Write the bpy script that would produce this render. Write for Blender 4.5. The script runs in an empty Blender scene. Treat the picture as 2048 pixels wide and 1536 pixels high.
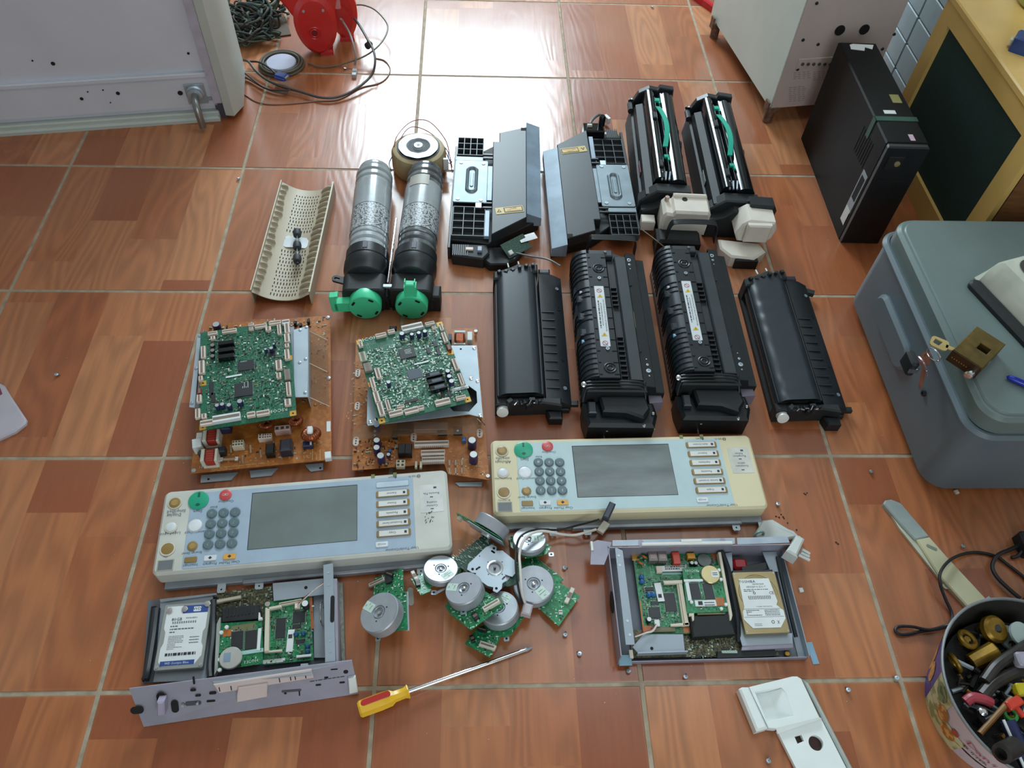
import bpy, math, random
from math import sin, cos, pi, radians, sqrt, floor, atan2, hypot
from mathutils import Matrix, Vector

scene = bpy.context.scene
COL = scene.collection
# ------------------------------------------------------------------ camera
CAM = Vector((0.1485, -1.1431, 1.2150)); FPX = 1578.414
CROT = Matrix.Rotation(-0.078164, 3, 'Z') @ Matrix.Rotation(0.6423153, 3, 'X') @ Matrix.Rotation(0.0640585, 3, 'Z')
cd = bpy.data.cameras.new('camera'); cam = bpy.data.objects.new('camera', cd); COL.objects.link(cam)
cam.matrix_world = Matrix.Translation(CAM) @ CROT.to_4x4()
cd.sensor_width = 36.0; cd.lens = 36.0 * FPX / 2048.0; cd.clip_start = 0.02; cd.clip_end = 50
scene.camera = cam
# ------------------------------------------------------------------ world, light, exposure
w = bpy.data.worlds.new('world'); scene.world = w; w.use_nodes = True
w.node_tree.nodes['Background'].inputs[0].default_value = (0.75, 0.88, 1.0, 1)
w.node_tree.nodes['Background'].inputs[1].default_value = 1.0
scene.view_settings.view_transform = 'Standard'; scene.view_settings.look = 'None'
scene.view_settings.gamma = 1.0; scene.view_settings.exposure = 0.0
scene.view_settings.use_curve_mapping = False
scene.cycles.use_denoising = True
scene.cycles.max_bounces = 8; scene.cycles.diffuse_bounces = 4; scene.cycles.glossy_bounces = 4
scene.cycles.transmission_bounces = 6; scene.cycles.transparent_max_bounces = 8
scene.cycles.sample_clamp_indirect = 6.0
scene.cycles.caustics_reflective = False; scene.cycles.caustics_refractive = False

def area(name, loc, target, sx, sy, power, color):
    l = bpy.data.lights.new(name, 'AREA'); l.shape = 'RECTANGLE'; l.size = sx; l.size_y = sy
    l.energy = power; l.color = color
    o = bpy.data.objects.new(name, l); COL.objects.link(o); o.location = loc
    o.rotation_euler = (Vector(target) - Vector(loc)).to_track_quat('-Z', 'Y').to_euler()
    o['kind'] = 'helper'; return o
#LIGHTS
# daylight entering by the window in the far wall; an added fill light on the camera side, no opening there; the ceiling lamp
area('window_daylight', (0.02, 3.14, 1.76), (0.1, 0.0, 0.0), 1.20, 1.08, 132, (0.74, 0.91, 1.0))
area('ceiling_lamp_light', (0.85, 0.45, 2.62), (0.85, 0.40, 0.0), 1.2, 1.2, 11, (0.80, 0.94, 1.0))
area('camera_side_fill', (0.5, -2.3, 1.0), (0.2, 0.5, 0.5), 1.1, 1.8, 21, (0.84, 0.94, 1.0))
#ENDLIGHTS

# ------------------------------------------------------------------ helpers
def at(u, v, z=0.0):
    """world point at height z that shows at photo pixel u, v (2048 x 1536)"""
    d = CROT @ Vector(((u - 1024) / FPX, -(v - 768) / FPX, -1))
    return CAM + d * ((z - CAM.z) / d.z)

def K(u0, v0, s):
    return lambda x, y: (u0 + x * s, v0 + y * s)

def lin(h):
    h = h.lstrip('#'); c = [int(h[i:i + 2], 16) / 255 for i in (0, 2, 4)]
    return tuple(x / 12.92 if x <= 0.04045 else ((x + 0.055) / 1.055) ** 2.4 for x in c) + (1,)

_M = {}
def mat(name, col, rough=0.5, metal=0.0, var=0.12, vs=30.0, bump=0.0, bs=200.0, alpha=1.0, trans=0.0, emit=0, col2=None, thr=None, coat=0, stretch=(1, 1, 1), spec=0.5):
    if name in _M: return _M[name]
    m = bpy.data.materials.new(name); m.use_nodes = True; nt = m.node_tree; N = nt.nodes; Lk = nt.links
    b = N['Principled BSDF']; c = lin(col)
    tc = N.new('ShaderNodeTexCoord'); mp = N.new('ShaderNodeMapping'); mp.inputs['Scale'].default_value = stretch
    Lk.new(tc.outputs['Object'], mp.inputs[0])
    nz = N.new('ShaderNodeTexNoise'); nz.inputs['Scale'].default_value = vs; nz.inputs['Detail'].default_value = 4
    Lk.new(mp.outputs[0], nz.inputs['Vector'])
    rp = N.new('ShaderNodeValToRGB'); Lk.new(nz.outputs[0], rp.inputs[0])
    if col2 is None:
        rp.color_ramp.elements[0].color = tuple(x * (1 - var) for x in c[:3]) + (1,)
        rp.color_ramp.elements[1].color = tuple(min(1, x * (1 + var)) for x in c[:3]) + (1,)
        rp.color_ramp.elements[0].position = 0.3; rp.color_ramp.elements[1].position = 0.7
    else:
        t = thr if thr is not None else 0.5
        rp.color_ramp.elements[0].color = c; rp.color_ramp.elements[1].color = lin(col2)
        rp.color_ramp.elements[0].position = max(0, t - 0.03); rp.color_ramp.elements[1].position = min(1, t + 0.03)
    Lk.new(rp.outputs[0], b.inputs['Base Color'])
    b.inputs['Roughness'].default_value = rough; b.inputs['Metallic'].default_value = metal
    b.inputs['Specular IOR Level'].default_value = spec
    if coat: b.inputs['Coat Weight'].default_value = coat; b.inputs['Coat Roughness'].default_value = 0.08
    if alpha < 1: b.inputs['Alpha'].default_value = alpha
    if trans: b.inputs['Transmission Weight'].default_value = trans
    if bump:
        n2 = N.new('ShaderNodeTexNoise'); n2.inputs['Scale'].default_value = bs; n2.inputs['Detail'].default_value = 3
        Lk.new(mp.outputs[0], n2.inputs['Vector'])
        bp = N.new('ShaderNodeBump'); bp.inputs['Strength'].default_value = bump; bp.inputs['Distance'].default_value = 0.002
        Lk.new(n2.outputs[0], bp.inputs['Height']); Lk.new(bp.outputs[0], b.inputs['Normal'])
    _M[name] = m; return m

def offset_poly(P, d):
    """inset a closed counter-clockwise polygon by d"""
    n = len(P); out = []
    for i in range(n):
        a, b, c = P[i - 1], P[i], P[(i + 1) % n]
        e1 = (b[0] - a[0], b[1] - a[1]); e2 = (c[0] - b[0], c[1] - b[1])
        l1 = hypot(*e1) or 1e-9; l2 = hypot(*e2) or 1e-9
        n1 = (-e1[1] / l1, e1[0] / l1); n2 = (-e2[1] / l2, e2[0] / l2)
        k = 1 + n1[0] * n2[0] + n1[1] * n2[1]
        if k < 0.3: k = 0.3
        out.append((b[0] + (n1[0] + n2[0]) / k * d, b[1] + (n1[1] + n2[1]) / k * d))
    return out

def rrect(x0, x1, y0, y1, r=0.003, n=4):
    r = min(r, (x1 - x0) / 2 * .99, (y1 - y0) / 2 * .99); P = []
    for cx, cy, a0 in ((x1 - r, y0 + r, -90), (x1 - r, y1 - r, 0), (x0 + r, y1 - r, 90), (x0 + r, y0 + r, 180)):
        for i in range(n + 1):
            a = radians(a0 + 90 * i / n); P.append((cx + r * cos(a), cy + r * sin(a)))
    return P

def ccw(P):
    s = sum(P[i - 1][0] * P[i][1] - P[i][0] * P[i - 1][1] for i in range(len(P)))
    return P if s > 0 else P[::-1]

def catmull(P, k=6, closed=False):
    P = [Vector(p) for p in P]; n = len(P); out = []
    rng = range(n) if closed else range(n - 1)
    for i in rng:
        p0 = P[(i - 1) % n] if closed or i > 0 else P[0] * 2 - P[1]
        p1 = P[i]; p2 = P[(i + 1) % n]
        p3 = P[(i + 2) % n] if closed or i + 2 < n else P[-1] * 2 - P[-2]
        for j in range(k):
            t = j / k
            out.append(0.5 * ((2 * p1) + (p2 - p0) * t + (2 * p0 - 5 * p1 + 4 * p2 - p3) * t * t + (3 * p1 - p0 - 3 * p2 + p3) * t ** 3))
    if not closed: out.append(P[-1])
    return out

_TX = {}
def text_mesh(s):
    if s not in _TX:
        cu = bpy.data.curves.new('lettering', 'FONT'); cu.body = s; cu.size = 1.0; cu.resolution_u = 1
        cu.align_x = 'CENTER'; cu.align_y = 'CENTER'
        ob = bpy.data.objects.new('lettering', cu); me = ob.to_mesh()
        _TX[s] = ([tuple(v.co) for v in me.vertices], [tuple(p.vertices) for p in me.polygons])
        ob.to_mesh_clear(); bpy.data.objects.remove(ob); bpy.data.curves.remove(cu)
    return _TX[s]

class MB:
    def __init__(s): s.v = []; s.f = []; s.m = []; s.X = None
    def add(s, vs, fs, m=0):
        o = len(s.v)
        if s.X is not None: vs = [tuple(s.X @ Vector(p)) for p in vs]
        s.v += [tuple(p) for p in vs]; s.f += [tuple(i + o for i in f) for f in fs]; s.m += [m] * len(fs)
        return s
    def prism(s, P, z0, z1, m=0, b=0.0, mt=None, bb=0.0):
        P = ccw(list(P)); n = len(P); b = min(b, (z1 - z0) * .49); rings = []
        if bb: rings.append((offset_poly(P, bb), z0)); rings.append((P, z0 + bb))
        else: rings.append((P, z0))
        if b: rings.append((P, z1 - b)); rings.append((offset_poly(P, b), z1))
        else: rings.append((P, z1))
        vs = [(x, y, z) for R_, z in rings for x, y in R_]; k = len(rings)
        fs = [(r * n + i, r * n + (i + 1) % n, (r + 1) * n + (i + 1) % n, (r + 1) * n + i) for r in range(k - 1) for i in range(n)]
        s.add(vs, fs, m)
        s.add([vs[i] for i in range(n)], [tuple(range(n))[::-1]], m)
        s.add([vs[(k - 1) * n + i] for i in range(n)], [tuple(range(n))], m if mt is None else mt)
        return s
    def box(s, x0, x1, y0, y1, z0, z1, m=0, b=0.0, mt=None):
        if x0 > x1: x0, x1 = x1, x0
        if y0 > y1: y0, y1 = y1, y0
        return s.prism([(x0, y0), (x1, y0), (x1, y1), (x0, y1)], z0, z1, m, b, mt)
    def rbox(s, x0, x1, y0, y1, z0, z1, r=0.003, m=0, b=0.0, n=4, mt=None):
        return s.prism(rrect(x0, x1, y0, y1, r, n), z0, z1, m, b, mt)
    def ob(s, cx, cy, z0, z1, w, d, rz=0, m=0, b=0.0, mt=None):
        c, q = cos(rz), sin(rz)
        P = [(cx + x * c - y * q, cy + x * q + y * c) for x, y in ((-w / 2, -d / 2), (w / 2, -d / 2), (w / 2, d / 2), (-w / 2, d / 2))]
        return s.prism(P, z0, z1, m, b, mt)
    def cyl(s, cx, cy, z0, z1, r, m=0, n=20, b=0.0, mt=None):
        return s.prism([(cx + r * cos(2 * pi * i / n), cy + r * sin(2 * pi * i / n)) for i in range(n)], z0, z1, m, b, mt)
    def lathe(s, prof, p0, ax, n=24, m=0, cap=True):
        """prof: list of (radius, distance along ax)"""
        ax = Vector(ax).normalized(); p0 = Vector(p0)
        a = ax.cross(Vector((0, 0, 1)));
        if a.length < 1e-3: a = Vector((1, 0, 0))
        a.normalize(); b = ax.cross(a); vs = []
        for r, h in prof:
            for i in range(n):
                t = 2 * pi * i / n; vs.append(p0 + ax * h + (a * cos(t) + b * sin(t)) * r)
        k = len(prof)
        fs = [(j * n + i, (j + 1) * n + i, (j + 1) * n + (i + 1) % n, j * n + (i + 1) % n) for j in range(k - 1) for i in range(n)]
        if cap: fs += [tuple(range(n)), tuple((k - 1) * n + i for i in range(n))[::-1]]
        return s.add(vs, fs, m)
    def rod(s, p0, p1, r, m=0, n=10, r1=None):
        d = Vector(p1) - Vector(p0); return s.lathe([(r, 0), (r if r1 is None else r1, d.length)], p0, d, n, m)
    def tube(s, pts, r, m=0, n=6, k=6, closed=False, raw=False):
        Q = [Vector(p) for p in pts] if raw else catmull(pts, k, closed)
        L_ = len(Q); vs = []; up = Vector((0, 0, 1)); prev = None
        for i, p in enumerate(Q):
            t = (Q[(i + 1) % L_] - Q[i - 1]) if closed else (Q[min(i + 1, L_ - 1)] - Q[max(i - 1, 0)])
            if t.length < 1e-9: t = Vector((1, 0, 0))
            t.normalize()
            a = (prev - t * prev.dot(t)) if prev is not None else t.cross(up)
            if a.length < 1e-4: a = t.cross(Vector((1, 0, 0)))
            a.normalize(); prev = a; b = t.cross(a)
            for j in range(n):
                q = 2 * pi * j / n; vs.append(p + (a * cos(q) + b * sin(q)) * r)
        fs = [(i * n + j, ((i + 1) % L_) * n + j, ((i + 1) % L_) * n + (j + 1) % n, i * n + (j + 1) % n) for i in range(L_ if closed else L_ - 1) for j in range(n)]
        if not closed: fs += [tuple(range(n)), tuple((L_ - 1) * n + j for j in range(n))[::-1]]
        return s.add(vs, fs, m)
    def torus(s, c, ax, R_, r, m=0, n=24, k=8):
        ax = Vector(ax).normalized(); a = ax.cross(Vector((0.3, 0.9, 0.1))).normalized(); b = ax.cross(a); c = Vector(c)
        return s.tube([c + (a * cos(2 * pi * i / n) + b * sin(2 * pi * i / n)) * R_ for i in range(n)], r, m, k, closed=True, raw=True)
    def sheet(s, P, t, m=0):
        """a flat polygon in space given thickness t below its normal"""
        P = [Vector(p) for p in P]; nr = (P[1] - P[0]).cross(P[2] - P[1]).normalized(); n = len(P)
        vs = P + [p - nr * t for p in P]
        fs = [tuple(range(n)), tuple(range(n, 2 * n))[::-1]] + [(i, n + i, n + (i + 1) % n, (i + 1) % n) for i in range(n)]
        return s.add(vs, fs, m)
    def grid(s, fn, nu, nv, m=0, t=None):
        vs = [Vector(fn(i / nu, j / nv)) for j in range(nv + 1) for i in range(nu + 1)]
        W = nu + 1; q = [(j * W + i, j * W + i + 1, (j + 1) * W + i + 1, (j + 1) * W + i) for j in range(nv) for i in range(nu)]
        if t:
            k = len(vs); vs2 = vs + [v - Vector((0, 0, t)) for v in vs]; q2 = q + [tuple(x + k for x in f)[::-1] for f in q]
            for i in range(nu):
                q2.append((i + 1, i, k + i, k + i + 1)); a = nv * W + i; q2.append((a, a + 1, k + a + 1, k + a))
            for j in range(nv):
                a = j * W; q2.append((a, a + W, k + a + W, k + a)); a = j * W + nu; q2.append((a + W, a, k + a, k + a + W))
            return s.add(vs2, q2, m)
        return s.add(vs, q, m)
    def text(s, txt, x, y, z, size, rz=0.0, m=0, sx=1.0, M4=None):
        vs, fs = text_mesh(txt); c, q = cos(rz), sin(rz)
        if M4 is not None: P = [tuple(M4 @ Vector((a * size * sx, b * size, 0))) for a, b, _ in vs]
        else: P = [(x + a * size * sx * c - b * size * q, y + a * size * sx * q + b * size * c, z) for a, b, _ in vs]
        return s.add(P, fs, m)
    def lines(s, x, y, z, w, n, dy, t, rz=0.0, m=0, seed=1):
        """rows of tiny print dashes"""
        R_ = random.Random(seed); c, q = cos(rz), sin(rz)
        for i in range(n):
            a = -w / 2
            while a < w / 2:
                l = R_.uniform(.3, 1.0) * w * .14; b_ = min(a + l, w / 2); yy = -i * dy
                P = [(a, yy), (b_, yy), (b_, yy + t), (a, yy + t)]
                s.add([(x + p * c - r * q, y + p * q + r * c, z) for p, r in P], [(0, 1, 2, 3)], m); a = b_ + w * .025
                if R_.random() < .08: break
        return s
    def build(s, name, mats, parent=None, label=None, kind=None, smooth=True, ang=32):
        me = bpy.data.meshes.new(name); me.from_pydata(s.v, [], s.f)
        for mm in (mats if isinstance(mats, (list, tuple)) else [mats]): me.materials.append(mm)
        me.polygons.foreach_set('material_index', s.m)
        if smooth:
            me.polygons.foreach_set('use_smooth', [True] * len(me.polygons)); me.set_sharp_from_angle(angle=radians(ang))
        me.update()
        o = bpy.data.objects.new(name, me); COL.objects.link(o)
        if parent is not None: o.parent = parent.e if isinstance(parent, Th) else parent
        if label: o['label'] = label
        if kind: o['kind'] = kind
        return o

class Th:
    """a thing: an Empty at its base; parts are its children, in its local frame"""
    def __init__(s, name, label, cat, loc, rz=0.0, group=None, M=None):
        s.e = bpy.data.objects.new(name, None); COL.objects.link(s.e); s.e.empty_display_size = 0.02
        s.M = M if M is not None else Matrix.Translation(Vector(loc)) @ Matrix.Rotation(rz, 4, 'Z')
        s.e.matrix_world = s.M; s.I = s.M.inverted()
        s.e['label'] = label; s.e['category'] = cat
        if group: s.e['group'] = group
    def p(s, u, v, z=0.0): return s.I @ at(u, v, z)
    def q(s, u, v, z=0.0):
        r = s.p(u, v, z); return (r.x, r.y)

def frame4(TL, TR, BL, BR, z):
    """centre, heading, width, length of the rectangle seen at four pixels at height z"""
    a, b, c, d = (at(*p, z) for p in (TL, TR, BL, BR)); C_ = (a + b + c + d) / 4
    x = (b - a) + (d - c); y = (a - c) + (b - d)
    return (C_.x, C_.y), atan2(x.y, x.x), x.length / 2, y.length / 2

def single(o, label, cat, group=None):
    o['label'] = label; o['category'] = cat
    if group: o['group'] = group
    return o

def plate(name, outer, holes, z0, z1, m, parent, label=None, bev=0.0):
    """flat plate with real holes"""
    cu = bpy.data.curves.new(name, 'CURVE'); cu.dimensions = '2D'; cu.fill_mode = 'BOTH'
    cu.extrude = (z1 - z0) / 2 - bev; cu.bevel_depth = bev; cu.offset = -bev
    for P in [ccw(outer)] + [ccw(h)[::-1] for h in holes]:
        sp = cu.splines.new('POLY'); sp.points.add(len(P) - 1); sp.use_cyclic_u = True
        for i, (x, y) in enumerate(P): sp.points[i].co = (x, y, 0, 1)
    ob = bpy.data.objects.new(name, cu); me0 = ob.to_mesh()
    vs = [(v.co.x, v.co.y, v.co.z + (z0 + z1) / 2) for v in me0.vertices]; fs = [tuple(p.vertices) for p in me0.polygons]
    ob.to_mesh_clear(); bpy.data.objects.remove(ob); bpy.data.curves.remove(cu)
    mb = MB(); mb.add(vs, fs); return mb.build(name, m, parent, label)

def circle(cx, cy, r, n=16): return [(cx + r * cos(2 * pi * i / n), cy + r * sin(2 * pi * i / n)) for i in range(n)]
def slot(cx, cy, w, l, rz=0.0, n=8):
    P = rrect(-w / 2, w / 2, -l / 2, l / 2, min(w, l) / 2, n); c, s_ = cos(rz), sin(rz)
    return [(cx + x * c - y * s_, cy + x * s_ + y * c) for x, y in P]

# ------------------------------------------------------------------ materials
BLK = mat('black_plastic', '#1b2024', .38, var=.25, bump=.05)
BLK2 = mat('black_plastic_dull', '#14181a', .6, var=.3, bump=.1)
BLKG = mat('black_glossy_plastic', '#101418', .11, var=.2, spec=.45)
STEEL = mat('zinc_steel', '#a9b4bd', .38, .6, var=.1, vs=60)
PLATE = mat('pale_sheet_metal', '#aebbc4', .42, .35, var=.08)
GREYM = mat('grey_sheet_metal', '#8d939c', .45, .4, var=.1)
GREYD = mat('dark_sheet_metal', '#5c6068', .5, .4, var=.2)
CHROME = mat('chrome', '#d9dcdf', .12, 1.0, var=.04)
ALU = mat('cast_aluminium', '#a7abb3', .42, .45, var=.06, vs=80)
WHITE = mat('white_plastic', '#dcdcd8', .4, var=.04)
OFFW = mat('offwhite_plastic', '#cfc9bb', .45, var=.05)
CREAM = mat('cream_plastic', '#d8cfb4', .45, var=.05)
PINKW = mat('nylon_connector', '#dbc9bd', .5, var=.05)
GREEN = mat('green_circuit_board', '#155640', .35, var=.3, vs=400, col2='#206f50', thr=.52)
GREENB = mat('bright_green_board', '#1a7548', .35, var=.3, vs=250, col2='#2d935e', thr=.56)
GREEND = mat('dark_green_board', '#1a3d31', .4, vs=300, col2='#2c5a48', thr=.55)
BROWN = mat('amber_circuit_board', '#a25f28', .4, vs=120, col2='#b16e30', thr=.54)
COPPER = mat('copper_winding', '#8f4a2a', .35, .6, var=.25, vs=300)
CAPB = mat('capacitor_sleeve', '#2b2a52', .3, var=.2)
BLUEC = mat('blue_part', '#2f63a0', .4, var=.1)
REDC = mat('red_part', '#a93a2c', .4, var=.1)
HOLE = mat('hole_shadow', '#0b0b0c', .8, var=.2)
TRACE = mat('solder_silver', '#9fb4a8', .35, .5, var=.15)
CHIP = mat('chip_black', '#25282c', .4, var=.15)
LBL = mat('paper_label', '#d8dcdc', .5, var=.05)
INK = mat('print_ink', '#2a2d33', .6, var=.1)
LILAC = None
SILK = mat('board_legend', '#cfe3d6', .5, var=.05)
GOLD = mat('gold_pad', '#c99a45', .35, .4, var=.1)
MINT = mat('mint_green_plastic', '#46d09a', .38, var=.05)
TEAL = mat('teal_green_plastic', '#12a085', .35, var=.06)
WIREK = mat('black_wire', '#1a1a1c', .45, var=.1)
WIREW = mat('white_wire', '#d6cfc8', .45, var=.05)
WIRER = mat('red_wire', '#8c3a2c', .45, var=.05)
WIREB = mat('blue_wire', '#31507a', .45, var=.05)
WIREG = mat('grey_wire', '#5b5f60', .45, var=.1)
# ================================================================== the room
def floor_material():
    m = bpy.data.materials.new('wood_print_tile'); m.use_nodes = True; nt = m.node_tree; N = nt.nodes; L = nt.links
    b = N['Principled BSDF']
    def node(t, **k):
        n = N.new(t)
        for a, v in k.items(): setattr(n, a, v)
        return n
    def math_(op, a, b_=None, c_=None):
        n = node('ShaderNodeMath', operation=op)
        for i, x in enumerate((a, b_, c_)):
            if x is None: continue
            if isinstance(x, (int, float)): n.inputs[i].default_value = x
            else: L.new(x, n.inputs[i])
        return n.outputs[0]
    geo = node('ShaderNodeNewGeometry'); sep = node('ShaderNodeSeparateXYZ'); L.new(geo.outputs['Position'], sep.inputs[0])
    X, Y = sep.outputs[0], sep.outputs[1]
    strip = math_('FLOOR', math_('DIVIDE', X, 0.1)); tile = math_('FLOOR', math_('DIVIDE', Y, 0.4))
    wn = node('ShaderNodeTexWhiteNoise', noise_dimensions='2D'); cb = node('ShaderNodeCombineXYZ'); L.new(strip, cb.inputs[0]); L.new(tile, cb.inputs[1]); L.new(cb.outputs[0], wn.inputs[0])
    yy = math_('ADD', math_('DIVIDE', Y, 0.36), math_('MULTIPLY', wn.outputs[0], 7.0)); plank = math_('FLOOR', yy)
    wn2 = node('ShaderNodeTexWhiteNoise', noise_dimensions='3D'); cb2 = node('ShaderNodeCombineXYZ'); L.new(strip, cb2.inputs[0]); L.new(tile, cb2.inputs[1]); L.new(plank, cb2.inputs[2]); L.new(cb2.outputs[0], wn2.inputs[0])
    R = wn2.outputs[0]
    rp = node('ShaderNodeValToRGB'); L.new(R, rp.inputs[0]); e = rp.color_ramp.elements
    e[0].position = 0.0; e[0].color = lin(FC[0]); e[1].position = 1.0; e[1].color = lin(FC[3])
    x = e.new(.35); x.color = lin(FC[1]); x = e.new(.7); x.color = lin(FC[2])
    # growth-ring print: contour lines of a stretched noise, offset per plank
    cg = node('ShaderNodeCombineXYZ'); L.new(math_('ADD', math_('MULTIPLY', X, 1.0), math_('MULTIPLY', R, 9.0)), cg.inputs[0]); L.new(math_('MULTIPLY', Y, 0.16), cg.inputs[1]); L.new(math_('MULTIPLY', R, 5.0), cg.inputs[2])
    nz = node('ShaderNodeTexNoise'); nz.inputs['Scale'].default_value = 9.0; nz.inputs['Detail'].default_value = 1.5; L.new(cg.outputs[0], nz.inputs['Vector'])
    ring = math_('SINE', math_('MULTIPLY', nz.outputs[0], 95.0))
    nf = node('ShaderNodeTexNoise'); nf.inputs['Scale'].default_value = 160.0; nf.inputs['Detail'].default_value = 3; cf = node('ShaderNodeCombineXYZ'); L.new(X, cf.inputs[0]); L.new(math_('MULTIPLY', Y, 0.06), cf.inputs[1]); L.new(cf.outputs[0], nf.inputs['Vector'])
    sel = math_('GREATER_THAN', wn2.outputs[0], 0.35)
    ringm = math_('MULTIPLY', math_('MULTIPLY', ring, 0.12), sel)
    fine = math_('MULTIPLY', math_('SUBTRACT', nf.outputs[0], 0.5), 0.35)
    nb = node('ShaderNodeTexNoise'); nb.inputs['Scale'].default_value = 5.0; nb.inputs['Detail'].default_value = 3; L.new(geo.outputs['Position'], nb.inputs['Vector'])
    big = math_('MULTIPLY', math_('SUBTRACT', nb.outputs[0], 0.5), 0.3)
    val = math_('ADD', math_('ADD', math_('ADD', 1.0, ringm), fine), big)
    vm = node('ShaderNodeVectorMath', operation='SCALE'); L.new(rp.outputs[0], vm.inputs[0]); L.new(val, vm.inputs['Scale'])
    # dusty film: paler, greyer in blotches and along the joints
    nd = node('ShaderNodeTexNoise'); nd.inputs['Scale'].default_value = 2.2; nd.inputs['Detail'].default_value = 5; L.new(geo.outputs['Position'], nd.inputs['Vector'])
    fx = math_('ABSOLUTE', math_('SUBTRACT', math_('FRACT', math_('DIVIDE', X, 0.4)), 0.5)); fy = math_('ABSOLUTE', math_('SUBTRACT', math_('FRACT', math_('DIVIDE', Y, 0.4)), 0.5))
    edge = math_('MULTIPLY', math_('SUBTRACT', math_('MAXIMUM', fx, fy), 0.482), 26.0); edge = math_('MAXIMUM', edge, 0.0)
    dust = math_('ADD', math_('MAXIMUM', math_('MULTIPLY', math_('SUBTRACT', nd.outputs[0], 0.45), 0.9), 0.0), math_('MULTIPLY', edge, 0.8))
    dust = math_('MINIMUM', dust, 0.6)
    mx = node('ShaderNodeMix', data_type='RGBA'); L.new(dust, mx.inputs[0]); L.new(vm.outputs[0], mx.inputs[6]); mx.inputs[7].default_value = lin('#ab8a6c')
    L.new(mx.outputs[2], b.inputs['Base Color'])
    # glaze
    nr = node('ShaderNodeTexNoise'); nr.inputs['Scale'].default_value = 6.0; nr.inputs['Detail'].default_value = 5; L.new(geo.outputs['Position'], nr.inputs['Vector'])
    L.new(math_('ADD', FR[0], math_('MULTIPLY', nr.outputs[0], FR[1])), b.inputs['Roughness'])
    b.inputs['Specular IOR Level'].default_value = 0.5
    b.inputs['Coat Weight'].default_value = 0.45; b.inputs['Coat Roughness'].default_value = 0.55   # dusty haze over the glaze
    bp = node('ShaderNodeBump'); bp.inputs['Strength'].default_value = 0.35; bp.inputs['Distance'].default_value = 0.00028
    L.new(math_('ADD', math_('MULTIPLY', ring, 0.4), nf.outputs[0]), bp.inputs['Height']); L.new(bp.outputs[0], b.inputs['Normal'])
    return m
FC = ('#8a4727', '#99552f', '#a4623a', '#b3764d')
FR = (0.12, 0.20)
TILE = floor_material()
GROUT = mat('grout', '#a0937f', .85, var=.25, vs=40, bump=.4, bs=300)
PLAST = mat('wall_plaster', '#c9cbc6', .85, var=.04, vs=3, bump=.1)
CEIL = mat('ceiling_paint', '#dcdcd8', .9, var=.03, vs=2)

fl = MB().box(-2.4, 2.0, -2.4, 3.2, -0.06, -0.0012).build('floor', GROUT); fl['kind'] = 'structure'
tm = MB().prism([(-.1968, -.1968), (.1968, -.1968), (.1968, .1968), (-.1968, .1968)], -.008, 0.0, b=.0011).build('tile', TILE, fl)
tme = tm.data; first = True
for i in range(-6, 5):
    for j in range(-6, 8):
        if first: o = tm; first = False
        else: o = bpy.data.objects.new('tile', tme); COL.objects.link(o); o.parent = fl
        o.location = (i * .4 + .2, j * .4 + .2, 0)
def struct(o): o['kind'] = 'structure'; return o
H = 2.7
struct(MB().box(-2.5, -2.4, -2.4, 3.2, -.06, H).build('wall_left', PLAST))
struct(MB().box(2.0, 2.1, -2.4, 3.2, -.06, H).build('wall_right', PLAST))
struct(MB().box(-2.5, 2.1, -2.5, -2.4, -.06, H).build('wall_front', PLAST))
mb = MB(); WX0, WX1, WZ0, WZ1 = -.60, .65, 1.19, 2.33
mb.box(-2.5, WX0, 3.2, 3.3, -.06, H).box(WX1, 2.1, 3.2, 3.3, -.06, H).box(WX0, WX1, 3.2, 3.3, -.06, WZ0).box(WX0, WX1, 3.2, 3.3, WZ1, H)
struct(mb.build('wall_back', PLAST))
struct(MB().box(-2.5, 2.1, -2.5, 3.3, H, H + .1).build('ceiling', CEIL))
mb = MB()
mb.box(WX0, WX1, 3.19, 3.24, WZ0, WZ0 + .05).box(WX0, WX1, 3.19, 3.24, WZ1 - .05, WZ1).box(WX0, WX0 + .05, 3.19, 3.24, WZ0, WZ1).box(WX1 - .05, WX1, 3.19, 3.24, WZ0, WZ1).box(.0, .04, 3.19, 3.24, WZ0, WZ1)
wf = struct(mb.build('window_1', WHITE))
GLASS = mat('window_glass', '#eef4f6', .05, alpha=.15)
MB().box(WX0 + .05, WX1 - .05, 3.21, 3.215, WZ0 + .05, WZ1 - .05).build('pane', GLASS, wf)
for n_, (a_, b_, c_, d_) in {'baseboard_left': (-2.4, -2.385, -2.4, 3.2), 'baseboard_back': (-2.4, 2.0, 3.185, 3.2), 'baseboard_right': (1.985, 2.0, -2.4, 3.2)}.items():
    struct(MB().box(a_, b_, c_, d_, 0, .1, b=.003).build(n_, mat('baseboard_tile', '#9a6a48', .35)))
lamp = Th('ceiling_lamp', 'square white ceiling lamp fixed above the middle of the floor', 'lamp', (.85, .45, 2.7))
MB().rbox(-.6, .6, -.6, .6, -.045, 0, .02, b=.004).build('housing', WHITE, lamp)
MB().rbox(-.57, .57, -.57, .57, -.05, -.044, .02).build('diffuser', mat('lamp_diffuser', '#f2f4f5', .6), lamp)
# ================================================================== large things round the edge
def bx(mb, P, z0, z1, **k): return mb.prism(P, z0, z1, **k)

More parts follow.
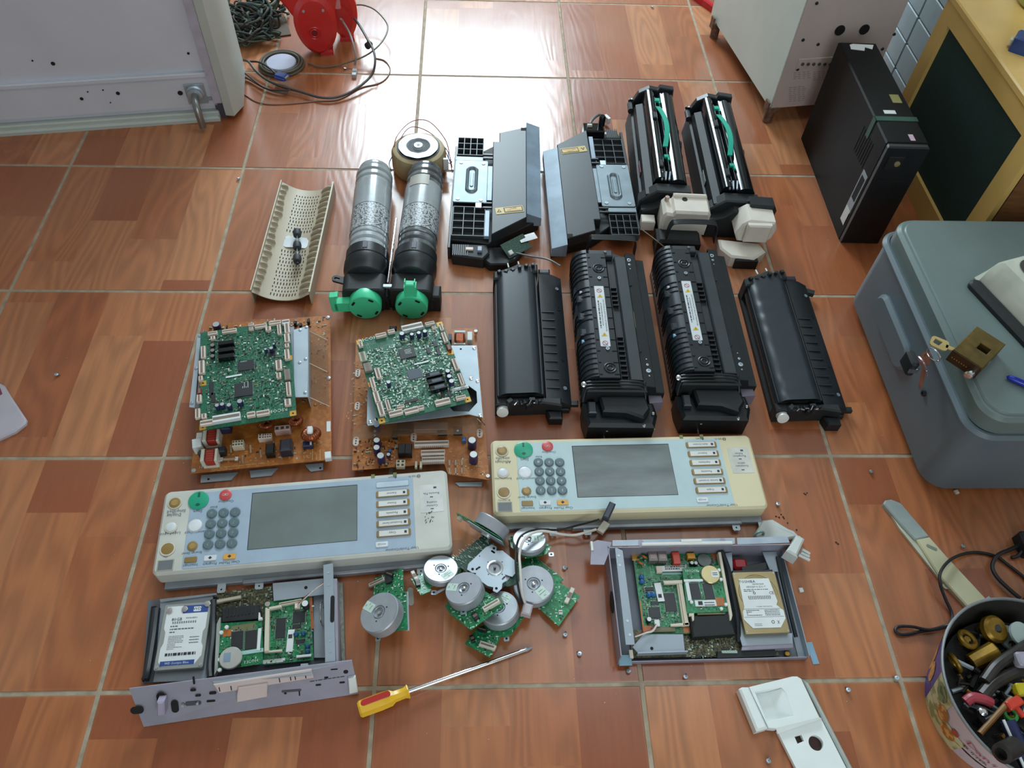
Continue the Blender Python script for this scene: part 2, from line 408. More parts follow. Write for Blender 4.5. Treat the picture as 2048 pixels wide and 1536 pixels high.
# ---- grey steel cabinet, top left
a = at(465, 235, 0); b_ = at(0, 268, 0); hd = atan2(a.y - b_.y, a.x - b_.x)
cab = Th('steel_cabinet', 'pale grey steel cabinet with a recessed panel and a bent pipe leg', 'cabinet', (a.x, a.y, 0), hd)
CABM = mat('cabinet_enamel', '#c8cad4', .5, var=.05, vs=6); CABW = mat('cabinet_edge_enamel', '#b4bab4', .5, var=.05, vs=8)
Wc, Hc, Dc = 1.1, .75, .19
mb = MB().box(-Wc, -.02, .012, Dc, .02, Hc, b=.003)
mb.box(-Wc, -.02, 0, .02, .115, .125, b=.002)
mb.build('body', CABM, cab)
MB().box(-Wc, -.028, .004, .02, .035, .112, b=.004).build('bottom_rail', CABM, cab)
MB().box(-Wc, -.028, -.012, .014, 0, .012, b=.004).box(-Wc, -.028, -.004, .02, .012, .022, b=.003).build('floor_strip', CABW, cab)
MB().box(-.034, -.014, -.004, .022, .045, Hc, b=.002).build('front_edge', mat('cabinet_inner_edge', '#a9a5b3', .5), cab)
mb = MB(); mb.X = None
mb.prism([(-.013, -.006), (.008, -.012), (.03, .03), (.03, Dc), (-.013, Dc)], .008, Hc, b=.003, bb=.004); mb.build('side_panel', CABW, cab)
MB().box(-.034, -.012, .004, .02, .0, .05).build('corner_recess', mat('cabinet_dark_recess', '#47424c', .7), cab)
hb = MB()
for x, z, r in ((-.52, .075, .006), (-.33, .077, .004), (-.245, .085, .0045), (-.105, .075, .006), (-.31, .094, .0018), (-.275, .096, .0018), (-.27, .062, .0015), (-.36, .165, .0045), (-.40, .175, .002), (-.06, .17, .003)):
    hb.lathe([(r, 0), (r, .0012)], (x, .0035 if z < .11 else .0115, z), (0, -1, 0), 14)
hb.build('screw_hole', HOLE, cab)
hb = MB().box(-.092, -.046, -.001, .004, .045, .098, b=.001).lathe([(.021, 0), (.021, .004), (.017, .006), (.017, .012), (.012, .013)], (-.07, -.001, .075), (0, -1, 0), 24)
for x, z in ((-.087, .093), (-.051, .093), (-.087, .05), (-.068, .095)): hb.lathe([(.0025, 0), (.002, .002)], (x, -.001, z), (0, -1, 0), 8)
hb.box(-.046, -.036, -.001, .003, .052, .06); br = hb.build('pivot_bracket', STEEL, cab)
MB().tube([(-.07, -.006, .076), (-.069, -.03, .074), (-.067, -.045, .06), (-.066, -.05, .04), (-.066, -.05, .013)], .0085, n=14).build('bent_pipe', mat('worn_pipe', '#8c8d8a', .3, .8), br)

# ---- white machine, top right (on corner feet)
o = at(1540, 218, .045); vm_ang = radians(9)
vmx = Th('white_machine', 'tall cream metal machine with two round holes and a socket row, on rusty feet', 'machine', (o.x, o.y, 0), vm_ang)
VW = mat('machine_cream_enamel', '#c8d6d1', .45, var=.05, vs=9); VF = mat('machine_front_enamel', '#bdaea9', .45, var=.06, vs=9)
W_, D_, Hm = .262, .46, .62
MB().box(0, W_, 0.004, D_, .045, Hm, b=.004).build('body', VW, vmx)
MB().box(0.002, W_ - .002, 0, .006, .047, Hm - .01, b=.001).build('front_panel', VF, vmx)
c6 = K(1380, 0, 668 / 2048)
def vmf(cx, cy):
    u, v = c6(cx, cy); d = CROT @ Vector(((u - 1024) / FPX, -(v - 768) / FPX, -1)); Cl = vmx.I @ CAM; dl = vmx.I.to_3x3() @ d
    t = (0 - Cl.y) / dl.y; r = Cl + dl * t; return r.x, r.z
for cx, cy in ((918, 185), (1068, 180)):
    x, z = vmf(cx, cy); MB().lathe([(.0125, 0), (.0125, .002), (.0095, .002), (.0095, .001)], (x, 0, z), (0, -1, 0), 24).build('round_hole', HOLE, vmx)
for cx, cy in ((777, 20), (693, 245), (785, 272), (1252, 210), (660, 425), (1180, 300)):
    x, z = vmf(cx, cy); MB().lathe([(.0042, 0), (.0035, .002), (.001, .0025)], (x, 0, z), (0, -1, 0), 12).build('screw', CHIP, vmx)
x0, z0 = vmf(655, 395); x1, z1 = vmf(1010, 385)
MB().box(x0, x1 + .03, -.002, .002, z0 - .012, z0 + .014, b=.0008).build('socket_strip', mat('socket_strip', '#b8aaa2', .5), vmx)
for i in range(9):
    x, z = vmf(688 + i * 34, 390); MB().lathe([(.0042, 0), (.0042, .003), (.0028, .003), (.0028, .0015)], (x, -.001, z), (0, -1, 0), 14).build('socket', mat('socket_bezel', '#57504e', .5), vmx)
tx = MB(); Mx = lambda x, z: Matrix.Translation((x, -.0008, z)) @ Matrix.Rotation(pi / 2, 4, 'X')
rr = random.Random(4)
for cx, cy, n in ((680, 445, 4), (650, 535, 8), (800, 440, 5)):
    for i in range(n):
        x, z = vmf(cx, cy + i * 12)
        for j in range(4):
            x_ = x - .02 + j * .012; L_ = rr.uniform(.005, .010)
            tx.add([(x_, -.0006, z), (x_ + L_, -.0006, z), (x_ + L_, -.0006, z + .0014), (x_, -.0006, z + .0014)], [(0, 1, 2, 3)])
tx.build('printed_lettering', mat('faded_print', '#8c807c', .6), vmx)
RUST = mat('rusty_metal', '#6e5546', .7, .3, var=.5, vs=90)
for x, y in ((.0, .0), (W_ - .02, .0), (-.003, D_ - .05), (W_ - .02, D_ - .05)):
    MB().box(x - .004, x + .024, y - .002, y + .026, .034, .048, b=.002).cyl(x + .01, y + .012, .0, .034, .012, n=14, b=.003).box(x - .008, x - .003, y + .0, y + .02, .03, .062).build('foot', RUST, vmx)
red = at(1393, 12, .02)
MB().ob(red.x + .03, red.y + .05, .0, .022, .016, .12, radians(30), b=.004).build('red_bar', mat('red_plastic', '#c0202c', .3, var=.08), None)
single(bpy.data.objects['red_bar'], 'small red plastic bar lying by the far foot of the cream machine', 'bar')

# ---- black slim tower
o = at(1680, 486, 0); o2 = at(1602, 277, 0); ta = atan2(o2.y - o.y, o2.x - o.x) - pi / 2
tw = Th('computer_tower', 'dusty black slim computer tower with torn labels, tied with green tape', 'computer', (o.x, o.y, 0), ta)
TB = mat('dusty_black_steel', '#070909', .55, var=.7, vs=12, bump=.05, spec=.2); TW, TD, TH = .088, (o2 - o).length, .262
MB().box(0, TW, 0.012, TD, 0, TH, b=.003).build('case', TB, tw)
MB().box(.001, TW - .001, 0, .014, .002, TH - .002, b=.003).build('front_bezel', BLK, tw)
MB().box(.012, .045, -.002, .001, TH - .055, TH - .025, b=.001).build('front_port_cover', BLK2, tw)
MB().lathe([(.006, 0), (.006, .003), (.003, .004)], (.034, -.002, TH - .04), (0, -1, 0), 12).build('button', mat('yellowed_button', '#8a7f5c', .5), tw)
MB().box(.012, .07, -.0015, .001, TH - .085, TH - .082).build('front_groove', HOLE, tw)
vt = MB()
for i in range(7): vt.box(-.0008, .001, .055 + i * .0105, .058 + i * .0105, .165, .225)
vt.build('vent_slot', HOLE, tw)
lb = MB(); lb.box(-.001, 0, .018, .045, .07, .17); l_ = lb.build('spec_label', mat('silver_label', '#9aa1a6', .45, var=.1), tw)
MB().box(-.0012, -.0009, .02, .044, .035, .075).box(-.0014, -.0011, .0225, .03, .04, .05).build('barcode_label', LBL, l_)
lb = MB()
for i in range(9): lb.box(-.0016, -.001, .022 + i * .0022, .0228 + i * .0022, .1, .16)
lb.build('label_print', INK, l_)
GT = mat('green_tape', '#1f4a3a', .5, var=.3)
MB().box(-.001, TW + .001, .085, .1, TH - .001, TH + .001).box(-.0015, .0005, .085, .1, TH - .045, TH + .001).build('green_tape', GT, tw)
tl = MB().box(.025, .05, .11, .122, TH, TH + .0008).build('white_sticker', LBL, tw)
MB().prism([(.02, TD - .03), (.05, TD - .035), (.055, TD - .02), (.07, TD - .028), (.078, TD - .01), (.03, TD - .008), (.022, TD - .012)], TH, TH + .001).build('torn_sticker', LBL, tw)
MB().box(.052, .062, .02, .04, TH, TH + .0008).build('small_sticker', mat('faded_pink_label', '#c7a8bb', .5), tw)
MB().box(.055, .075, .15, .18, TH, TH + .0008).build('yellow_sticker', mat('yellowed_label', '#8f8a50', .5), tw)

# ---- yellow cabinet with a dark green panel
YW = mat('yellow_lacquer', '#d8b268', .42, var=.08, vs=10); DG = mat('dark_green_cloth', '#1c3530', .8, var=.15, vs=300)
yc = Th('yellow_cabinet', 'yellow lacquered low cabinet with a dark green side panel, behind the grey box', 'cabinet', (1.189, .06, 0))
YH, YL = .385, .49
MB().box(.012, .60, .0, YL, 0, YH - .012, b=.002).build('carcass', mat('brown_wood', '#7d5230', .5, var=.25, vs=20, stretch=(1, 1, 6)), yc)
MB().box(-.004, .61, -.006, YL + .004, YH - .014, YH, b=.003).build('top', YW, yc)
fr = plate('frame', [(0, 0), (YL, 0), (YL, YH - .014), (0, YH - .014)], [[(.05, .055), (YL - .045, .055), (YL - .045, YH - .055), (.05, YH - .055)]], 0, .014, YW, yc)
fr.matrix_local = Matrix(((0, 0, 1, 0), (1, 0, 0, 0), (0, 1, 0, 0), (0, 0, 0, 1)))
MB().box(.008, .013, .04, YL - .04, .05, YH - .05).build('green_panel', DG, yc)
# things on it
pz = YH
q = at(2030, 100, pz); bj = Th('blue_plug', 'blue plastic plug lying on the yellow cabinet top', 'plug', (q.x + .01, q.y, pz), radians(-35))
MB().rbox(-.02, .02, -.02, .02, 0, .03, .005, b=.003).build('plug_body', mat('blue_plastic', '#22407c', .35), bj)
MB().box(-.026, -.02, -.008, .008, .006, .018, b=.001).build('tip', CREAM, bj)
q = at(2040, 20, pz); jar = Th('plastic_jug', 'pale yellow green rounded plastic jug at the cabinet corner', 'jug', (q.x + .06, q.y + .02, pz))
MB().lathe([(.05, 0), (.056, .006), (.056, .1), (.05, .115), (.03, .13), (.026, .14)], (0, 0, 0), (0, 0, 1), 36).build('jug_body', mat('yellow_green_plastic', '#9c9a52', .4), jar)
MB().lathe([(.028, .14), (.028, .155), (.02, .158)], (0, 0, 0), (0, 0, 1), 24).build('jug_cap', CREAM, jar)

# ---- white louvred door leaning behind
lp = Th('panelled_door', 'white board of wide grooved planks standing behind the yellow cabinet', 'board', (1.27, .565, 0), 0)
MB().box(0.006, .03, 0, .62, 0, .42).build('backing', mat('board_backing', '#6d787d', .7), lp)
LW = mat('board_white_paint', '#a9b6bc', .5, var=.05)
for j in range(6):
    for k in range(3):
        MB().box(0, .008, .004 + k * .206, .202 + k * .206, .004 + j * .069, .068 + j * .069, b=.002).build('plank', LW, lp)

# ---- grey plastic box with lid
GB = mat('blue_grey_plastic', '#5b676e', .42, var=.08, vs=5, bump=.05, bs=400); GBL = mat('blue_grey_lid_plastic', '#62716f', .4, var=.1, vs=6)
gx = Th('storage_box', 'large blue grey plastic lidded box standing on the floor at the image edge', 'box', (.94, -.48, 0))
BX, BY, BH = .40, .475, .19
MB().prism(rrect(0, BX, 0, BY, .04, 8), 0, BH, b=.004, bb=.02).build('tub', GB, gx)
MB().prism(rrect(-.006, BX + .006, -.006, BY + .006, .044, 8), BH - .012, BH, b=.006, bb=.003).build('rim', GB, gx)
MB().prism(rrect(.004, BX - .004, .004, BY - .004, .04, 8), BH - .002, BH + .036, b=.006).build('lid', GBL, gx)
MB().prism(rrect(.014, BX - .014, .014, BY - .014, .035, 8), BH + .034, BH + .039, b=.003).build('lid_panel', GBL, gx)
hr = MB(); hr.X = Matrix(((0, 0, -1, 0), (1, 0, 0, 0), (0, 1, 0, 0), (0, 0, 0, 1)))
hr.prism(slot(.29, .105, .17, .06, 0), -.004, .010, b=.0065); hr.X = None
hr.build('handle_bulge', GB, gx)
MB().lathe([(.006, 0), (.006, .004), (.003, .0045), (.003, .002)], (-.0005, .135, .12), (-1, 0, 0), 14).build('screw', CHIP, gx)
LZ = BH + .039
# dispenser cover: white rounded cover with an oval window on a dark base
q0 = at(1945, 560, LZ); q1 = at(2040, 660, LZ)
dsp = Th('dispenser_cover', 'dirty white rounded plastic cover with a long oval opening, lying on the grey lid', 'cover', (q0.x, q0.y, LZ), atan2(q1.y - q0.y, q1.x - q0.x))
def cover(u, v):
    x = u * .28; y = v * .15; e = min(1, (1 - (2 * u - 1) ** 2) * 5) ** .5 * min(1, (1 - (2 * v - 1) ** 2) * 2.2) ** .5
    return (x, y, .006 + .05 * e)
MB().grid(cover, 28, 16, t=.004).build('shell', mat('dirty_white_plastic', '#b9bcae', .4, var=.12, vs=25), dsp)
MB().prism(slot(.14, -.010, .27, .024, 0), 0, .012, b=.004).build('dark_base', BLK2, dsp)
ov = MB()
pp = slot(.125, .055, .20, .045, 0, 8); ov.add([(x, y, cover(x / .28, y / .15)[2] + .002) for x, y in pp] , [tuple(range(len(pp)))]); ov.build('oval_opening', mat('opening_dark', '#37372f', .8), dsp)
# brass lock with keys
c7 = K(1800, 560, 248 / 1360)
A = at(*c7(590, 755), LZ + .028); B = at(*c7(880, 520), LZ + .028); Cc = at(*c7(910, 965), LZ + .028)
lk = Th('brass_lock', 'tarnished brass rim lock lying on the grey lid with a ring of keys', 'lock', (A.x, A.y, LZ), atan2(Cc.y - A.y, Cc.x - A.x))
BR = mat('tarnished_brass', '#5e4c1f', .42, .55, var=.3, vs=60); BRE = mat('bright_brass', '#b08a3a', .3, .8)
lw = (Cc - A).length; ld = (B - A).length
fp = plate('body', [(0, 0), (lw, 0), (lw, ld), (0, ld)], [[(lw * .45, ld * .42), (lw * .8, ld * .42), (lw * .8, ld * .62), (lw * .45, ld * .62)]], .0, .027, BR, lk, bev=.0015)
MB().box(0.0, lw, -.002, .0, .002, .026, b=.0005).build('face_plate', mat('dark_brass_edge', '#3d2815', .5, .5), lk)
MB().lathe([(.007, 0), (.007, .012), (.005, .013)], (lw * .82, -.002, .012), (0, -1, 0), 16).build('latch_bolt', CHROME, lk)
MB().lathe([(.005, 0), (.005, .02)], (lw * .62, ld * .52, .012), (1, -.3, 0), 12).build('cylinder_pin', STEEL, lk)
dt = MB()
for i in range(7): dt.lathe([(.0012, 0), (.0008, .0008)], (.006 + i * .0042, -.002, .013), (0, -1, 0), 8)
dt.build('pin_hole', BRE, lk)
k0 = at(*c7(560, 740), LZ + .025); k1 = at(*c7(400, 690), LZ + .022)
key = Th('brass_key', 'brass key with a triangular bow sticking out of the brass lock', 'key', (k0.x, k0.y, LZ + .022), atan2(k1.y - k0.y, k1.x - k0.x))
plate('bow', rrect(.004, .032, -.012, .012, .006, 4), [[(.014, -.005), (.026, -.007), (.028, .004), (.018, .006)]], 0, .002, mat('pale_brass_key', '#b5a068', .35, .5), key); MB().box(-.008, .008, -.004, .004, 0, .002, b=.0004).build('blade', mat('pale_brass_key', '#b5a068', .35, .5), key)
rg = at(*c7(380, 800), LZ + .018)
single(MB().torus((rg.x, rg.y, LZ + .014), (.8, .5, .25), .013, .0009, n=28).build('key_ring', CHROME), 'thin chrome split ring joining the keys on the box edge', 'key ring')
for (cx, cy, cx2, cy2, z, m_, nm, lab) in ((290, 830, 225, 1180, .19, mat('coppery_key', '#9d6350', .4, .5), 'copper_key', 'coppery key hanging down the side of the grey box'), (240, 880, 300, 1040, .2, mat('nickel_key', '#a08d93', .35, .6), 'nickel_key', 'nickel key with wide bow hanging over the box edge')):
    g0 = at(*c7(cx, cy), z); g1 = at(*c7(cx2, cy2), z - .03); d = g1 - g0
    X = d.normalized(); Zv = Vector((-1, 0, .2)); Yv = Zv.cross(X).normalized(); Zv = X.cross(Yv)
    Mk = Matrix(((X.x, Yv.x, Zv.x, g0.x), (X.y, Yv.y, Zv.y, g0.y), (X.z, Yv.z, Zv.z, g0.z), (0, 0, 0, 1)))
    kk = Th(nm, lab, 'key', g0, M=Mk)
    plate('bow', rrect(-.006, .018, -.011, .011, .007, 4), [circle(0, 0, .003, 10)], 0, .0022, m_, kk)
    MB().box(.017, d.length, -.004, .004, 0, .002, b=.0004).box(d.length * .6, d.length * .8, .004, .006, 0, .002).build('blade', m_, kk)
kf = at(*c7(170, 860), .2); kt = Th('black_key_fob', 'black plastic key fob behind the hanging keys', 'key fob', (kf.x - .004, kf.y, .175)); MB().rbox(-.008, .006, -.018, .018, 0, .03, .006, b=.004).build('fob', BLK2, kt); MB().box(-.009, .007, -.02, -.0175, .01, .02).build('fob_loop', CHROME, kt)
# blue pen
p0 = at(2014, 752, LZ + .006); p1 = at(2060, 772, LZ + .006); pd = (p1 - p0).normalized(); pd.z = 0
pen = Th('blue_pen', 'glossy blue ballpoint pen lying on the grey lid beside the lock', 'pen', (p0.x, p0.y, LZ + .0052), atan2(pd.y, pd.x))
MB().lathe([(.001, 0), (.004, .003), (.005, .01), (.005, .09), (.0035, .096)], (0, 0, 0), (1, 0, 0), 16).build('barrel', mat('glossy_blue', '#1c2f9c', .15, var=.05), pen)
MB().box(.01, .05, -.001, .001, .005, .007, b=.0004).build('clip', mat('pen_clip', '#2438a8', .25), pen)
MB().lathe([(.003, .095), (.001, .105)], (0, 0, 0), (1, 0, 0), 12).build('tip', CHROME, pen)
# ================================================================== printer units laid out on the floor
def copy_tree(src, M, label, parent=None):
    c = src.copy(); COL.objects.link(c)
    if parent is None:
        c.matrix_world = M; c['label'] = label
    else: c.parent = parent
    for ch in list(src.children): copy_tree(ch, None, None, c)
    return c
def XZ(): return Matrix(((1, 0, 0, 0), (0, 0, -1, 0), (0, 1, 0, 0), (0, 0, 0, 1)))   # (x, z, -y) extrusion
def extr(mb, P, y0, y1, m=0, b=0):
    mb.X = XZ(); mb.prism(P, -y1, -y0, m, b, bb=b); mb.X = None; return mb

# ---- toroidal transformer
tf = Th('toroidal_transformer', 'tan taped ring transformer with a round metal washer on top and coloured leads', 'transformer', (.0155, .408, 0))
TAN = mat('tan_transformer_tape', '#a3906b', .55, var=.12, vs=40)
MB().lathe([(.052, 0), (.061, .004), (.064, .012), (.064, .048), (.06, .057), (.05, .061)], (0, 0, 0), (0, 0, 1), 44).build('winding', TAN, tf)
def wash(u, v):
    r = .004 + v * .042; a = u * 2 * pi; z = .0655 if v > .55 else .0655 - .006 * (sin((v - .2) / .35 * pi) if .2 < v < .55 else 0) + (.002 if v < .2 else 0)
    return (r * cos(a), r * sin(a), z + .0006 * sin(a * 9) * v)
MB().cyl(0, 0, .06, .0625, .05, n=40).build('insulating_disc', mat('black_rubber', '#1c1d22', .6), tf)
MB().grid(wash, 60, 14, t=.0012).build('washer', mat('dished_zinc', '#98a5ae', .38, .5, var=.05), tf)
MB().cyl(0, 0, .06, .068, .004).build('bolt_hole', CHIP, tf)
for nm, m_, P in (('red_lead', WIRER, [(-.06, -.01, .05), (-.05, .03, .07), (-.02, .10, .06), (.02, .115, .05), (.06, .06, .04), (.072, .01, .03), (.078, -.02, .02)]), ('red_lead', WIRER, [(-.058, -.006, .05), (-.03, .06, .065), (.0, .075, .06), (.04, .05, .05), (.07, .0, .03), (.079, -.03, .012)]),
                  ('blue_lead', WIREB, [(.058, .02, .05), (.068, .012, .04), (.07, -.004, .034), (.078, -.014, .03)]), ('blue_lead', WIREB, [(-.06, -.02, .05), (-.069, -.022, .03), (-.066, -.02, .006)]), ('pink_lead', mat('pink_wire', '#a8506a', .45), [(.055, -.012, .045), (.066, -.02, .036), (.078, -.022, .03)])):
    MB().tube(P, .0011, k=8).build(nm, m_, tf)
MB().rbox(.058, .07, -.03, -.024, .02, .05, .001).build('paper_tag', LBL, tf)

# ---- toner bottles
GTR = mat('cloudy_bottle_plastic', '#9aa0a4', .2, .0, var=.35, vs=18, coat=.6, bump=.15, bs=60, stretch=(1, 1, .4))
LBT = mat('bottle_label_sheet', '#9aa0a3', .3, var=.12, vs=60, coat=.3, stretch=(1, .6, 1))
PICT = mat('bottle_label_print', '#4b5054', .35, col2='#b4b8bb', thr=.47, vs=260, coat=.4)
def toner(name, label, x0, y0, hd, lever, dusty):
    t = Th(name, label, 'bottle', (x0, y0, 0), hd, group='toner bottles')
    R_ = .041; zc = R_ + .003
    pr = [(.030, .0), (.036, .004), (.038, .012)]
    y = .02
    while y < .318:
        inl = .085 < y < .235
        g = .0 if inl else .0048
        pr += [(R_ - g, y), (R_, y + .004), (R_, y + .014), (R_ - g * .4, y + .017)]; y += .02
    pr += [(.038, .326), (.036, .331), (.0, .332)]
    MB().lathe(pr, (0, .328, zc), (0, -1, 0), 36, cap=False).build('bottle', GTR if not dusty else mat('smudged_bottle_plastic', '#5f6467', .2, var=.7, vs=26, coat=.6, bump=.2, bs=60), t)
    # neck end is towards the viewer: black collar, mouth block, green cap
    MB().lathe([(.0418, .155), (.0418, .228)], (0, .328, zc), (0, -1, 0), 36, cap=False).build('label', PICT, t)
    MB().lathe([(.0416, .075), (.0416, .153)], (0, .328, zc), (0, -1, 0), 36, cap=False).build('label_sheet', LBT, t)
    MB().lathe([(.036, 0), (.0445, .002), (.0445, .026), (.042, .028), (.046, .032), (.046, .05), (.043, .055), (.040, .07), (.036, .072)], (0, .052, zc), (0, -1, 0), 40).build('collar', BLK, t)
    MB().box(-.005, .005, .03, .048, zc + .043, zc + .0455, b=.0005).build('collar_window', mat('violet_grey_plastic', '#4a4453', .5), t)
    mb = MB(); extr(mb, rrect(-.043, .043, .0, .066, .014, 5), -.066, -.018, b=.003); mb.box(.036, .058 if dusty else .047, -.062, -.03, .002, .045, b=.003).box(-.047, -.04, -.058, -.03, .004, .03, b=.002); mb.rod((.042, -.066, .036), (.042, -.03, .036), .005).rod((-.036, -.07, .012), (-.036, -.03, .012), .004)
    mb.build('mouth_block', BLK2, t)
    if not dusty: er = plate('mounting_ear', slot(0, 0, .016, .034, 0), [slot(0, .006, .006, .012)], 0, .005, BLK, t); er.matrix_local = Matrix.Translation((-.05, -.026, .05)) @ Matrix.Rotation(radians(70), 4, 'Z')
    cap = MB().lathe([(.031, 0), (.0325, .003), (.0325, .024), (.031, .0265), (.0, .027)], (.002, -.06, .0345), (0, -1, 0), 40, cap=False).build('cap', MINT, t)
    Rl = Matrix.Translation((.002, -.074, .0345)) @ Matrix.Rotation(lever, 4, 'Y')
    mb = MB(); mb.X = Rl
    mb.box(-.0095, .0095, -.008, .006, .015, .062, b=.002).box(-.012, -.0095, -.009, .008, .018, .056).box(.0095, .012, -.009, .008, .018, .056)
    if lever: mb.box(-.013, .03, -.008, .006, .055, .068, b=.002).box(.026, .031, -.008, .006, .05, .056)
    else: mb.box(-.0105, -.0085, -.006, .004, .06, .068).box(.0085, .0105, -.006, .004, .06, .068)
    mb.build('pull_lever', MINT, cap)
    for a in (20, 110, 200, 290):
        mb = MB(); mb.X = Matrix.Translation((.002, -.0872, .0345)) @ Matrix.Rotation(radians(a + 12), 4, 'Y') @ XZ()
        mb.prism(slot(.0, .0255, .011, .0045), -.0, .0006); mb.build('cap_slot', HOLE, cap)
    return t
t1 = toner('toner_bottle', 'clear grey toner bottle with green lever turned sideways, next to the beige guide', -.0745, 0.012, radians(1.2), radians(-92), False)
t2 = toner('toner_bottle', 'smudged toner bottle with its green lever upright, beside the black optical unit', .0225, 0.012, radians(-2.3), 0, True)
MB().box(.03, .06, .205, .235, .0405 * 2 + .002, .0405 * 2 + .0028) .build('spare', LBL)
bpy.data.objects.remove(bpy.data.objects['spare'])
def curved_patch(w0, w1, y0, y1, R_, zc):
    return lambda u, v: (R_ * sin(w0 + (w1 - w0) * u), y0 + (y1 - y0) * v, zc + R_ * cos(w0 + (w1 - w0) * u))
MB().grid(curved_patch(-.75, .35, .235, .268, .0424, .044), 14, 3).build('torn_white_sticker', mat('grubby_paper', '#a9a69c', .5, var=.1), t2)
r0 = at(812, 470, .03); r1 = at(789, 549, .05)
sr = Th('steel_rod', 'thin bright steel rod with a flat tab standing between the two toner bottles', 'rod', (-.0265, -.03, 0))
MB().rod((0, 0, .06), (.004, .2, .052), .0024).build('rod_shaft', CHROME, sr); MB().box(-.012, .01, -.012, -.004, .058, .062, b=.0006).build('end_tab', STEEL, sr)

# ---- beige slotted guide with a roller in it
g0 = frame4((557, 366), (661, 366), (512, 582), (625, 590), .03)
bg = Th('slotted_guide', 'beige ribbed plastic paper guide full of small slots, left of the toner bottles', 'guide', (*g0[0], 0), g0[1])
BEI = mat('beige_plastic', '#b5a892', .5, var=.06, vs=12)
gw, gl = g0[2] / 2, g0[3] / 2
zf = lambda x: .008 + .022 * min(1, (abs(x) / gw) ** 2.2 * 1.1)
MB().grid(lambda u, v: ((2 * u - 1) * gw, (2 * v - 1) * gl, zf((2 * u - 1) * gw)), 20, 40, t=.002).build('curved_tray', BEI, bg)
EDG = mat('pale_edge_plastic', '#cfc8b4', .45)
MB().box(-gw - .002, -gw, -gl, gl, .0, .036, b=.0006).box(gw - .001, gw + .002, -gl, gl, .0, .036, b=.0006).build('side_wall', BEI, bg)
MB().box(-gw - .0021, -gw + .0001, -gl, gl, .0355, .0365).build('pale_rim', EDG, bg); MB().box(gw - .0011, gw + .0021, -gl, gl, .0355, .0365).build('pale_rim', EDG, bg)
def rib_poly(a, b_): 
    P = [(x, .03 - .0 * x) for x in (b_, a)]
    n = 8; return [(a + (b_ - a) * i / n, zf(a + (b_ - a) * i / n) - .0005) for i in range(n + 1)] + [(b_, .032), (a, .032)]
rr = random.Random(7)
for i in range(19):
    y = -gl + .012 + i * (2 * gl - .024) / 18
    for a, b_ in ((gw - .024 - rr.uniform(0, .006), gw - .001), (-gw + .001, -gw + .012 + rr.uniform(0, .006))):
        n = 6; hi = [(a + (b_ - a) * t / n, zf(a + (b_ - a) * t / n) + .0075 * min(1, t / 1.5, ) if True else 0) for t in range(n + 1)]
        hi = [(x, min(.033, z_ + .002)) for x, z_ in hi]; lo = [(x, zf(x) - .0005) for x, _ in hi]
        mb = MB(); extr(mb, lo + hi[::-1], y - .0008, y + .0008); mb.build('rib', BEI, bg)
sl = MB(); hl = 0
for j in range(30):
    y = -gl + .014 + j * .0105
    if abs(y - .0) < .03 or y > gl - .02: continue
    for i in range(9):
        x = -.026 + i * .0062 + (.0015 if j % 2 else 0)
        h = .002 if j % 3 else .0032
        sl.box(x - .0009, x + .0009, y - h, y + h, zf(x) + .0001, zf(x) + .0007)
sl.build('vent_slots', HOLE, bg, kind='stuff')
MB().prism([(-.032, -.012), (-.02, -.02), (.004, -.019), (.022, -.022), (.03, -.006), (.02, .010), (.0, .012), (-.008, .018), (-.016, .012), (-.018, .017), (-.026, .012), (-.024, .004), (-.034, .0)], .0112, .0122).build('broken_opening', mat('opening_white', '#d9dfe2', .6), bg)  # pale patch laid over the tray as the broken opening
ra = at(592, 452, .04); rb = at(592, 513, .04)
rl = Th('rubber_roller', 'thin metal shaft with three black rubber rollers resting in the beige guide', 'roller', (*((ra + rb) / 2).to_2d(), .0), atan2(ra.y - rb.y, ra.x - rb.x))
L_ = (ra - rb).length
MB().rod((-L_ / 2 - .002, 0, .026), (L_ / 2, 0, .026), .0016).build('shaft', STEEL, rl)
for i, x in enumerate((-L_ * .42, 0, L_ * .42)):
    MB().lathe([(.003, -.009), (.008, -.008), (.0092, 0), (.008, .008), (.003, .009)], (x, 0, .026), (1, 0, 0), 20, cap=False).build('rubber_ring', mat('black_rubber_ring', '#2c3036', .6, var=.2), rl)
k_ = MB().lathe([(.004, 0), (.004, .006)], (-L_ * .42 - .015, 0, .026), (1, 0, 0), 8).build('end_bush', CHIP, rl)

# ---- laser units
SLG = mat('satin_black_cover', '#1f262b', .42, .0, var=.15, vs=14); SLB = mat('window_sheen_plastic', '#7b8b9a', .34, .1, var=.25, vs=16)  # strip colour paled to stand in for the window's reflection
lu = Th('laser_unit', 'black laser scanner unit with yellow label and loose circuit board at its near end', 'scanner unit', (.14358, .31981, 0), radians(-1.96), group='laser scanner units')
MB().prism([(-.044, -.19), (.04, -.20), (.15, -.12), (.154, .19), (.06, .155), (.02, .12), (-.044, .12)], .002, .030, b=.002).build('base_tray', BLK2, lu)
cv = MB(); cv.prism([(.0459, -.1984), (.122, -.139), (.1222, .186), (.0576, .159), (.0576, .124), (.043, .1239)], .03, .055, b=.0015); cv.build('top_cover', SLG, lu)
cv = MB(); extr(cv, [(.1222, .02), (.155, .02), (.155, .043), (.1222, .055)], -.128, .204, b=.0005); st = cv.build('sloping_strip', SLB, lu)
MB().ob(.115, .176, .0552, .0556, .012, .010, 0).build('cover_notch', HOLE, lu)
pl = MB(); pl.rbox(-.0435, .033, -.082, .066, .040, .0425, .004, b=.0008).box(-.0435, .026, .068, .082, .038, .0405, b=.0006); pl.box(.033, .044, -.07, .05, .036, .04)
METP = mat('brushed_zinc_plate', '#79868d', .42, .35, var=.12, vs=30)
pl = pl.build('metal_plate', METP, lu)
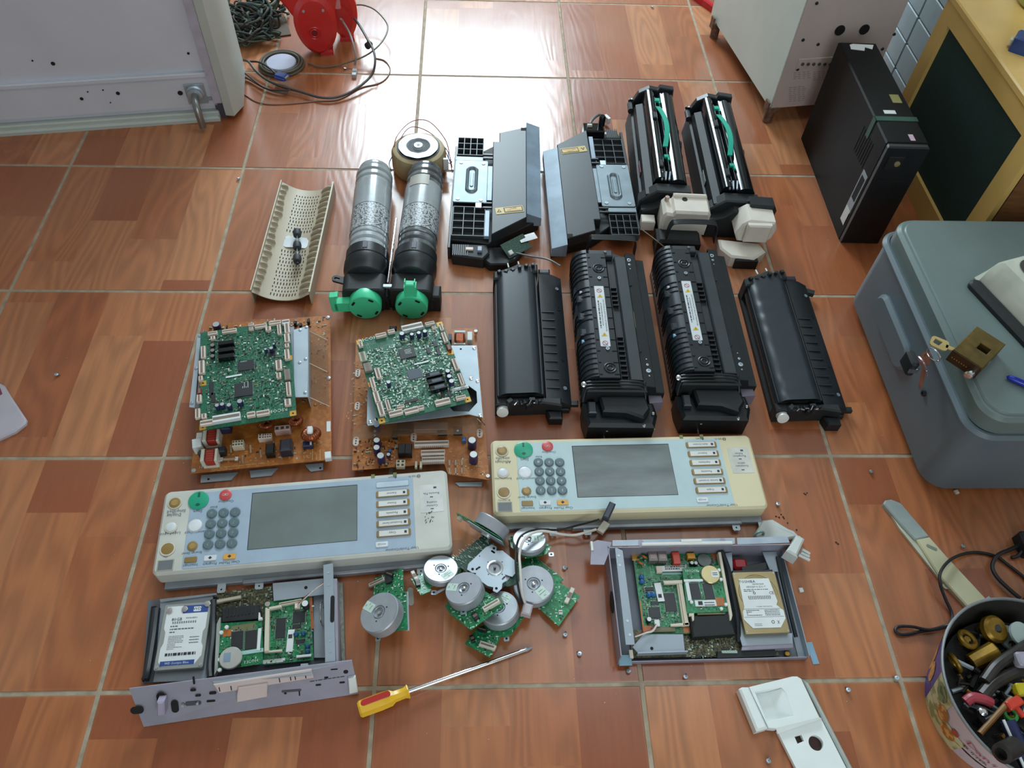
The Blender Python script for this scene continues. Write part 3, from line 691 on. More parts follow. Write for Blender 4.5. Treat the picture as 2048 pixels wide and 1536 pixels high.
def emb(u, v):
    a = u * 2 * pi; k = .5 + v * 1.0; w_, l_ = .011 * k + .002, .036
    x = w_ * cos(a); y = (l_ * .75 if sin(a) > 0 else -l_ * .75) * (1 if abs(sin(a)) > 1e-6 else 0) + w_ * sin(a) * 1.1
    return (x - .003, y * 1 - .004, .0427 + .0045 * sin(v * pi))
def emb2(u, v):
    P = slot(0, 0, .022, .085, 0, 8); n = len(P); i = int(round(u * n)) % n; px_, py_ = P[i]; s_ = .55 + v * .75
    qx = px_ * s_; qy = py_ + (px_ * 0) ; ny = (1 if py_ > 0 else -1) * (s_ - 1) * .011
    return (qx - .003, py_ + ny - .004, .0424 + .005 * sin(v * pi))
nP = len(slot(0, 0, .022, .085, 0, 8))
MB().grid(emb2, nP, 8).build('embossed_ring', METP, pl)
MB().prism(slot(-.003, -.004, .008, .05), .0424, .0442, b=.0015).build('embossed_bar', METP, pl)
for x, y in ((-.03, .056), (.022, .055), (-.032, -.072), (.02, -.074)): MB().lathe([(.0045, 0), (.004, .0014), (.0015, .0014), (.001, .0008)], (x, y, .0424), (0, 0, 1), 12).build('screw', STEEL, pl)
MB().box(.008, .022, -.098, -.082, .040, .042, b=.0006).build('metal_tab', STEEL, lu)
# ribbed frames at both ends of the plate
def cells(x0, x1, y0, y1, nx, ny, z1, nm, par):
    mb = MB(); mb.box(x0, x1, y0, y1, z1 - .018, z1 - .012)
    for i in range(nx + 1): x = x0 + (x1 - x0) * i / nx; mb.box(x - .0008, x + .0008, y0, y1, z1 - .014, z1)
    for j in range(ny + 1): y = y0 + (y1 - y0) * j / ny; mb.box(x0, x1, y - .0008, y + .0008, z1 - .014, z1)
    mb.build(nm, mat('ribbed_frame', '#343a3e', .4, var=.1), par)
cells(-.041, .02, .09, .155, 4, 3, .040, 'ribbed_frame', lu); cells(-.04, .03, -.185, -.092, 3, 4, .038, 'ribbed_frame', lu)
MB().box(-.047, -.041, -.22, .13, 0, .034, b=.001).build('side_rail', BLK, lu)
MB().box(.03, .041, -.19, -.105, .034, .042, b=.001).build('side_pad', SLB, lu)
MB().prism([(-.042, -.2), (.038, -.2), (.043, -.225), (.03, -.245), (-.036, -.236)], 0, .028, b=.003).build('end_housing', BLK2, lu)
sc = MB()
for i in range(8): sc.box(-.036 + i * .0045, -.0345 + i * .0045, -.238, -.205, .028, .03)
sc.build('housing_ribs', BLK, lu)
MB().box(-.008, .008, -.222, -.214, .028, .032, b=.0006).build('connector', PINKW, lu); MB().box(.017, .027, -.226, -.212, .028, .034, b=.001).build('connector', mat('lilac_connector', '#8b92aa', .4), lu)
for y in (.087, .074): MB().box(.02, .05, y - .0025, y + .0025, .042, .0455, b=.0006).build('clip', BLK, lu)
for y in (-.085, -.1): MB().box(.025, .05, y - .0025, y + .0025, .042, .0455, b=.0006).build('clip', BLK, lu)
lc, ls = radians(9), 0
mb = MB(); mb.ob(.084, -.118, .0553, .0558, .062, .021, radians(12)); wl = mb.build('warning_label', mat('yellow_warning_label', '#b99a2c', .4, var=.05), lu)
MB().ob(.0925, -.116, .0558, .056, .042, .0165, radians(12)).build('black_border', INK, wl); MB().ob(.0925, -.116, .056, .0562, .038, .012, radians(12)).build('yellow_field', mat('amber_label', '#c29a27', .4), wl)
tx = MB(); tx.text('LASER', .092, -.113, .0564, .006, radians(12)); tx.lines(.093, -.1175, .0564, .03, 2, .003, .001, radians(12), seed=3)
tx.build('label_lettering', mat('brown_print', '#7a5c14', .5), wl)
MB().prism([(.057, -.128), (.067, -.126), (.0605, -.118)], .0558, .0561).build('warning_triangle', INK, wl)
MB().prism([(.0597, -.1262), (.0643, -.1253), (.0613, -.1213)], .0561, .0563).build('triangle_field', mat('amber_label', '#c29a27', .4), wl)
# near-end loose board and foot (only on the first)
lu2_src = lu.e
l2 = copy_tree(lu.e, Matrix.Translation((.4655, .296, 0)) @ Matrix.Rotation(radians(180.35), 4, 'Z'), 'black laser scanner unit turned half round, warning label at the far end')
MB().prism([(.035, -.2), (.12, -.19), (.1, -.235), (.08, -.25), (.045, -.252), (.032, -.24)], 0, .02, b=.003).build('foot_moulding', BLK2, lu)
bd = MB(); bd.sheet([(.0, 0, 0), (.062, 0, 0), (.062, .036, 0), (0, .036, 0)], .0016); lb_ = bd.build('loose_board', GREEND, lu)
lb_.matrix_local = Matrix.Translation((.086, -.235, .022)) @ Matrix.Rotation(radians(38), 4, 'Z') @ Matrix.Rotation(radians(22), 4, 'X')
MB().box(.004, .014, .004, .014, 0, .006, b=.001).build('board_connector', WHITE, lb_)
MB().ob(.125, -.178, .03, .0315, .04, .02, radians(25)).build('bright_bracket', CHROME, lu)
MB().tube([(.1, -.226, .03), (.13, -.25, .045), (.165, -.275, .062), (.19, -.295, .064)], .002, k=8).build('grey_cable', WIREG, lu)
l2e = l2
MB().box(.0, .05, -.235, -.2, .02, .05, b=.003).lathe([(.008, 0), (.008, .022), (.006, .026)], (.006, -.225, .05), (0, 0, 1), 16).build('end_block', BLKG, l2e)
MB().tube([(.03, -.236, .03), (.026, -.26, .035), (.004, -.295, .03), (-.012, -.298, .02)], .0035, n=8, k=8).build('flat_cable', mat('ribbon_grey', '#5d6261', .45), l2e)
MB().ob(-.02, -.298, .008, .024, .008, .02, .5).build('cable_plug', LBL, l2e)
MB().box(.03, .042, -.222, -.216, .05, .056, b=.001).build('white_clip', OFFW, l2e)

# ---- drum units
def drum(name, label, x, y, hd, cover):
    t = Th(name, label, 'drum unit', (x, y, 0), hd, group='drum units')
    mb = MB(); extr(mb, [(-.055, .0), (.045, .0), (.05, .02), (.046, .07), (.0, .078), (-.02, .06), (-.05, .05)], -.055, .335, b=.003); mb.build('frame', BLK2, t)
    mb = MB(); extr(mb, [(-.045, .05), (-.03, .05), (-.026, .08), (-.042, .075)], -.03, .31, b=.002); mb.build('side_channel', BLK2, t)
    top = MB(); extr(top, [(-.026, .06), (.006, .06), (.005, .09)] + [(-.009 + .014 * cos(radians(a)), .088 + .014 * sin(radians(a))) for a in range(15, 180, 15)] + [(-.026, .082)], 0, .345); top.build('left_cover', BLKG, t)
    top = MB(); extr(top, [(.006, .06), (.05, .06), (.05, .082)] + [(.029 + .021 * cos(radians(a)), .084 + .0165 * sin(radians(a))) for a in range(10, 180, 14)] + [(.007, .088)], -.005, .34); top.build('right_cover', BLKG, t)
    # end plate far side
    mb = MB(); extr(mb, [(-.048, .0), (.05, .0), (.054, .06), (.05, .104), (.016, .108), (.012, .1), (-.01, .104), (-.034, .09), (-.048, .06)], .335, .352, b=.002); mb.rod((-.05, .31, .055), (-.05, .34, .055), .008); mb.build('far_end_plate', BLK, t)
    MB().lathe([(.008, 0), (.009, .003), (.006, .008), (0, .009)], (-.048, .345, .06), (0, 1, .3), 14, cap=False).build('metal_bush', CHROME, t)
    # green strap
    P = []
    n = 20
    def strap(u, v):
        y = .262 - u * .155; xx = -.002 + .012 * sin(u * pi * .9) ; return (xx + (v - .5) * .0115 + .006, y, .1045 + .008 * sin(u * pi))
    MB().grid(strap, 24, 2, t=.0025).build('green_strap', TEAL, t)
    MB().box(-.001, .012, .285, .298, .099, .104, b=.001).box(.008, .012, .278, .29, .099, .103).build('green_tab', TEAL, t)
    MB().box(.003, .014, .07, .08, .098, .103, b=.001).box(.01, .014, .06, .072, .098, .103).build('green_tab', TEAL, t)
    for yy in (.225, .045): MB().box(-.012, -.002, yy - .012, yy + .012, .1, .107, b=.002).build('latch', BLK, t)
    g = MB()
    for k in range(14): a = k * 2 * pi / 14
    for (gy, gr) in ((.16, .018), (.215, .012), (.12, .010)):
        P = []
        for k in range(24):
            for rr_, da in ((gr, -.08), (gr, .02), (gr * .86, .06), (gr * .86, .16)): a = 2 * pi * k / 24 + da; P.append((rr_ * cos(a), rr_ * sin(a)))
        g.X = Matrix.Translation((.049, gy, .06)) @ Matrix.Rotation(pi / 2, 4, 'Y'); g.prism(P, 0, .008); g.X = None
        g.build('gear', BLK, t); g = MB()
    MB().box(-.0465, -.0455, .06, .1, .052, .066).build('side_sticker', mat('faded_red_label', '#8d5560', .5) if cover == 0 else mat('grey_sticker', '#9aa09c', .5), t)
    mb = MB(); extr(mb, [(-.055, .0), (.06, .0), (.062, .07), (.055, .088), (-.02, .09), (-.055, .06)], -.035, -.005, b=.003); mb.build('near_end_plate', BLK, t)
    for i in range(3): MB().rod((-.008 + i * .008, -.004, .097), (-.006 + i * .009, .02, .1), .0022).build('terminal_pin', STEEL, t)
    CW = mat('cream_white_cover', '#d3cbbf', .42, var=.05)
    if cover == 0:
        mb = MB(); extr(mb, [(-.012, .03), (.088, .03), (.09, .088), (.084, .096), (.012, .096), (.008, .088), (-.006, .09), (-.012, .082)], -.108, -.05, b=.005); c_ = mb.build('white_end_cover', CW, t)
        MB().box(.012, .085, -.06, -.05, .09, .102, b=.003).build('cover_ridge', CW, c_)
        MB().lathe([(.006, 0), (.006, .0006)], (.036, -.066, .0962), (0, 0, 1), 18).build('cover_hole', HOLE, c_)
        MB().cyl(-.002, -.064, .09, .1, .005, b=.001).build('cover_post', mat('pinkish_post', '#b39a8d', .5), c_)
        MB().box(-.05, -.02, -.085, -.06, .02, .045, b=.002).build('white_tab', CW, t)
        MB().box(-.02, .075, -.145, -.1, .0, .045, b=.006).build('lower_housing', BLK2, t)
    else:
        mb = MB(); mb.X = XZ(); Pc = [(.010, .03), (.07, .025), (.084, .04), (.088, .066), (.08, .086), (.025, .09), (.01, .078), (.0, .05)]
        mb.prism(Pc, .04, .098, 0, .004, bb=.003); mb.X = None; c_ = mb.build('white_end_cover', CW, t)
        mb = MB(); extr(mb, [(.018, .04), (.07, .04), (.07, .088), (.018, .088)], -.112, -.098, b=.003); mb.build('cover_ridge', CW, c_)
        mb = MB(); extr(mb, [(.03, .04), (.088, .04), (.092, .08), (.084, .094), (.03, .096)], -.055, -.02, b=.004); mb.build('black_shoulder', BLK, t)
        MB().prism([(-.03, -.09), (.06, -.10), (.07, -.125), (.04, -.15), (-.01, -.145), (-.03, -.12)], .0, .03, b=.004).build('white_foot', CW, t)
        MB().box(.0, .05, -.152, -.142, 0, .026, b=.003).build('lower_housing', BLK2, t)
    return t
d1 = drum('drum_unit', 'glossy black drum unit with green strap and a square cream end cover', .5706, .2603, radians(-2.95), 0)
d2 = drum('drum_unit', 'glossy black drum unit with green strap and a rounded cream end cover', .7175, .2314, radians(-2.0), 1)
# ---- fuser units
FZ = mat('fuser_black_plastic', '#12181c', .45, var=.2, bump=.06, spec=.35)
FZ2 = mat('fuser_cover_plastic', '#202930', .33, var=.15)
HAZ = mat('hazard_yellow', '#c9a820', .4); REDI = mat('red_ink', '#b0384a', .5)
def fuser(label, x, y, hd):
    t = Th('fuser_unit', label, 'fuser unit', (x, y, 0), hd, group='fuser units')
    mb = MB(); mb.box(-.06, .05, -.15, .18, .0, .07, b=.004).box(.04, .084, -.14, .17, .0, .03, b=.003); mb.build('frame', FZ, t)
    # ribbed curved cover on the left
    prof = [(-.036, .098)] + [(-.036 - .028 * sin(a), .066 + .032 * cos(a)) for a in [radians(15 * i) for i in range(1, 7)]] + [(-.062, .02), (-.036, .02)]
    mb = MB(); extr(mb, prof, -.150, .172, b=0); cvr = mb.build('curved_cover', FZ2, t)
    for i in range(27):
        yy = -.145 + i * .0118
        if i in (9, 10, 14, 15, 19): continue
        pr = [(-.037, .0975), (-.037, .0995)] + [(-.036 - .0298 * sin(a), .066 + .0338 * cos(a)) for a in [radians(18 * k) for k in range(1, 6)]] + [(-.0635, .03), (-.061, .03)]
        mb = MB(); extr(mb, pr, yy, yy + .0016); mb.build('rib', FZ, t)
    for i, yy in enumerate((.045, .0, -.04)):
        MB().box(-.062, -.046, yy - .009, yy + .007, .078, .093, b=.003).build('cover_hook', FZ2, t)
    MB().box(-.056, -.051, .056, .062, .084, .094, b=.001).build('white_clip', mat('pale_lilac_clip', '#aeb4c8', .4), t)
    MB().box(-.06, -.054, -.064, -.059, .084, .09, b=.001).build('blue_clip', mat('pale_blue_clip', '#8fc4e4', .4), t)
    # centre strip
    MB().box(-.036, .003, -.152, .165, .06, .096, b=.001).build('centre_strip', FZ, t)
    for sy in (1, -1):
        MB().torus((-.014, .122 * sy - (.008 if sy < 0 else 0), .0965), (0, 0, 1), .0105, .0014, n=24).torus((-.014, .122 * sy - (.008 if sy < 0 else 0), .0965), (0, 0, 1), .0055, .0012, n=18).build('moulded_ring', FZ2, t)
        MB().lathe([(.0035, 0), (.0035, .002), (.0018, .002), (.0018, .0005)], (-.015, .09 * sy + .004, .0962), (0, 0, 1), 12).build('screw', STEEL, t)
    for i in range(12):
        yy = -.145 + i * .027
        MB().box(-.034, -.029, yy, yy + .0015, .096, .0972).box(-.007, .002, yy, yy + .0015, .096, .0972).build('strip_rib', FZ, t)
    lb = MB().rbox(-.0272, -.0088, -.0805, .0725, .0962, .0968, .0015).build('caution_label', mat('caution_label_white', '#c9ced2', .4, var=.02), t)
    M_ = MB()
    for yy in (.060, -.0725): 
        MB().torus((-.018, yy, .0969), (0, 0, 1), .0047, .0005, n=20, k=4).rod((-.0215, yy + .003, .0969), (-.0145, yy - .003, .0969), .0005, n=4).build('prohibition_sign', REDI, lb)
    for yy in (.046, -.052):
        MB().prism([(-.0235, yy - .0045), (-.0125, yy - .0035), (-.0175, yy + .005)], .0968, .0971).build('warning_triangle', HAZ, lb)
        MB().prism([(-.0187, yy - .002), (-.0174, yy - .002), (-.0175, yy + .0022)], .0971, .0973).build('exclamation_mark', INK, lb)
    tx = MB()
    tx.text('CAUTION ACHTUNG ATTENTION', -.0125, -.003, .0970, .0042, radians(-90), sx=1.25); tx.text('ATTENZIONE PRECAUCION', -.018, -.001, .0970, .0038, radians(-90), sx=1.2)
    tx.lines(-.0235, -.001, .0970, .07, 1, .002, .0022, radians(-90), seed=9); tx.text('RICOH', -.018, -.078, .0970, .003, 0)
    tx.build('label_lettering', INK, lb)
    # channel and flat plate on the right
    MB().box(.008, .024, -.145, .160, .066, .078).build('channel_floor', BLK2, t)
    for i in range(14):
        MB().box(.009, .02, -.14 + i * .0115 + (.07 if i > 8 else 0), -.1375 + i * .0115 + (.07 if i > 8 else 0), .078, .084).build('paper_guide_rib', FZ, t)
    MB().box(.022, .046, -.15, .165, .07, .088, b=.002).build('guide_bar', mat('slate_black_bar', '#2a3136', .35, var=.1), t)
    fpx = MB(); extr(fpx, [(.048, .05), (.089, .04), (.089, .058), (.073, .06), (.068, .076), (.048, .079)], -.158, .185, b=.001); fp_ = fpx.build('flat_guide_plate', FZ, t)
    for yy, r in ((-.095, .0012), (-.108, .0025), (-.122, .0045), (-.134, .0015), (.165, .0045), (.152, .0025), (.14, .0012)):
        MB().lathe([(r, 0), (r, .0012), (r * .5, .0014), (r * .5, .0004)], (.060 + (-.122 - yy) * .02, yy, .0772), (0, 0, 1), 12).build('screw', STEEL, t)
    for yy in (.095, -.075): MB().cyl(.048, yy, .078, .0805, .005, n=14).build('round_notch', HOLE, t)
    MB().rod((.047, .02, .081), (.047, -.02, .081), .0009).build('copper_strip', mat('yellow_strip', '#a99a5a', .4), t)
    for yy in (.06, .0, -.07): MB().box(.086, .0895, yy - .012, yy + .008, .03, .055, b=.001).build('edge_tooth', FZ, t)
    MB().prism([(.06, -.175), (.086, -.172), (.084, -.155), (.06, -.152)], .02, .05, b=.001).build('grey_bracket', mat('lilac_grey_plastic', '#6f6a78', .45), t)
    # near end: three bowed bars and the motor housing
    for i in range(3):
        z_ = .088 - i * .002; y_ = -.158 - i * .0055
        MB().tube([(-.064, y_ - .012, .06), (-.06, y_, z_ - .006), (-.05, y_ + .002, z_), (.0, y_ + .003, z_ + .001), (.038, y_ + .002, z_), (.047, y_ - .001, z_ - .006), (.051, y_ - .012, .06)], .0019, n=8, k=4).build('bowed_bar', BLK, t)
    MB().prism([(-.062, -.172), (-.062, -.196), (-.056, -.225), (.064, -.226), (.072, -.2), (.068, -.172)], .0, .05, b=.006).build('end_housing', FZ, t)
    MB().prism([(-.035, -.170), (-.03, -.205), (.012, -.207), (.042, -.220), (.056, -.2), (.05, -.168)], .05, .068, b=.004).build('housing_boss', FZ, t)
    MB().box(-.055, -.04, -.205, -.18, .05, .062, b=.002).build('small_boss', FZ2, t)
    MB().box(-.058, .052, -.172, -.148, .04, .082, b=.003).build('end_plate', BLK2, t)
    for x_, y_, z_, r_ in ((-.063, -.158, .082, .005), (.063, -.2, .052, .0028), (-.02, -.223, .03, .0026), (.045, -.222, .045, .003), (.066, -.218, .03, .0024)):
        MB().lathe([(r_, 0), (r_, .003), (r_ * .5, .004)], (x_, y_, z_), (0, -.5, 1), 12).build('screw', CHROME, t)
    MB().rod((-.024, -.226, .018), (-.024, -.236, .018), .002).build('shaft_end', CHROME, t)
    # far end
    MB().prism([(-.055, .165), (.05, .165), (.052, .195), (.03, .205), (-.04, .2), (-.058, .185)], .0, .06, b=.004).build('far_housing', FZ, t)
    MB().box(-.03, .02, .166, .184, .06, .088, b=.002).build('far_plate', mat('slate_black_bar', '#2a3136', .35), t)
    MB().lathe([(.003, 0), (.003, .003)], (.005, .176, .088), (0, 0, 1), 10).build('screw', CHROME, t)
    return t
fuser('long ribbed black fuser unit with white caution label, beside the left belt unit', .4079, -.1416, radians(-.44))
o2 = at(1120 + .25386 * 400 + 178, 480 + .25386 * 600 - 11, .09)
fuser('long ribbed black fuser unit with white caution label, beside the right belt unit', o2.x, o2.y, radians(-.6))
# brown wires between the units
single(MB().tube([(.50, .10, .09), (.52, .06, .10), (.53, .05, .098), (.545, .042, .09)], .0012).build('brown_wire', mat('brown_wire', '#5a4530', .5)), 'short brown wire crossing between fuser and drum units', 'wire')
bw = MB()
for k in range(4):
    dx = k * .0
    bw = MB().tube([(.385, .085 - .004 * k, .05), (.388, .083 - .004 * k, .085), (.40, .081 - .004 * k, .092), (.47, .079 - .004 * k, .091), (.482, .077 - .004 * k, .084), (.484, .075 - .004 * k, .05)], .0017, n=8, k=5)
    if k == 0: wire_t = Th('wire_bundle', 'curved black wire loops over the far end of the left fuser unit', 'wires', (0, 0, 0))
    bw.build('wire', BLK, wire_t)
wire_u = Th('wire_bundle', 'curved black wire loops in front of the square cream end cover', 'wires', (0, 0, 0))
for k in range(4):
    MB().tube([(.560, .128 - .004 * k, .05), (.564, .126 - .004 * k, .09), (.58, .124 - .004 * k, .099), (.645, .122 - .004 * k, .099), (.66, .12 - .004 * k, .09), (.663, .118 - .004 * k, .05)], .0017, n=8, k=5).build('wire', BLK, wire_u)

# ---- transfer belt units
BELT = mat('dark_belt_film', '#222a31', .36, var=.08, vs=20, bump=.02)
def belt(label, x, y, hd, wavy):
    t = Th('transfer_belt_unit', label, 'belt unit', (x, y, 0), hd, group='transfer belt units')
    MB().box(-.004, .135, .008, .325, .0, .012, b=.002).build('base', BLK2, t)
    def bl(u, v):
        # closed loop round two rollers
        w_, h_ = .084, .02; a = u * 2 * pi
        if u < .5: s_ = u * 2
        P = slot(w_ / 2, .032, w_ + .004, .044, 0, 8); n = len(P); q = P[int(round(u * n)) % n]
        yy = .014 + v * .302 + .026 * max(0, min(1, q[0] / w_)) * (v) + 0.004 * (q[0] / w_)
        zz = q[1] + (.0009 * sin(v * 42 + 2 * sin(v * 9)) * max(0, sin(pi * min(1, max(0, q[0] / w_)))) if wavy and q[1] > .03 else 0)
        return (q[0], yy, zz)
    n = len(slot(0, 0, .088, .044, 0, 8))
    mb = MB(); mb.grid(bl, n, 90); mb.build('belt', BELT, t)
    MB().prism([(.0, .016), (.084, .02), (.084, .335), (.0, .31)], .02, .045).build('belt_core', BLK2, t)
    # right side ribbed frame
    mb = MB(); extr(mb, [(.09, .0), (.138, .0), (.138, .022), (.118, .034), (.09, .036)], .012, .338, b=.002); mb.build('side_frame', BLK, t)
    for i in range(10): MB().box(.092, .117, .04 + i * .021, .0412 + i * .021, .034, .0372).build('frame_rib', FZ2, t)
    for yy in (.3, .245, .115, .045): MB().lathe([(.0038, 0), (.0038, .0015), (.0018, .0015), (.0018, .0005)], (.127, yy, .0285), (.4, 0, 1), 12).build('screw' if yy in (.3, .045) else 'clip', STEEL if yy in (.3, .045) else FZ2, t)
    MB().box(.091, .115, .338, .352, .012, .036, b=.003).build('frame_end', mat('violet_black_plastic', '#232034', .4), t)
    # ends
    rr = random.Random(5)
    MB().prism([(-.004, .0), (.084, .004), (.118, -.002), (.118, .016), (-.004, .018)], .002, .04, b=.003).build('near_end_frame', BLK2, t)
    for i in range(9):
        x_ = .022 + i * .0068; MB().ob(x_, .004 + rr.uniform(-.006, .004), .028, .042 + rr.uniform(0, .008), rr.uniform(.004, .010), rr.uniform(.004, .012), rr.uniform(0, 3), b=.001).build('mechanism_piece', BLK if i % 2 else FZ2, t)
    for i in range(5): MB().rod((.03 + i * .009, rr.uniform(-.006, .004), .046), (.034 + i * .009, rr.uniform(-.006, .006), .05), .0011).build('pin', CHROME, t)
    MB().lathe([(.007, 0), (.0105, .002), (.0105, .007), (.0085, .0085), (.0085, .011), (.0108, .013), (.0108, .017), (.004, .018)], (.009, .006, .024), (0, -1, .25), 26).build('white_knob', WHITE, t)
    MB().prism([(.09, .0), (.12, .0), (.12, -.018), (.095, -.018)], .0, .022, b=.003).build('connector_block', FZ, t)
    MB().box(.118, .152, .016, .026, .008, .018, b=.002).build('side_tab', BLK, t)
    mb = MB(); mb.prism([(-.004, .305), (.088, .328), (.088, .35), (.06, .346), (.05, .352), (.03, .34), (-.004, .326)], .002, .052, b=.003); mb.build('far_end_frame', BLK2, t)
    for i in range(6): MB().ob(.008 + i * .014, .322 + i * .004, .05, .056 + rr.uniform(0, .006), .007, .007, rr.uniform(0, 3), b=.001).build('mechanism_piece', BLK, t)
    for i in range(2): MB().rod((.028 + i * .022, .34 + i * .004, .05), (.026 + i * .022, .352 + i * .005, .05), .0016).build('pin', LBL, t)
    return t
belt('flat black belt unit with white knob and smooth belt, left of both fusers', .1898, -.3132, 0, False)
b2 = belt('flat black belt unit with white knob and rippled belt, nearest the grey box', .7085, -.3267, radians(-.45), True)
MB().prism([(.138, .318), (.152, .314), (.156, .324), (.140, .33)], .01, .02).build('broken_tab', BLK, b2)
# ================================================================== circuit boards
def comp(t, name, m, u, v, zt, w, d, h, rz=0, b=.0006, zoff=0, par=None):
    P = t.p(u, v, zt); return MB().ob(P.x, P.y, P.z - h, P.z, w, d, rz, b=b).build(name, m, par or t)
def capac(t, u, v, zb, r, h, m=None, top=None):
    P = t.p(u, v, zb + h); mb = MB().lathe([(r * .9, 0), (r, .0008), (r, h - .001), (r * .9, h)], (P.x, P.y, zb), (0, 0, 1), 16); o = mb.build('capacitor', m or CAPB, t)
    MB().cyl(P.x, P.y, zb + h, zb + h + .0004, r * .82, n=16).build('capacitor_top', top or ALUC, o); return o
ALUC = mat('bright_can_top', '#c4c8cc', .3, .6, var=.05)
def conn(t, u, v, zb, w, d, h=.006, rz=0, m=None, name='connector'):
    P = t.p(u, v, zb + h); o = MB().ob(P.x, P.y, zb, zb + h, w, d, rz, b=.0005).build(name, m or PINKW, t)
    iw, idp = (w - .002, d * .42) if w > d else (w * .42, d - .002)
    MB().ob(P.x, P.y, zb + h, zb + h + .0002, iw, idp, rz).build('contact_recess', mat('contact_recess', '#7c6d60', .6), o); return o
def chip(t, u, v, zb, w, d, rz=0, h=.0025, legs=True, m=None):
    P = t.p(u, v, zb + h); o = MB().ob(P.x, P.y, zb + .0004, zb + h, w, d, rz, b=.0003).build('chip', m or CHIP, t)
    if legs:
        mb = MB(); n = max(4, int(w / .0016)); n2 = max(4, int(d / .0016)); mb.X = Matrix.Translation((P.x, P.y, zb)) @ Matrix.Rotation(rz, 4, 'Z')
        for i in range(n):
            x = -w / 2 + (i + .5) * w / n
            for s_ in (1, -1): mb.box(x - .0003, x + .0003, s_ * d / 2, s_ * (d / 2 + .0016), .0002, .0008)
        if w > .012:
            for i in range(n2):
                y = -d / 2 + (i + .5) * d / n2
                for s_ in (1, -1): mb.box(s_ * w / 2, s_ * (w / 2 + .0016), y - .0003, y + .0003, .0002, .0008)
        mb.build('chip_legs', TRACE, o, kind='stuff')
    return o
def clutter(t, x0, x1, y0, y1, z, n, seed, mats, smin=.0008, smax=.0032, avoid=(), name='small_components', par=None, hmax=.0016):
    R_ = random.Random(seed); mb = MB(); k = 0
    while k < n:
        x = R_.uniform(x0, x1); y = R_.uniform(y0, y1); k += 1
        if any(a < x < b and c < y < d for a, b, c, d in avoid): continue
        a_, b_ = R_.uniform(smin, smax), R_.uniform(smin * .7, smax * .45)
        if R_.random() < .5: a_, b_ = b_, a_
        h = R_.uniform(.0003, hmax); mi = R_.choices(range(len(mats)), [m[1] for m in mats])[0]
        vs = [(x - a_, y - b_, z), (x + a_, y - b_, z), (x + a_, y + b_, z), (x - a_, y + b_, z)]; vs += [(p, q, z + h) for p, q, _ in vs]
        mb.add(vs, [(4, 5, 6, 7), (0, 1, 5, 4), (1, 2, 6, 5), (2, 3, 7, 6), (3, 0, 4, 7)], mi)
    return mb.build(name, [m[0] for m in mats], par or t, kind='stuff', smooth=False)
MIX = [(mat('dull_solder', '#6f8a7c', .4, .3), 4), (SILK, .9), (CHIP, 3), (mat('tan_resistor', '#8f7a5a', .5), 1), (GREEN, 2)]
MIX_SHEEN = [(TRACE, 6), (SILK, 4), (CHIP, 2), (mat('tan_resistor', '#8f7a5a', .5), .6), (GREEN, 1)]  # paler parts put the right board's reflections into the colour
def traces(t, x0, x1, y0, y1, z, n, seed, m, par=None, wd=.0003):
    R_ = random.Random(seed); mb = MB()
    for _ in range(n):
        x = R_.uniform(x0, x1); y = R_.uniform(y0, y1); L_ = R_.uniform(.004, .02)
        if R_.random() < .5: a, b = (min(L_, x1 - x), wd)
        else: a, b = (wd, min(L_, y1 - y))
        if a <= 0 or b <= 0: continue
        mb.add([(x, y, z), (x + a, y, z), (x + a, y + b, z), (x, y + b, z)], [(0, 1, 2, 3)])
    return mb.build('board_tracks', m, par or t, kind='stuff', smooth=False)

# ---- left power board
cz = .019
f = frame4((416, 649), (661, 631), (380, 948), (663, 918), cz)
pb = Th('power_supply_board', 'amber power supply circuit board on grey metal feet, under the left green board', 'circuit board', (*f[0], 0), f[1])
w2, l2_ = f[2] / 2, f[3] / 2
MB().prism(rrect(-w2, w2, -l2_, l2_, .002, 2), cz - .0016, cz).build('board', BROWN, pb)
c5 = K(360, 600, .3125); c7b = K(370, 820, 310 / 2048)
mb = MB()
for P in ([(205, 935), (205, 960), (610, 925), (700, 820), (215, 860)], [(865, 860), (865, 893), (1140, 865), (1230, 765), (850, 800)], [(1600, 750), (1660, 812), (1825, 790), (1825, 700), (1590, 720)]):
    Q = [pb.q(*c7b(*p), .003) for p in P]; MB().prism(Q, .001, .003).build('metal_foot', PLATE, pb)
for q in ((310, 915), (1788, 768)): P = pb.p(*c7b(*q), .003); MB().cyl(P.x, P.y, .003, .0034, .002, n=12).build('foot_hole', HOLE, pb)
MB().box(-w2 + .01, w2 - .02, -l2_ + .012, l2_ - .01, .003, .0075, b=.001).box(-w2 + .02, -w2 + .03, -l2_ + .02, l2_ - .02, .0, .014).box(w2 - .03, w2 - .02, -l2_ + .02, l2_ - .02, .0, .014).build('chassis_plate', GREYM, pb)
for a in ((-w2 + .005, -l2_ + .005), (w2 - .005, l2_ - .006), (w2 - .004, .01)): MB().lathe([(.004, 0), (.0038, .0015), (.001, .002)], (a[0], a[1], cz), (0, 0, 1), 12).build('screw', STEEL, pb)
clutter(pb, -w2 + .01, w2 - .01, -l2_ + .008, -l2_ + .05, cz, 70, 3, [(mat('solder_tan', '#c08a52', .4), 3), (TRACE, 1), (CHIP, .6)], .001, .003)
clutter(pb, w2 - .055, w2 - .004, -.05, l2_ - .004, cz, 120, 4, [(mat('solder_tan', '#c08a52', .4), 2), (TRACE, 1), (CHIP, 1.2)], .0008, .0028)
clutter(pb, -w2 + .004, w2 - .06, l2_ - .03, l2_ - .004, cz, 60, 5, [(TRACE, 2), (CHIP, 1), (PINKW, 1)], .001, .003, hmax=.006)
traces(pb, -w2 + .01, w2 - .006, -l2_ + .01, l2_ - .01, cz + .0001, 150, 6, mat('light_track', '#c58246', .4))
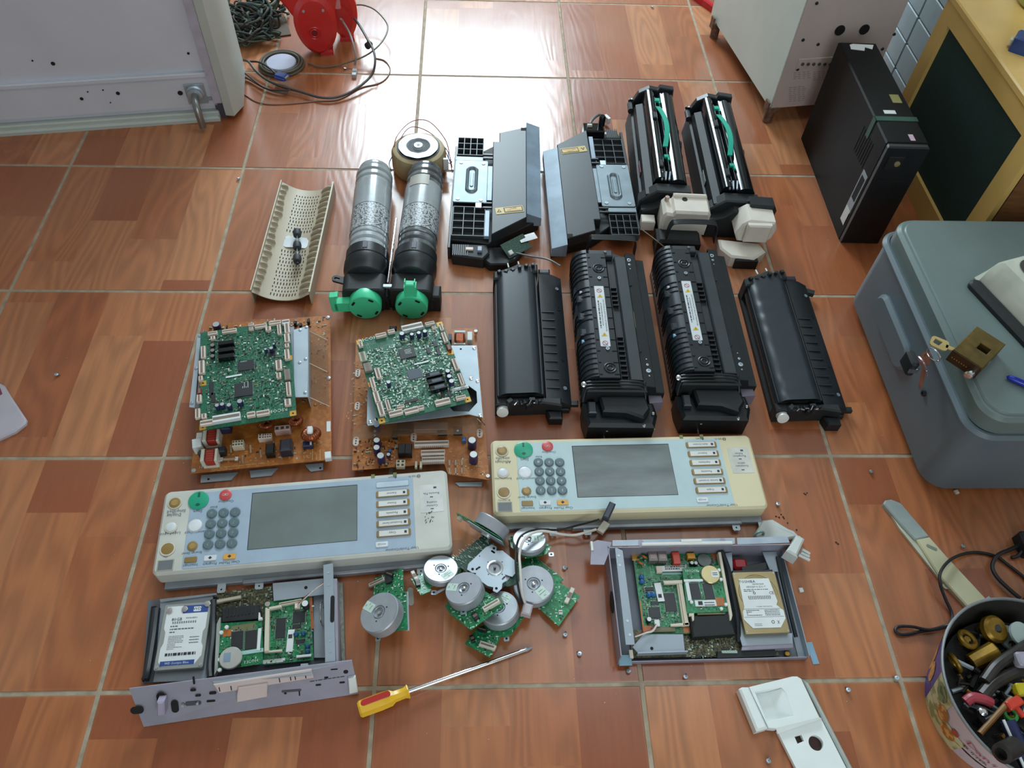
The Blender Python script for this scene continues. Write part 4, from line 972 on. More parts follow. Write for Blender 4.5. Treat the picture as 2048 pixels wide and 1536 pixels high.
def toroid(t, u, v, z, R_, r, vertical=True, rz=0):
    P = t.p(u, v, z); ax = (cos(rz), sin(rz), 0) if vertical else (0, .35, 1)
    o = MB().torus((P.x, P.y, P.z), ax, R_, r, n=26, k=10).build('toroid_coil', COPPER, t); rb = MB()
    ax = Vector(ax).normalized(); a = ax.cross(Vector((0.3, 0.9, 0.1))).normalized(); b = ax.cross(a); c = Vector(P)
    for i in range(22):
        q = 2 * pi * i / 22; e = a * cos(q) + b * sin(q); tg = (b * cos(q) - a * sin(q))
        rb.torus(c + e * R_, tg, r + .0003, .0005, n=10, k=4)
    rb.build('copper_turns', COPPER, o, kind='stuff'); return o
toroid(pb, *c7b(1078, 190), .032, .0085, .0045, False); toroid(pb, *c7b(1462, 150), .032, .0085, .0045, False)
toroid(pb, *c7b(1665, 320), .034, .011, .0065, False); P = pb.p(*c7b(1645, 255), .046)
MB().rbox(P.x - .005, P.x + .005, P.y - .008, P.y + .008, .03, .046, .003, b=.002).box(P.x - .0015, P.x + .0015, P.y - .022, P.y - .008, .03, .033).build('white_clamp', WHITE, pb)
for (x, y) in ((345, 330), (318, 590)):
    P = pb.p(*c7b(x, y), .042); mb = MB().box(P.x - .013, P.x + .013, P.y - .013, P.y + .013, cz, .024, b=.001); mb.box(P.x - .014, P.x - .008, P.y - .012, P.y + .012, .024, .044, b=.001).box(P.x + .0085, P.x + .013, P.y - .012, P.y + .012, .024, .042, b=.001)
    o = mb.build('coil_frame', OFFW, pb); MB().rbox(P.x - .0075, P.x + .0075, P.y - .011, P.y + .011, .024, .042, .003, b=.002).build('red_winding', REDC, o)
    for i in range(9): 
        MB().box(P.x - .0077, P.x + .0077, P.y - .010 + i * .0024, P.y - .009 + i * .0024, .026, .0424).build('winding_turn', mat('red_turn', '#8a2c22', .4), o) if i % 2 == 0 else None
comp(pb, 'white_block', LBL, *c7b(185, 345), .040, .010, .016, .02, b=.001); comp(pb, 'white_block', LBL, *c7b(150, 430), .042, .015, .018, .022, radians(8), b=.001)
capac(pb, *c7b(205, 560), cz, .0055, .024, mat('grey_black_cap', '#33383c', .4), mat('grey_black_cap', '#33383c', .4)); P = pb.p(*c7b(230, 740), .022); MB().rod((P.x, P.y + .01, .022), (P.x, P.y - .004, .022), .0018).build('cap_lead', ALU, pb)
def multi(t, u, v, zt, w, d, h, nx, ny, m, rz=0):
    P = t.p(u, v, zt); o = MB().ob(P.x, P.y, P.z - h, P.z, w, d, rz, b=.0006).build('connector', m, t); mb = MB(); mb.X = Matrix.Translation(P) @ Matrix.Rotation(rz, 4, 'Z')
    for i in range(nx):
        for j in range(ny):
            x = -w / 2 + (i + .5) * w / nx; y = -d / 2 + (j + .5) * d / ny; s_ = min(w / nx, d / ny) * .3; mb.box(x - s_, x + s_, y - s_, y + s_, 0, .0002)
    mb.build('sockets', mat('socket_dark', '#4a3f38', .6), o, kind='stuff'); return o
multi(pb, *c7b(695, 435), .034, .019, .012, .015, 4, 2, mat('ivory_connector', '#cfc5ac', .5)); multi(pb, *c7b(1078, 340), .032, .016, .010, .013, 4, 2, PINKW); multi(pb, *c7b(992, 345), .032, .007, .010, .013, 1, 2, PINKW)
multi(pb, *c7b(1285, 235), .034, .027, .011, .015, 3, 1, mat('pink_connector', '#c7a49c', .5))
comp(pb, 'relay', BLKG, *c7b(1120, 500), .036, .015, .021, .017, b=.0015); comp(pb, 'large_capacitor_block', mat('dark_slate_block', '#262a36', .35), *c7b(1325, 450), .042, .02, .024, .023, b=.003)
comp(pb, 'blue_block', mat('blue_block', '#232b4a', .4), *c7b(1622, 440), .030, .017, .011, .011, b=.001); comp(pb, 'end_connector', LBL, *c7b(1885, 590), .03, .011, .014, .011, radians(3), b=.001)
comp(pb, 'blue_block', mat('blue_block', '#232b4a', .4), *c7b(520, 210), .035, .02, .013, .016, b=.002); comp(pb, 'dark_block', CHIP, *c7b(480, 510), .035, .012, .012, .016, b=.002)
P = pb.p(*c7b(1897, 215), cz + .0006); MB().ob(P.x, P.y, cz, cz + .0005, .007, .022).build('barcode_label', LBL, pb)
mb = MB(); mb.text('UL', *pb.p(*c7b(1605, 620), cz)[:2], cz + .0006, .009, 0, m=0); mb.lines(pb.p(*c7b(700, 740), cz).x, pb.p(*c7b(700, 740), cz).y, cz + .0005, .09, 3, .003, .0008, 0, seed=2)
for k in range(3): P = pb.p(*c7b(1690 + k * 50, 590), cz); mb.lines(P.x, P.y, cz + .0005, .022, 1, .003, .0012, radians(90), seed=k)
mb.build('board_lettering', mat('pale_board_print', '#d8b078', .5), pb)
fz = MB(); 
for q in ((475, 650), (680, 640)): P = pb.p(*c7b(*q), .026); MB().ob(P.x, P.y, cz, .026, .006, .008, b=.0005).build('fuse_clip', CHROME, pb)
A_ = pb.p(*c7b(475, 650), .0255); B_ = pb.p(*c7b(680, 640), .0255); MB().rod((A_.x, A_.y, .024), (B_.x, B_.y, .024), .0022).build('glass_fuse', mat('fuse_glass', '#b7a48c', .1, alpha=.55), pb)
for q in ((600, 500), (860, 500), (995, 560), (755, 640)): P = pb.p(*c7b(*q), .03); MB().rod((P.x, P.y - .006, cz + .004), (P.x, P.y + .006, .03), .0018).build('glass_tube', mat('clear_tube', '#a89478', .12, alpha=.6), pb)
capac(pb, *c5(230, 155), cz, .0078, .02)
for q in ((770, 155), (820, 130), (735, 140)): comp(pb, 'pin_block', BLK2, *c5(*q), .03, .005, .008, .01)
# shielding plates and clear sheet
def zp(t, pts, z, h, m, name, b=.0004):
    return MB().prism([t.q(*c5(*p), z) for p in pts], z - h, z, b=b).build(name, m, t)
sh = zp(pb, [(725, 190), (815, 165), (820, 620), (730, 622)], .052, .0016, PLATE, 'shield_plate'); sh2 = zp(pb, [(112, 218), (135, 218), (95, 690), (58, 685)], .052, .0016, PLATE, 'shield_flange')
a = pb.q(*c5(820, 165), .052); b_ = pb.q(*c5(822, 620), .052); MB().prism([a, b_, (b_[0] - .0015, b_[1]), (a[0] - .0015, a[1])], .02, .052).build('shield_side', PLATE, pb)
zp(pb, [(130, 215), (730, 170), (735, 630), (95, 690)], .050, .002, GREYM, 'shield_floor')
a = pb.q(*c5(105, 690), .05); b_ = pb.q(*c5(735, 640), .05)
MB().box(-w2 + .012, w2 - .07, -.035, -.033, cz, .049).box(-w2 + .004, -w2 + .0055, -.03, l2_ - .04, cz, .05).build('shield_wall', GREYM, pb)
for q in ((768, 190), (808, 172), (765, 398), (803, 375), (800, 590), (125, 228), (102, 435), (75, 658)): P = pb.p(*c5(*q), .053); MB().lathe([(.0032, 0), (.003, .001), (.0012, .0014)], (P.x, P.y, .052), (0, 0, 1), 12).build('screw', STEEL, pb)
CLR = mat('clear_film', '#8a6a52', .12, var=.03, alpha=.28)
MB().prism([pb.q(*c5(*p), .034) for p in ((822, 180), (945, 255), (955, 680), (822, 622))], .0335, .034).build('clear_film', CLR, pb)
for p0_, p1_ in (((830, 200), (945, 257)), ((828, 405), (942, 460)), ((822, 620), (958, 682))): MB().rod((*pb.q(*c5(*p0_), .036), .036), (*pb.q(*c5(*p1_), .036), .036), .0007).build('film_edge', mat('film_edge', '#cbb8a8', .3), pb)

# ---- green controller boards
def main_board(label, TL, TR, BL, BR, z, flip, cmap, seed, clear):
    f = frame4(TL, TR, BL, BR, z); t = Th('controller_board', label, 'circuit board', (*f[0], 0), f[1], group='green controller boards')
    w, l = f[2] / 2, f[3] / 2
    MB().prism(rrect(-w, w, -l, l, .002, 2), z - .0016, z).build('board', GREEN, t)
    for x, y in ((-w + .006, -l + .006), (w - .006, -l + .006), (-w + .006, l - .006), (w - .006, l - .006), (w - .006, 0.02), (-w + .006, -.01)):
        if (x < 0 and y > 0 and clear == 0): continue
        p_ = plate('mounting_pad', rrect(x - .0055, x + .0055, y - .0055, y + .0055, .001, 2), [circle(x, y, .0017, 10)], z, z + .0003, GOLD, t)
        MB().cyl(x, y, z + .0001, z + .0004, .0017, n=10).build('pad_hole', HOLE, p_)
    clutter(t, -w + .012, w - .012, -l + .012, l - .012, z, 1300, seed, MIX if clear == 0 else MIX_SHEEN, .0006, .0026 if clear == 0 else .003, avoid=[(w - .072, w - .01, -l, -l + .024)] if clear == 0 else [(-w + .008, -w + .066, l - .03, l)])
    traces(t, -w + .01, w - .01, -l + .01, l - .01, z + .00012, 300, seed + 1, TRACE)
    return t, w, l
gl_, gw_, gll = main_board('dark green controller circuit board on the left assembly, maker name upside down', (410, 664), (586, 640), (388, 863), (586, 832), .068, True, None, 21, 0)
gz = .068; m3 = K(370, 630, 250 / 1670)
CW_ = LBL
for (x, y, w_, d_, m_) in ((365, 235, .017, .007, PINKW), (590, 205, .026, .008, PINKW), (370, 300, .008, .008, PINKW), (880, 120, .01, .006, PINKW), (880, 175, .008, .006, PINKW), (1010, 140, .022, .008, PINKW), (1200, 95, .022, .008, PINKW), (1110, 175, .010, .010, PINKW), (1345, 85, .014, .010, CW_), (1255, 185, .007, .024, PINKW), (1360, 170, .010, .024, PINKW), (1360, 300, .010, .02, PINKW), (1360, 400, .008, .008, PINKW), (1360, 520, .009, .024, PINKW), (1250, 660, .011, .022, PINKW), (1250, 800, .008, .012, PINKW), (1365, 790, .011, .024, mat('grey_connector', '#7d7c72', .5)), (1380, 980, .008, .03, PINKW), (1370, 1160, .011, .014, PINKW),
                         (240, 490, .008, .028, PINKW), (220, 690, .010, .03, PINKW), (205, 840, .007, .010, PINKW), (190, 1010, .007, .012, mat('brick_red_connector', '#7e2a22', .5)), (185, 1110, .008, .016, PINKW), (165, 1310, .008, .02, PINKW), (250, 1345, .008, .010, PINKW), (285, 1430, .021, .010, PINKW), (880, 1320, .014, .010, PINKW), (1040, 1300, .022, .010, PINKW), (550, 1360, .046, .014, CW_)):
    conn(gl_, *m3(x, y), gz, w_, d_, .006 if w_ < .04 else .008, radians(1.0), m_)
for (x, y, w_, d_) in ((810, 670, .028, .022), (780, 990, .031, .03), (350, 980, .007, .03), (375, 1100, .007, .022), (1160, 510, .014, .012), (540, 400, .028, .010)): chip(gl_, *m3(x, y), gz, w_, d_, h=.003 if w_ > .02 else .002)
for y in (360, 455, 540): comp(gl_, 'heat_sink_block', BLKG, *m3(545, y), gz + .012, .028, .009, .012, b=.0008)
for x, y in ((365, 400), (365, 470), (365, 545)): capac(gl_, *m3(x, y), gz, .0045, .006, CHIP, mat('dull_can_top', '#8d8a88', .3, .5))
for x, y, r in ((425, 1205, .004), (495, 1190, .0042), (585, 1200, .0045), (730, 1150, .0052), (1150, 440, .004), (1075, 455, .0028), (1185, 385, .0024)): capac(gl_, *m3(x, y), gz, r, .011)
P = gl_.p(*m3(655, 820), gz); MB().ob(P.x, P.y, gz + .001, gz + .0018, .028, .0035, radians(3)).build('white_strip', LBL, gl_)
tx = MB(); P = gl_.p(*m3(1240, 1280), gz); tx.text('RICOH', P.x, P.y, gz + .0010, .0095, pi, sx=1.15); P = gl_.p(*m3(780, 950), gz); tx.lines(P.x, P.y, gz + .0032, .014, 4, .003, .0009, radians(90), seed=3)
P = gl_.p(*m3(790, 635), gz); tx.text('RENESAS', P.x, P.y, gz + .0032, .003, 0)
tx.build('board_lettering', SILK, gl_)

# ---- right power board
f = frame4((706, 668), (950, 652), (706, 940), (978, 962), cz)
pr_ = Th('power_supply_board', 'amber power supply circuit board with blue capacitors, under the tilted green board', 'circuit board', (*f[0], 0), f[1])
m5 = K(690, 820, 300 / 2048); m4 = K(700, 630, 280 / 1870)
Q = [pr_.q(*p, cz) for p in ((712, 672), (952, 655), (979, 960), (896, 948), (888, 926), (800, 933), (704, 941))]
MB().prism(Q, cz - .0016, cz).build('board', BROWN, pr_)
w2, l2_ = f[2] / 2, f[3] / 2
MB().box(-w2 + .012, w2 - .015, -l2_ + .04, l2_ - .012, .003, .0075, b=.001).box(-w2 + .02, -w2 + .03, -l2_ + .02, l2_ - .02, 0, .014).box(w2 - .03, w2 - .02, -l2_ + .02, l2_ - .02, 0, .014).build('chassis_plate', GREYM, pr_)
MB().prism([pr_.q(*m5(*p), .003) for p in ((1500, 990), (1560, 1040), (1865, 1040), (1875, 980))], .001, .003).build('metal_foot', PLATE, pr_)
SOL = mat('solder_tan', '#c08a52', .4)
def reg(t, mp, a, b, z): p0 = t.p(*mp(*a), z); p1 = t.p(*mp(*b), z); return min(p0.x, p1.x), max(p0.x, p1.x), min(p0.y, p1.y), max(p0.y, p1.y)
x0, x1, y0, y1 = reg(pr_, m5, (150, 420), (700, 790), cz); clutter(pr_, x0, x1, y0, y1, cz, 110, 8, [(SOL, 2), (TRACE, 1), (mat('dark_brown_part', '#43241a', .4), 2)], .0008, .0028, hmax=.004)
x0, x1, y0, y1 = reg(pr_, m5, (1440, 560), (1900, 900), cz); clutter(pr_, x0, x1, y0, y1, cz, 40, 9, [(SOL, 3), (TRACE, 1)], .0008, .0026)
x0, x1, y0, y1 = reg(pr_, m4, (60, 500), (230, 1500), cz); clutter(pr_, x0, x1, y0, y1, cz, 60, 10, [(SOL, 3), (TRACE, 1)], .0008, .0026)
traces(pr_, -w2 + .012, w2 - .01, -l2_ + .02, l2_ - .01, cz + .0001, 140, 11, mat('light_track', '#c58246', .4))
for x, y, r, h in ((430, 200, .006, .02), (432, 410, .0062, .022), (430, 510, .0062, .022), (485, 620, .007, .022), (1735, 410, .0078, .024), (1755, 605, .0078, .024), (408, 290, .003, .012), (408, 345, .003, .012), (592, 605, .0038, .008)): capac(pr_, *m5(x, y), cz, r, h, top=LBL)
for x, y, w_ in ((1180, 460, .061), (1200, 585, .042), (1205, 680, .040)):
    o = conn(pr_, *m5(x, y - 12), cz, w_, .010, .009, radians(2), mat('white_nylon', '#cdbfb6', .45)); P = pr_.p(*m5(x, y - 12), cz + .009); mb = MB(); mb.X = Matrix.Translation((P.x, P.y, 0)) @ Matrix.Rotation(radians(2), 4, 'Z'); n = int(w_ / .0035)
    for i in range(n): mb.box(-w_ / 2 + (i + .25) * w_ / n, -w_ / 2 + (i + .7) * w_ / n, -.0062, -.005, cz + .001, cz + .006)
    mb.build('connector_teeth', mat('white_nylon', '#cdbfb6', .45), o, kind='stuff')
for x in (775, 865): comp(pr_, 'relay', BLKG, *m5(x, 520), .036, .0125, .02, .017, b=.001)
multi(pr_, *m5(758, 725), .028, .015, .014, .009, 2, 2, mat('ivory_connector', '#cfc5ac', .5))
for x in (970, 1035): comp(pr_, 'upright_connector', mat('ivory_connector', '#cfc5ac', .5), *m5(x, 740), .026, .004, .013, .007)
for x, y in ((150, 425), (937, 372), (1838, 315)):
    P = pr_.p(*m5(x, y), .021); o = MB().prism(slot(P.x, P.y, .011, .019), cz, cz + .0025, b=.0006).build('white_spacer', PINKW, pr_)
    for k in (-.005, 0, .005): MB().cyl(P.x, P.y + k, cz + .0025, cz + .0028, .0013, n=10).build('spacer_hole', HOLE, o)
for x, y in ((105, 775), (98, 1215)):
    P = pr_.p(*m4(x, y), .021); o = MB().prism(slot(P.x, P.y, .010, .018), cz, cz + .0025, b=.0006).build('white_spacer', PINKW, pr_)
    for k in (-.005, 0, .005): MB().cyl(P.x, P.y + k, cz + .0025, cz + .0028, .0013, n=10).build('spacer_hole', HOLE, o)
for x, y in ((1332, 270), (1540, 265)):
    comp(pr_, 'transistor', BLK, *m5(x, y + 10), .032, .016, .016, .006, b=.0008); P = pr_.p(*m5(x, y + 15), .0335); MB().lathe([(.0025, 0), (.0022, .0012)], (P.x, P.y, .032), (0, 0, 1), 10).build('screw', CHROME, pr_)
comp(pr_, 'transistor', BLK, *m5(680, 325), .03, .009, .014, .008)
comp(pr_, 'blue_trimmer', BLUEC, *m5(1625, 385), .03, .007, .008, .010, b=.002); comp(pr_, 'blue_trimmer', BLUEC, *m5(610, 545), .026, .005, .005, .006, b=.001)
for i in range(3):
    for j in range(2): P = pr_.p(*m5(1425 + i * 85, 700 + j * 110), .028); MB().rod((P.x, P.y - .004, .022), (P.x, P.y + .003, .028), .0022).build('glass_fuse', mat('fuse_glass', '#b7a48c', .1, alpha=.55), pr_)
P = pr_.p(*m5(1950, 905), cz); MB().lathe([(.004, 0), (.0035, .002), (.001, .002)], (P.x, P.y, cz), (0, 0, 1), 12).build('screw', CHROME, pr_)
P = pr_.p(*m4(1680, 210), .03); MB().lathe([(.0035, 0), (.0035, .008)], (P.x, P.y, .022), (0, 0, 1), 10).build('screw', CHROME, pr_)
toro = pr_.p(*m4(1465, 300), .04); mb = MB().box(toro.x - .011, toro.x + .011, toro.y + .011, toro.y + .016, cz, .043, b=.001).box(toro.x - .011, toro.x + .011, toro.y - .016, toro.y - .011, cz, .038, b=.001); o = mb.build('coil_frame', LBL, pr_); MB().rbox(toro.x - .0095, toro.x + .0095, toro.y - .012, toro.y + .012, cz, .042, .004, b=.003).build('copper_winding', COPPER, o)
comp(pr_, 'white_block', LBL, *m4(1600, 275), .036, .010, .022, .015, b=.001); comp(pr_, 'blue_block', mat('blue_block', '#232b4a', .4), *m4(1335, 290), .035, .006, .016, .014)
comp(pr_, 'dark_round_part', BLK2, *m4(575, 165), .024, .014, .010, .006, b=.002)
# plate over it, with a large octagonal opening
Pp = [pr_.q(*m4(*p), .048) for p in ((1370, 408), (1690, 405), (1775, 1370), (1590, 1325), (240, 1475), (225, 1440), (235, 950), (420, 700), (800, 500))]
Ho = [pr_.q(*m4(*p), .048) for p in ((1300, 1200), (1380, 1285), (1590, 1290), (1700, 1170), (1690, 1020), (1580, 940), (1400, 960), (1300, 1060))]
sp = plate('shield_plate', Pp, [Ho], .0464, .048, PLATE, pr_)
MB().prism([pr_.q(*m4(*p), .03) for p in ((1290, 1180), (1380, 1300), (1600, 1310), (1720, 1170), (1700, 1000), (1580, 930), (1400, 950), (1290, 1050))], .026, .030).build('dark_insulating_sheet', BLK2, pr_)
for q in ((1657, 440), (1700, 880), (1737, 1340), (265, 1428), (345, 1395), (1615, 845)): P = pr_.p(*m4(*q), .049); MB().lathe([(.0036, 0), (.0034, .001), (.0012, .0016)], (P.x, P.y, .048), (0, 0, 1), 12).build('screw', CHROME, pr_)
P = pr_.p(*m4(1480, 450), .049); MB().cyl(P.x, P.y, .048, .0483, .002, n=12).build('plate_hole', HOLE, pr_)
for q in ((265, 1428), (1737, 1340), (1657, 440)): P = pr_.p(*m4(*q), .048); MB().rod((P.x, P.y, cz), (P.x, P.y, .0465), .003).build('standoff', BRE, pr_)
MB().prism([pr_.q(*m5(*p), .036) for p in ((300, 170), (1890, 90), (1900, 300), (1500, 330), (900, 350), (100, 400), (100, 300))], .0355, .036).build('clear_film', CLR, pr_)
comp(pr_, 'pale_heat_sink', mat('pinkish_heat_sink', '#a18a80', .4, .3), *m5(1170, 215), .034, .06, .016, .012)
comp(pr_, 'transformer_block', BLK2, *m5(810, 200), .034, .026, .022, .014, b=.002)
for k, (m_) in enumerate((WIREW, WIREK, WIRER)): MB().tube([(*pr_.q(*m4(1700 + k * 9, 1380), .04), .04), (*pr_.q(*m4(1750 + k * 9, 1430), .036), .036), (*pr_.q(*m4(1795 + k * 4, 1470), .025), .025)], .0008).build('thin_wire', m_, pr_)

gr_, grw, grl = main_board('green controller circuit board lying tilted on the right assembly, maker name upright', (708, 680), (882, 645), (762, 850), (946, 800), .072, False, None, 33, 1)
gz = .072; ang = 0
for (x, y, w_, d_, m_) in ((410, 260, .020, .008, PINKW), (550, 210, .013, .008, PINKW), (830, 150, .040, .014, LBL), (1065, 105, .018, .007, PINKW), (1120, 160, .008, .006, PINKW), (1220, 160, .007, .014, PINKW), (1262, 290, .008, .024, PINKW), (1320, 425, .007, .013, mat('brick_red_connector', '#7e2a22', .5)), (1408, 650, .009, .026, PINKW), (1480, 850, .007, .026, PINKW), (1480, 1095, .018, .007, PINKW), (1235, 1150, .027, .011, PINKW), (820, 1265, .025, .010, PINKW), (610, 1300, .024, .010, PINKW), (675, 1215, .013, .006, PINKW), (950, 1230, .009, .008, PINKW), (410, 1250, .010, .027, PINKW), (355, 1090, .010, .024, PINKW), (300, 900, .008, .024, PINKW), (325, 995, .007, .007, PINKW), (505, 1200, .007, .022, PINKW), (370, 770, .009, .024, PINKW), (170, 550, .013, .022, mat('pale_green_connector', '#a7b39a', .5)), (235, 690, .014, .02, mat('grey_connector', '#7d7c72', .5)), (140, 390, .008, .010, PINKW)):
    conn(gr_, *m4(x, y), gz, w_, d_, .006 if w_ < .035 else .008, 0, m_)
chip(gr_, *m4(765, 500), gz, .029, .025, h=.0035); chip(gr_, *m4(865, 785), gz, .026, .021, m=mat('grey_chip', '#4a5560', .35)); chip(gr_, *m4(820, 1140), gz, .024, .006)
chip(gr_, *m4(1135, 380), gz, .006, .014); chip(gr_, *m4(1180, 480), gz, .006, .018); chip(gr_, *m4(1045, 470), gz, .006, .014); chip(gr_, *m4(1240, 1060), gz, .006, .012); chip(gr_, *m4(1325, 1040), gz, .006, .014)
for x, y in ((1120, 780), (1150, 865), (1185, 950)):
    o = comp(gr_, 'heat_sink_block', BLKG, *m4(x, y), gz + .012, .030, .010, .012, b=.0008); P = gr_.p(*m4(x + 10, y), gz + .0122); MB().ob(P.x, P.y, P.z - .0002, P.z, .018, .006).build('sink_face', mat('grey_chip', '#4a5560', .35), o)
for x, y, r in ((692, 245, .0052), (825, 255, .004), (918, 235, .0042), (1000, 215, .0044), (1305, 745, .0048), (1325, 815, .0048), (1355, 880, .0052), (515, 895, .004)): capac(gr_, *m4(x, y), gz, r, .012, top=LBL)
P = gr_.p(*m4(955, 645), gz); MB().ob(P.x, P.y, gz + .001, gz + .0018, .027, .0032).build('white_strip', LBL, gr_)
P = gr_.p(*m4(1475, 985), gz); o = MB().ob(P.x, P.y, gz + .001, gz + .0015, .03, .007).build('barcode_label', LBL, gr_)
tx = MB(); tx.lines(P.x, P.y - .001, gz + .0017, .026, 2, .0025, .0012, 0, seed=5); tx.build('label_print', INK, o)
tx = MB(); P = gr_.p(*m4(245, 325), gz); tx.text('RICOH', P.x, P.y, gz + .0010, .0105, 0, sx=1.15); P = gr_.p(*m4(770, 480), gz); tx.lines(P.x, P.y, gz + .0037, .012, 4, .003, .0009, 0, seed=4); tx.build('board_lettering', SILK, gr_)
# ================================================================== operation panels
c8 = K(960, 850, 600 / 2048); PZ = .040
PR_F = frame4((984, 880), (1500, 868), (984, 1040), (1540, 1025), PZ)
_ref = Matrix.Translation((*PR_F[0], 0)) @ Matrix.Rotation(PR_F[1], 4, 'Z'); _refI = _ref.inverted()
def rf(x, y):
    u, v = c8(x, y); r = _refI @ at(u, v, PZ); return r.x, r.y
def panel(label, corners, french, body, face, scr, seed):
    F = frame4(*corners, PZ); t = Th('control_panel', label, 'control panel', (*F[0], 0), F[1], group='copier control panels')
    w, l = .466 / 2, .157 / 2
    MB().prism(rrect(-w, w, -l + .009, l, .010, 6), .010, PZ, b=.004).build('housing', body, t)
    MB().box(-w + .012, w - .006, -l - .002, l - .01, .001, .0105, b=.001).build('under_frame', GREYM, t)
    # mounting tabs at the near edge
    for x in (-.133, -.075, .180, .226):
        y0 = -l - .002; pl_ = plate('mounting_tab', [(x - .0065, y0), (x - .0065, y0 - .012), (x - .005, y0 - .0145), (x + .005, y0 - .0145), (x + .0065, y0 - .012), (x + .0065, y0)], [circle(x, y0 - .009, .0016, 10)], .008, .0095, PLATE, t)
    MB().box(-.10, .19, -l - .006, -l, .004, .014, b=.001).build('lower_bracket', mat('dull_bracket', '#868b92', .4, .4, var=.2), t)
    # face plate
    x0, y1 = rf(220, 105); x1, y0 = rf(1770, 590); x1 = rf(1770, 330)[0]; y1 = .0705; y0 = -.0640; x0 = -.1885; x1 = .175
    MB().rbox(x0, x1, y0, y1, PZ - .001, PZ + .0006, .004, b=.0005).build('face_plate', face, t)
    # screen
    sx0, sy1 = -.0905, .0615; sx1, sy0 = .082, -.041
    MB().box(sx0, sx1, sy0, sy1, PZ + .0003, PZ + .0009).build('screen_border', INK, t)
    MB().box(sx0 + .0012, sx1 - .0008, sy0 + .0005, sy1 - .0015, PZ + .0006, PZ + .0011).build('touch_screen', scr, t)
    z = PZ + .0006
    def btn(x, y, r, h, m, nm='button', ring=None, inner=None):
        px_, py_ = rf(x, y)
        if ring: MB().cyl(px_, py_, z, z + .0006, r + .0022, n=28, b=.0003).build('button_ring', ring, t)
        o = MB().lathe([(r, 0), (r, h * .6), (r * .8, h)], (px_, py_, z), (0, 0, 1), 28).build(nm, m, t)
        if inner: MB().cyl(px_, py_, z + h, z + h + .0003, r * .6, n=20).build('button_centre', inner, o)
        return px_, py_, z + h + .0003, o
    AMB = mat('smoky_amber_button', '#8f7442', .3, var=.1); AMB2 = mat('smoky_amber_centre', '#a68a54', .3)
    x_, y_, zz, st_ = btn(297, 172, .0165, .0022, mat('start_green', '#1d9c78' if french else '#22a088', .3, var=.05), 'start_button')
    MB().box(x_ - .0017, x_ + .0017, y_ + .006, y_ + .0135, z + .0018, z + .0028).build('start_lamp', mat('dark_teal', '#0d5a4a', .3), st_); D_ = MB()
    D_.prism([(x_ - .004, y_ - .0085), (x_, y_ - .0115), (x_ + .004, y_ - .0085), (x_, y_ - .0055)], zz, zz + .0002).build('start_symbol', mat('dark_teal', '#0d5a4a', .3), st_)
    x_, y_, zz, so = btn(460, 148, .0100, .002, mat('stop_red', '#c4484a', .35, var=.04), 'stop_button')
    mb = MB(); mb.torus((x_ - .0026, y_, zz), (0, 0, 1), .0018, .0003, n=14, k=4).torus((x_ + .0026, y_, zz), (0, 0, 1), .0018, .0003, n=14, k=4).rod((x_ - .0008, y_ - .002, zz), (x_ + .0008, y_ + .002, zz), .0003, n=4); mb.build('stop_symbol', WHITE, so)
    KEYC = mat('slate_key', '#5f7379', .35, var=.06)
    keys = [['#', '0', '*'], ['9', '8', '7'], ['6', '5', '4'], ['3', '2', '1']]
    gx_ = [[398, 471, 543], [404, 476, 549], [409, 482, 556], [414, 489, 562]]; gy_ = [258, 321, 384, 450]
    for r in range(4):
        for c_ in range(3):
            x_, y_, zz, o = btn(gx_[r][c_], gy_[r], .0083, .003, KEYC, 'number_key')
            MB().text(keys[r][c_], x_, y_ - .0005, zz + .0002, .0075, pi).build('key_lettering', mat('key_print', '#d2dadb', .5) if french else mat('faint_key_print', '#8fa0a6', .5), o)
    btn(307, 325, .0105, .002, mat('white_button', '#d8dcdf', .35), ring=mat('grey_button_ring', '#a9b4ba', .4)); btn(317, 453, .0082, .0015, AMB, inner=AMB2)
    btn(150, 178, .0092, .0015, AMB, ring=mat('light_ring', '#c5bfae', .4), inner=AMB2); btn(157, 327, .0080, .002, mat('white_button', '#d8dcdf', .35), ring=OFFW); btn(163, 460, .0098, .0012, AMB, ring=OFFW)
    for (x, y, m_, nm) in ((323, 537, AMB, 'interrupt_button'), (444, 533, mat('white_button', '#d8dcdf', .35), 'program_button'), (564, 531, mat('orange_button', '#e0a64e', .35), 'clear_modes_button')):
        px_, py_ = rf(x, y); o = MB().rbox(px_ - .0095, px_ + .0095, py_ - .0045, py_ + .0045, z, z + .0018, .0015, b=.0005).build(nm, m_, t)
        if m_ is not AMB: MB().prism([(px_ - .003, py_), (px_, py_ - .0027), (px_ + .003, py_), (px_, py_ + .0027)], z + .0018, z + .0020).build('button_symbol', INK, o)
    # window label bottom left, labels on the side strips
    px_, py_ = rf(170, 560); o = MB().box(px_ - .0125, px_ + .0125, py_ - .009, py_ + .009, z - .0004, z + .0003).build('label_frame', mat('label_border', '#a59f8e', .5), t)
    MB().box(px_ - .011, px_ + .011, py_ - .0078, py_ + .0078, z, z + .0005).build('grey_window', mat('slate_label', '#676c70', .4, var=.15), o)
    # function keys on the right
    names = (['Autre fonction', 'Scanner', 'Imprimante', 'Facsimile', 'Serveur document', 'Copie'] if french else ['', 'Scanner', 'Printer', 'Facsimile', 'Document Server', 'Copy'])
    fk = [(1600, 136), (1615, 197), (1632, 258), (1648, 320), (1662, 382), (1678, 444)]
    KEYB = mat('key_label_white', '#d5d6d2', .4, var=.03); tx = MB()
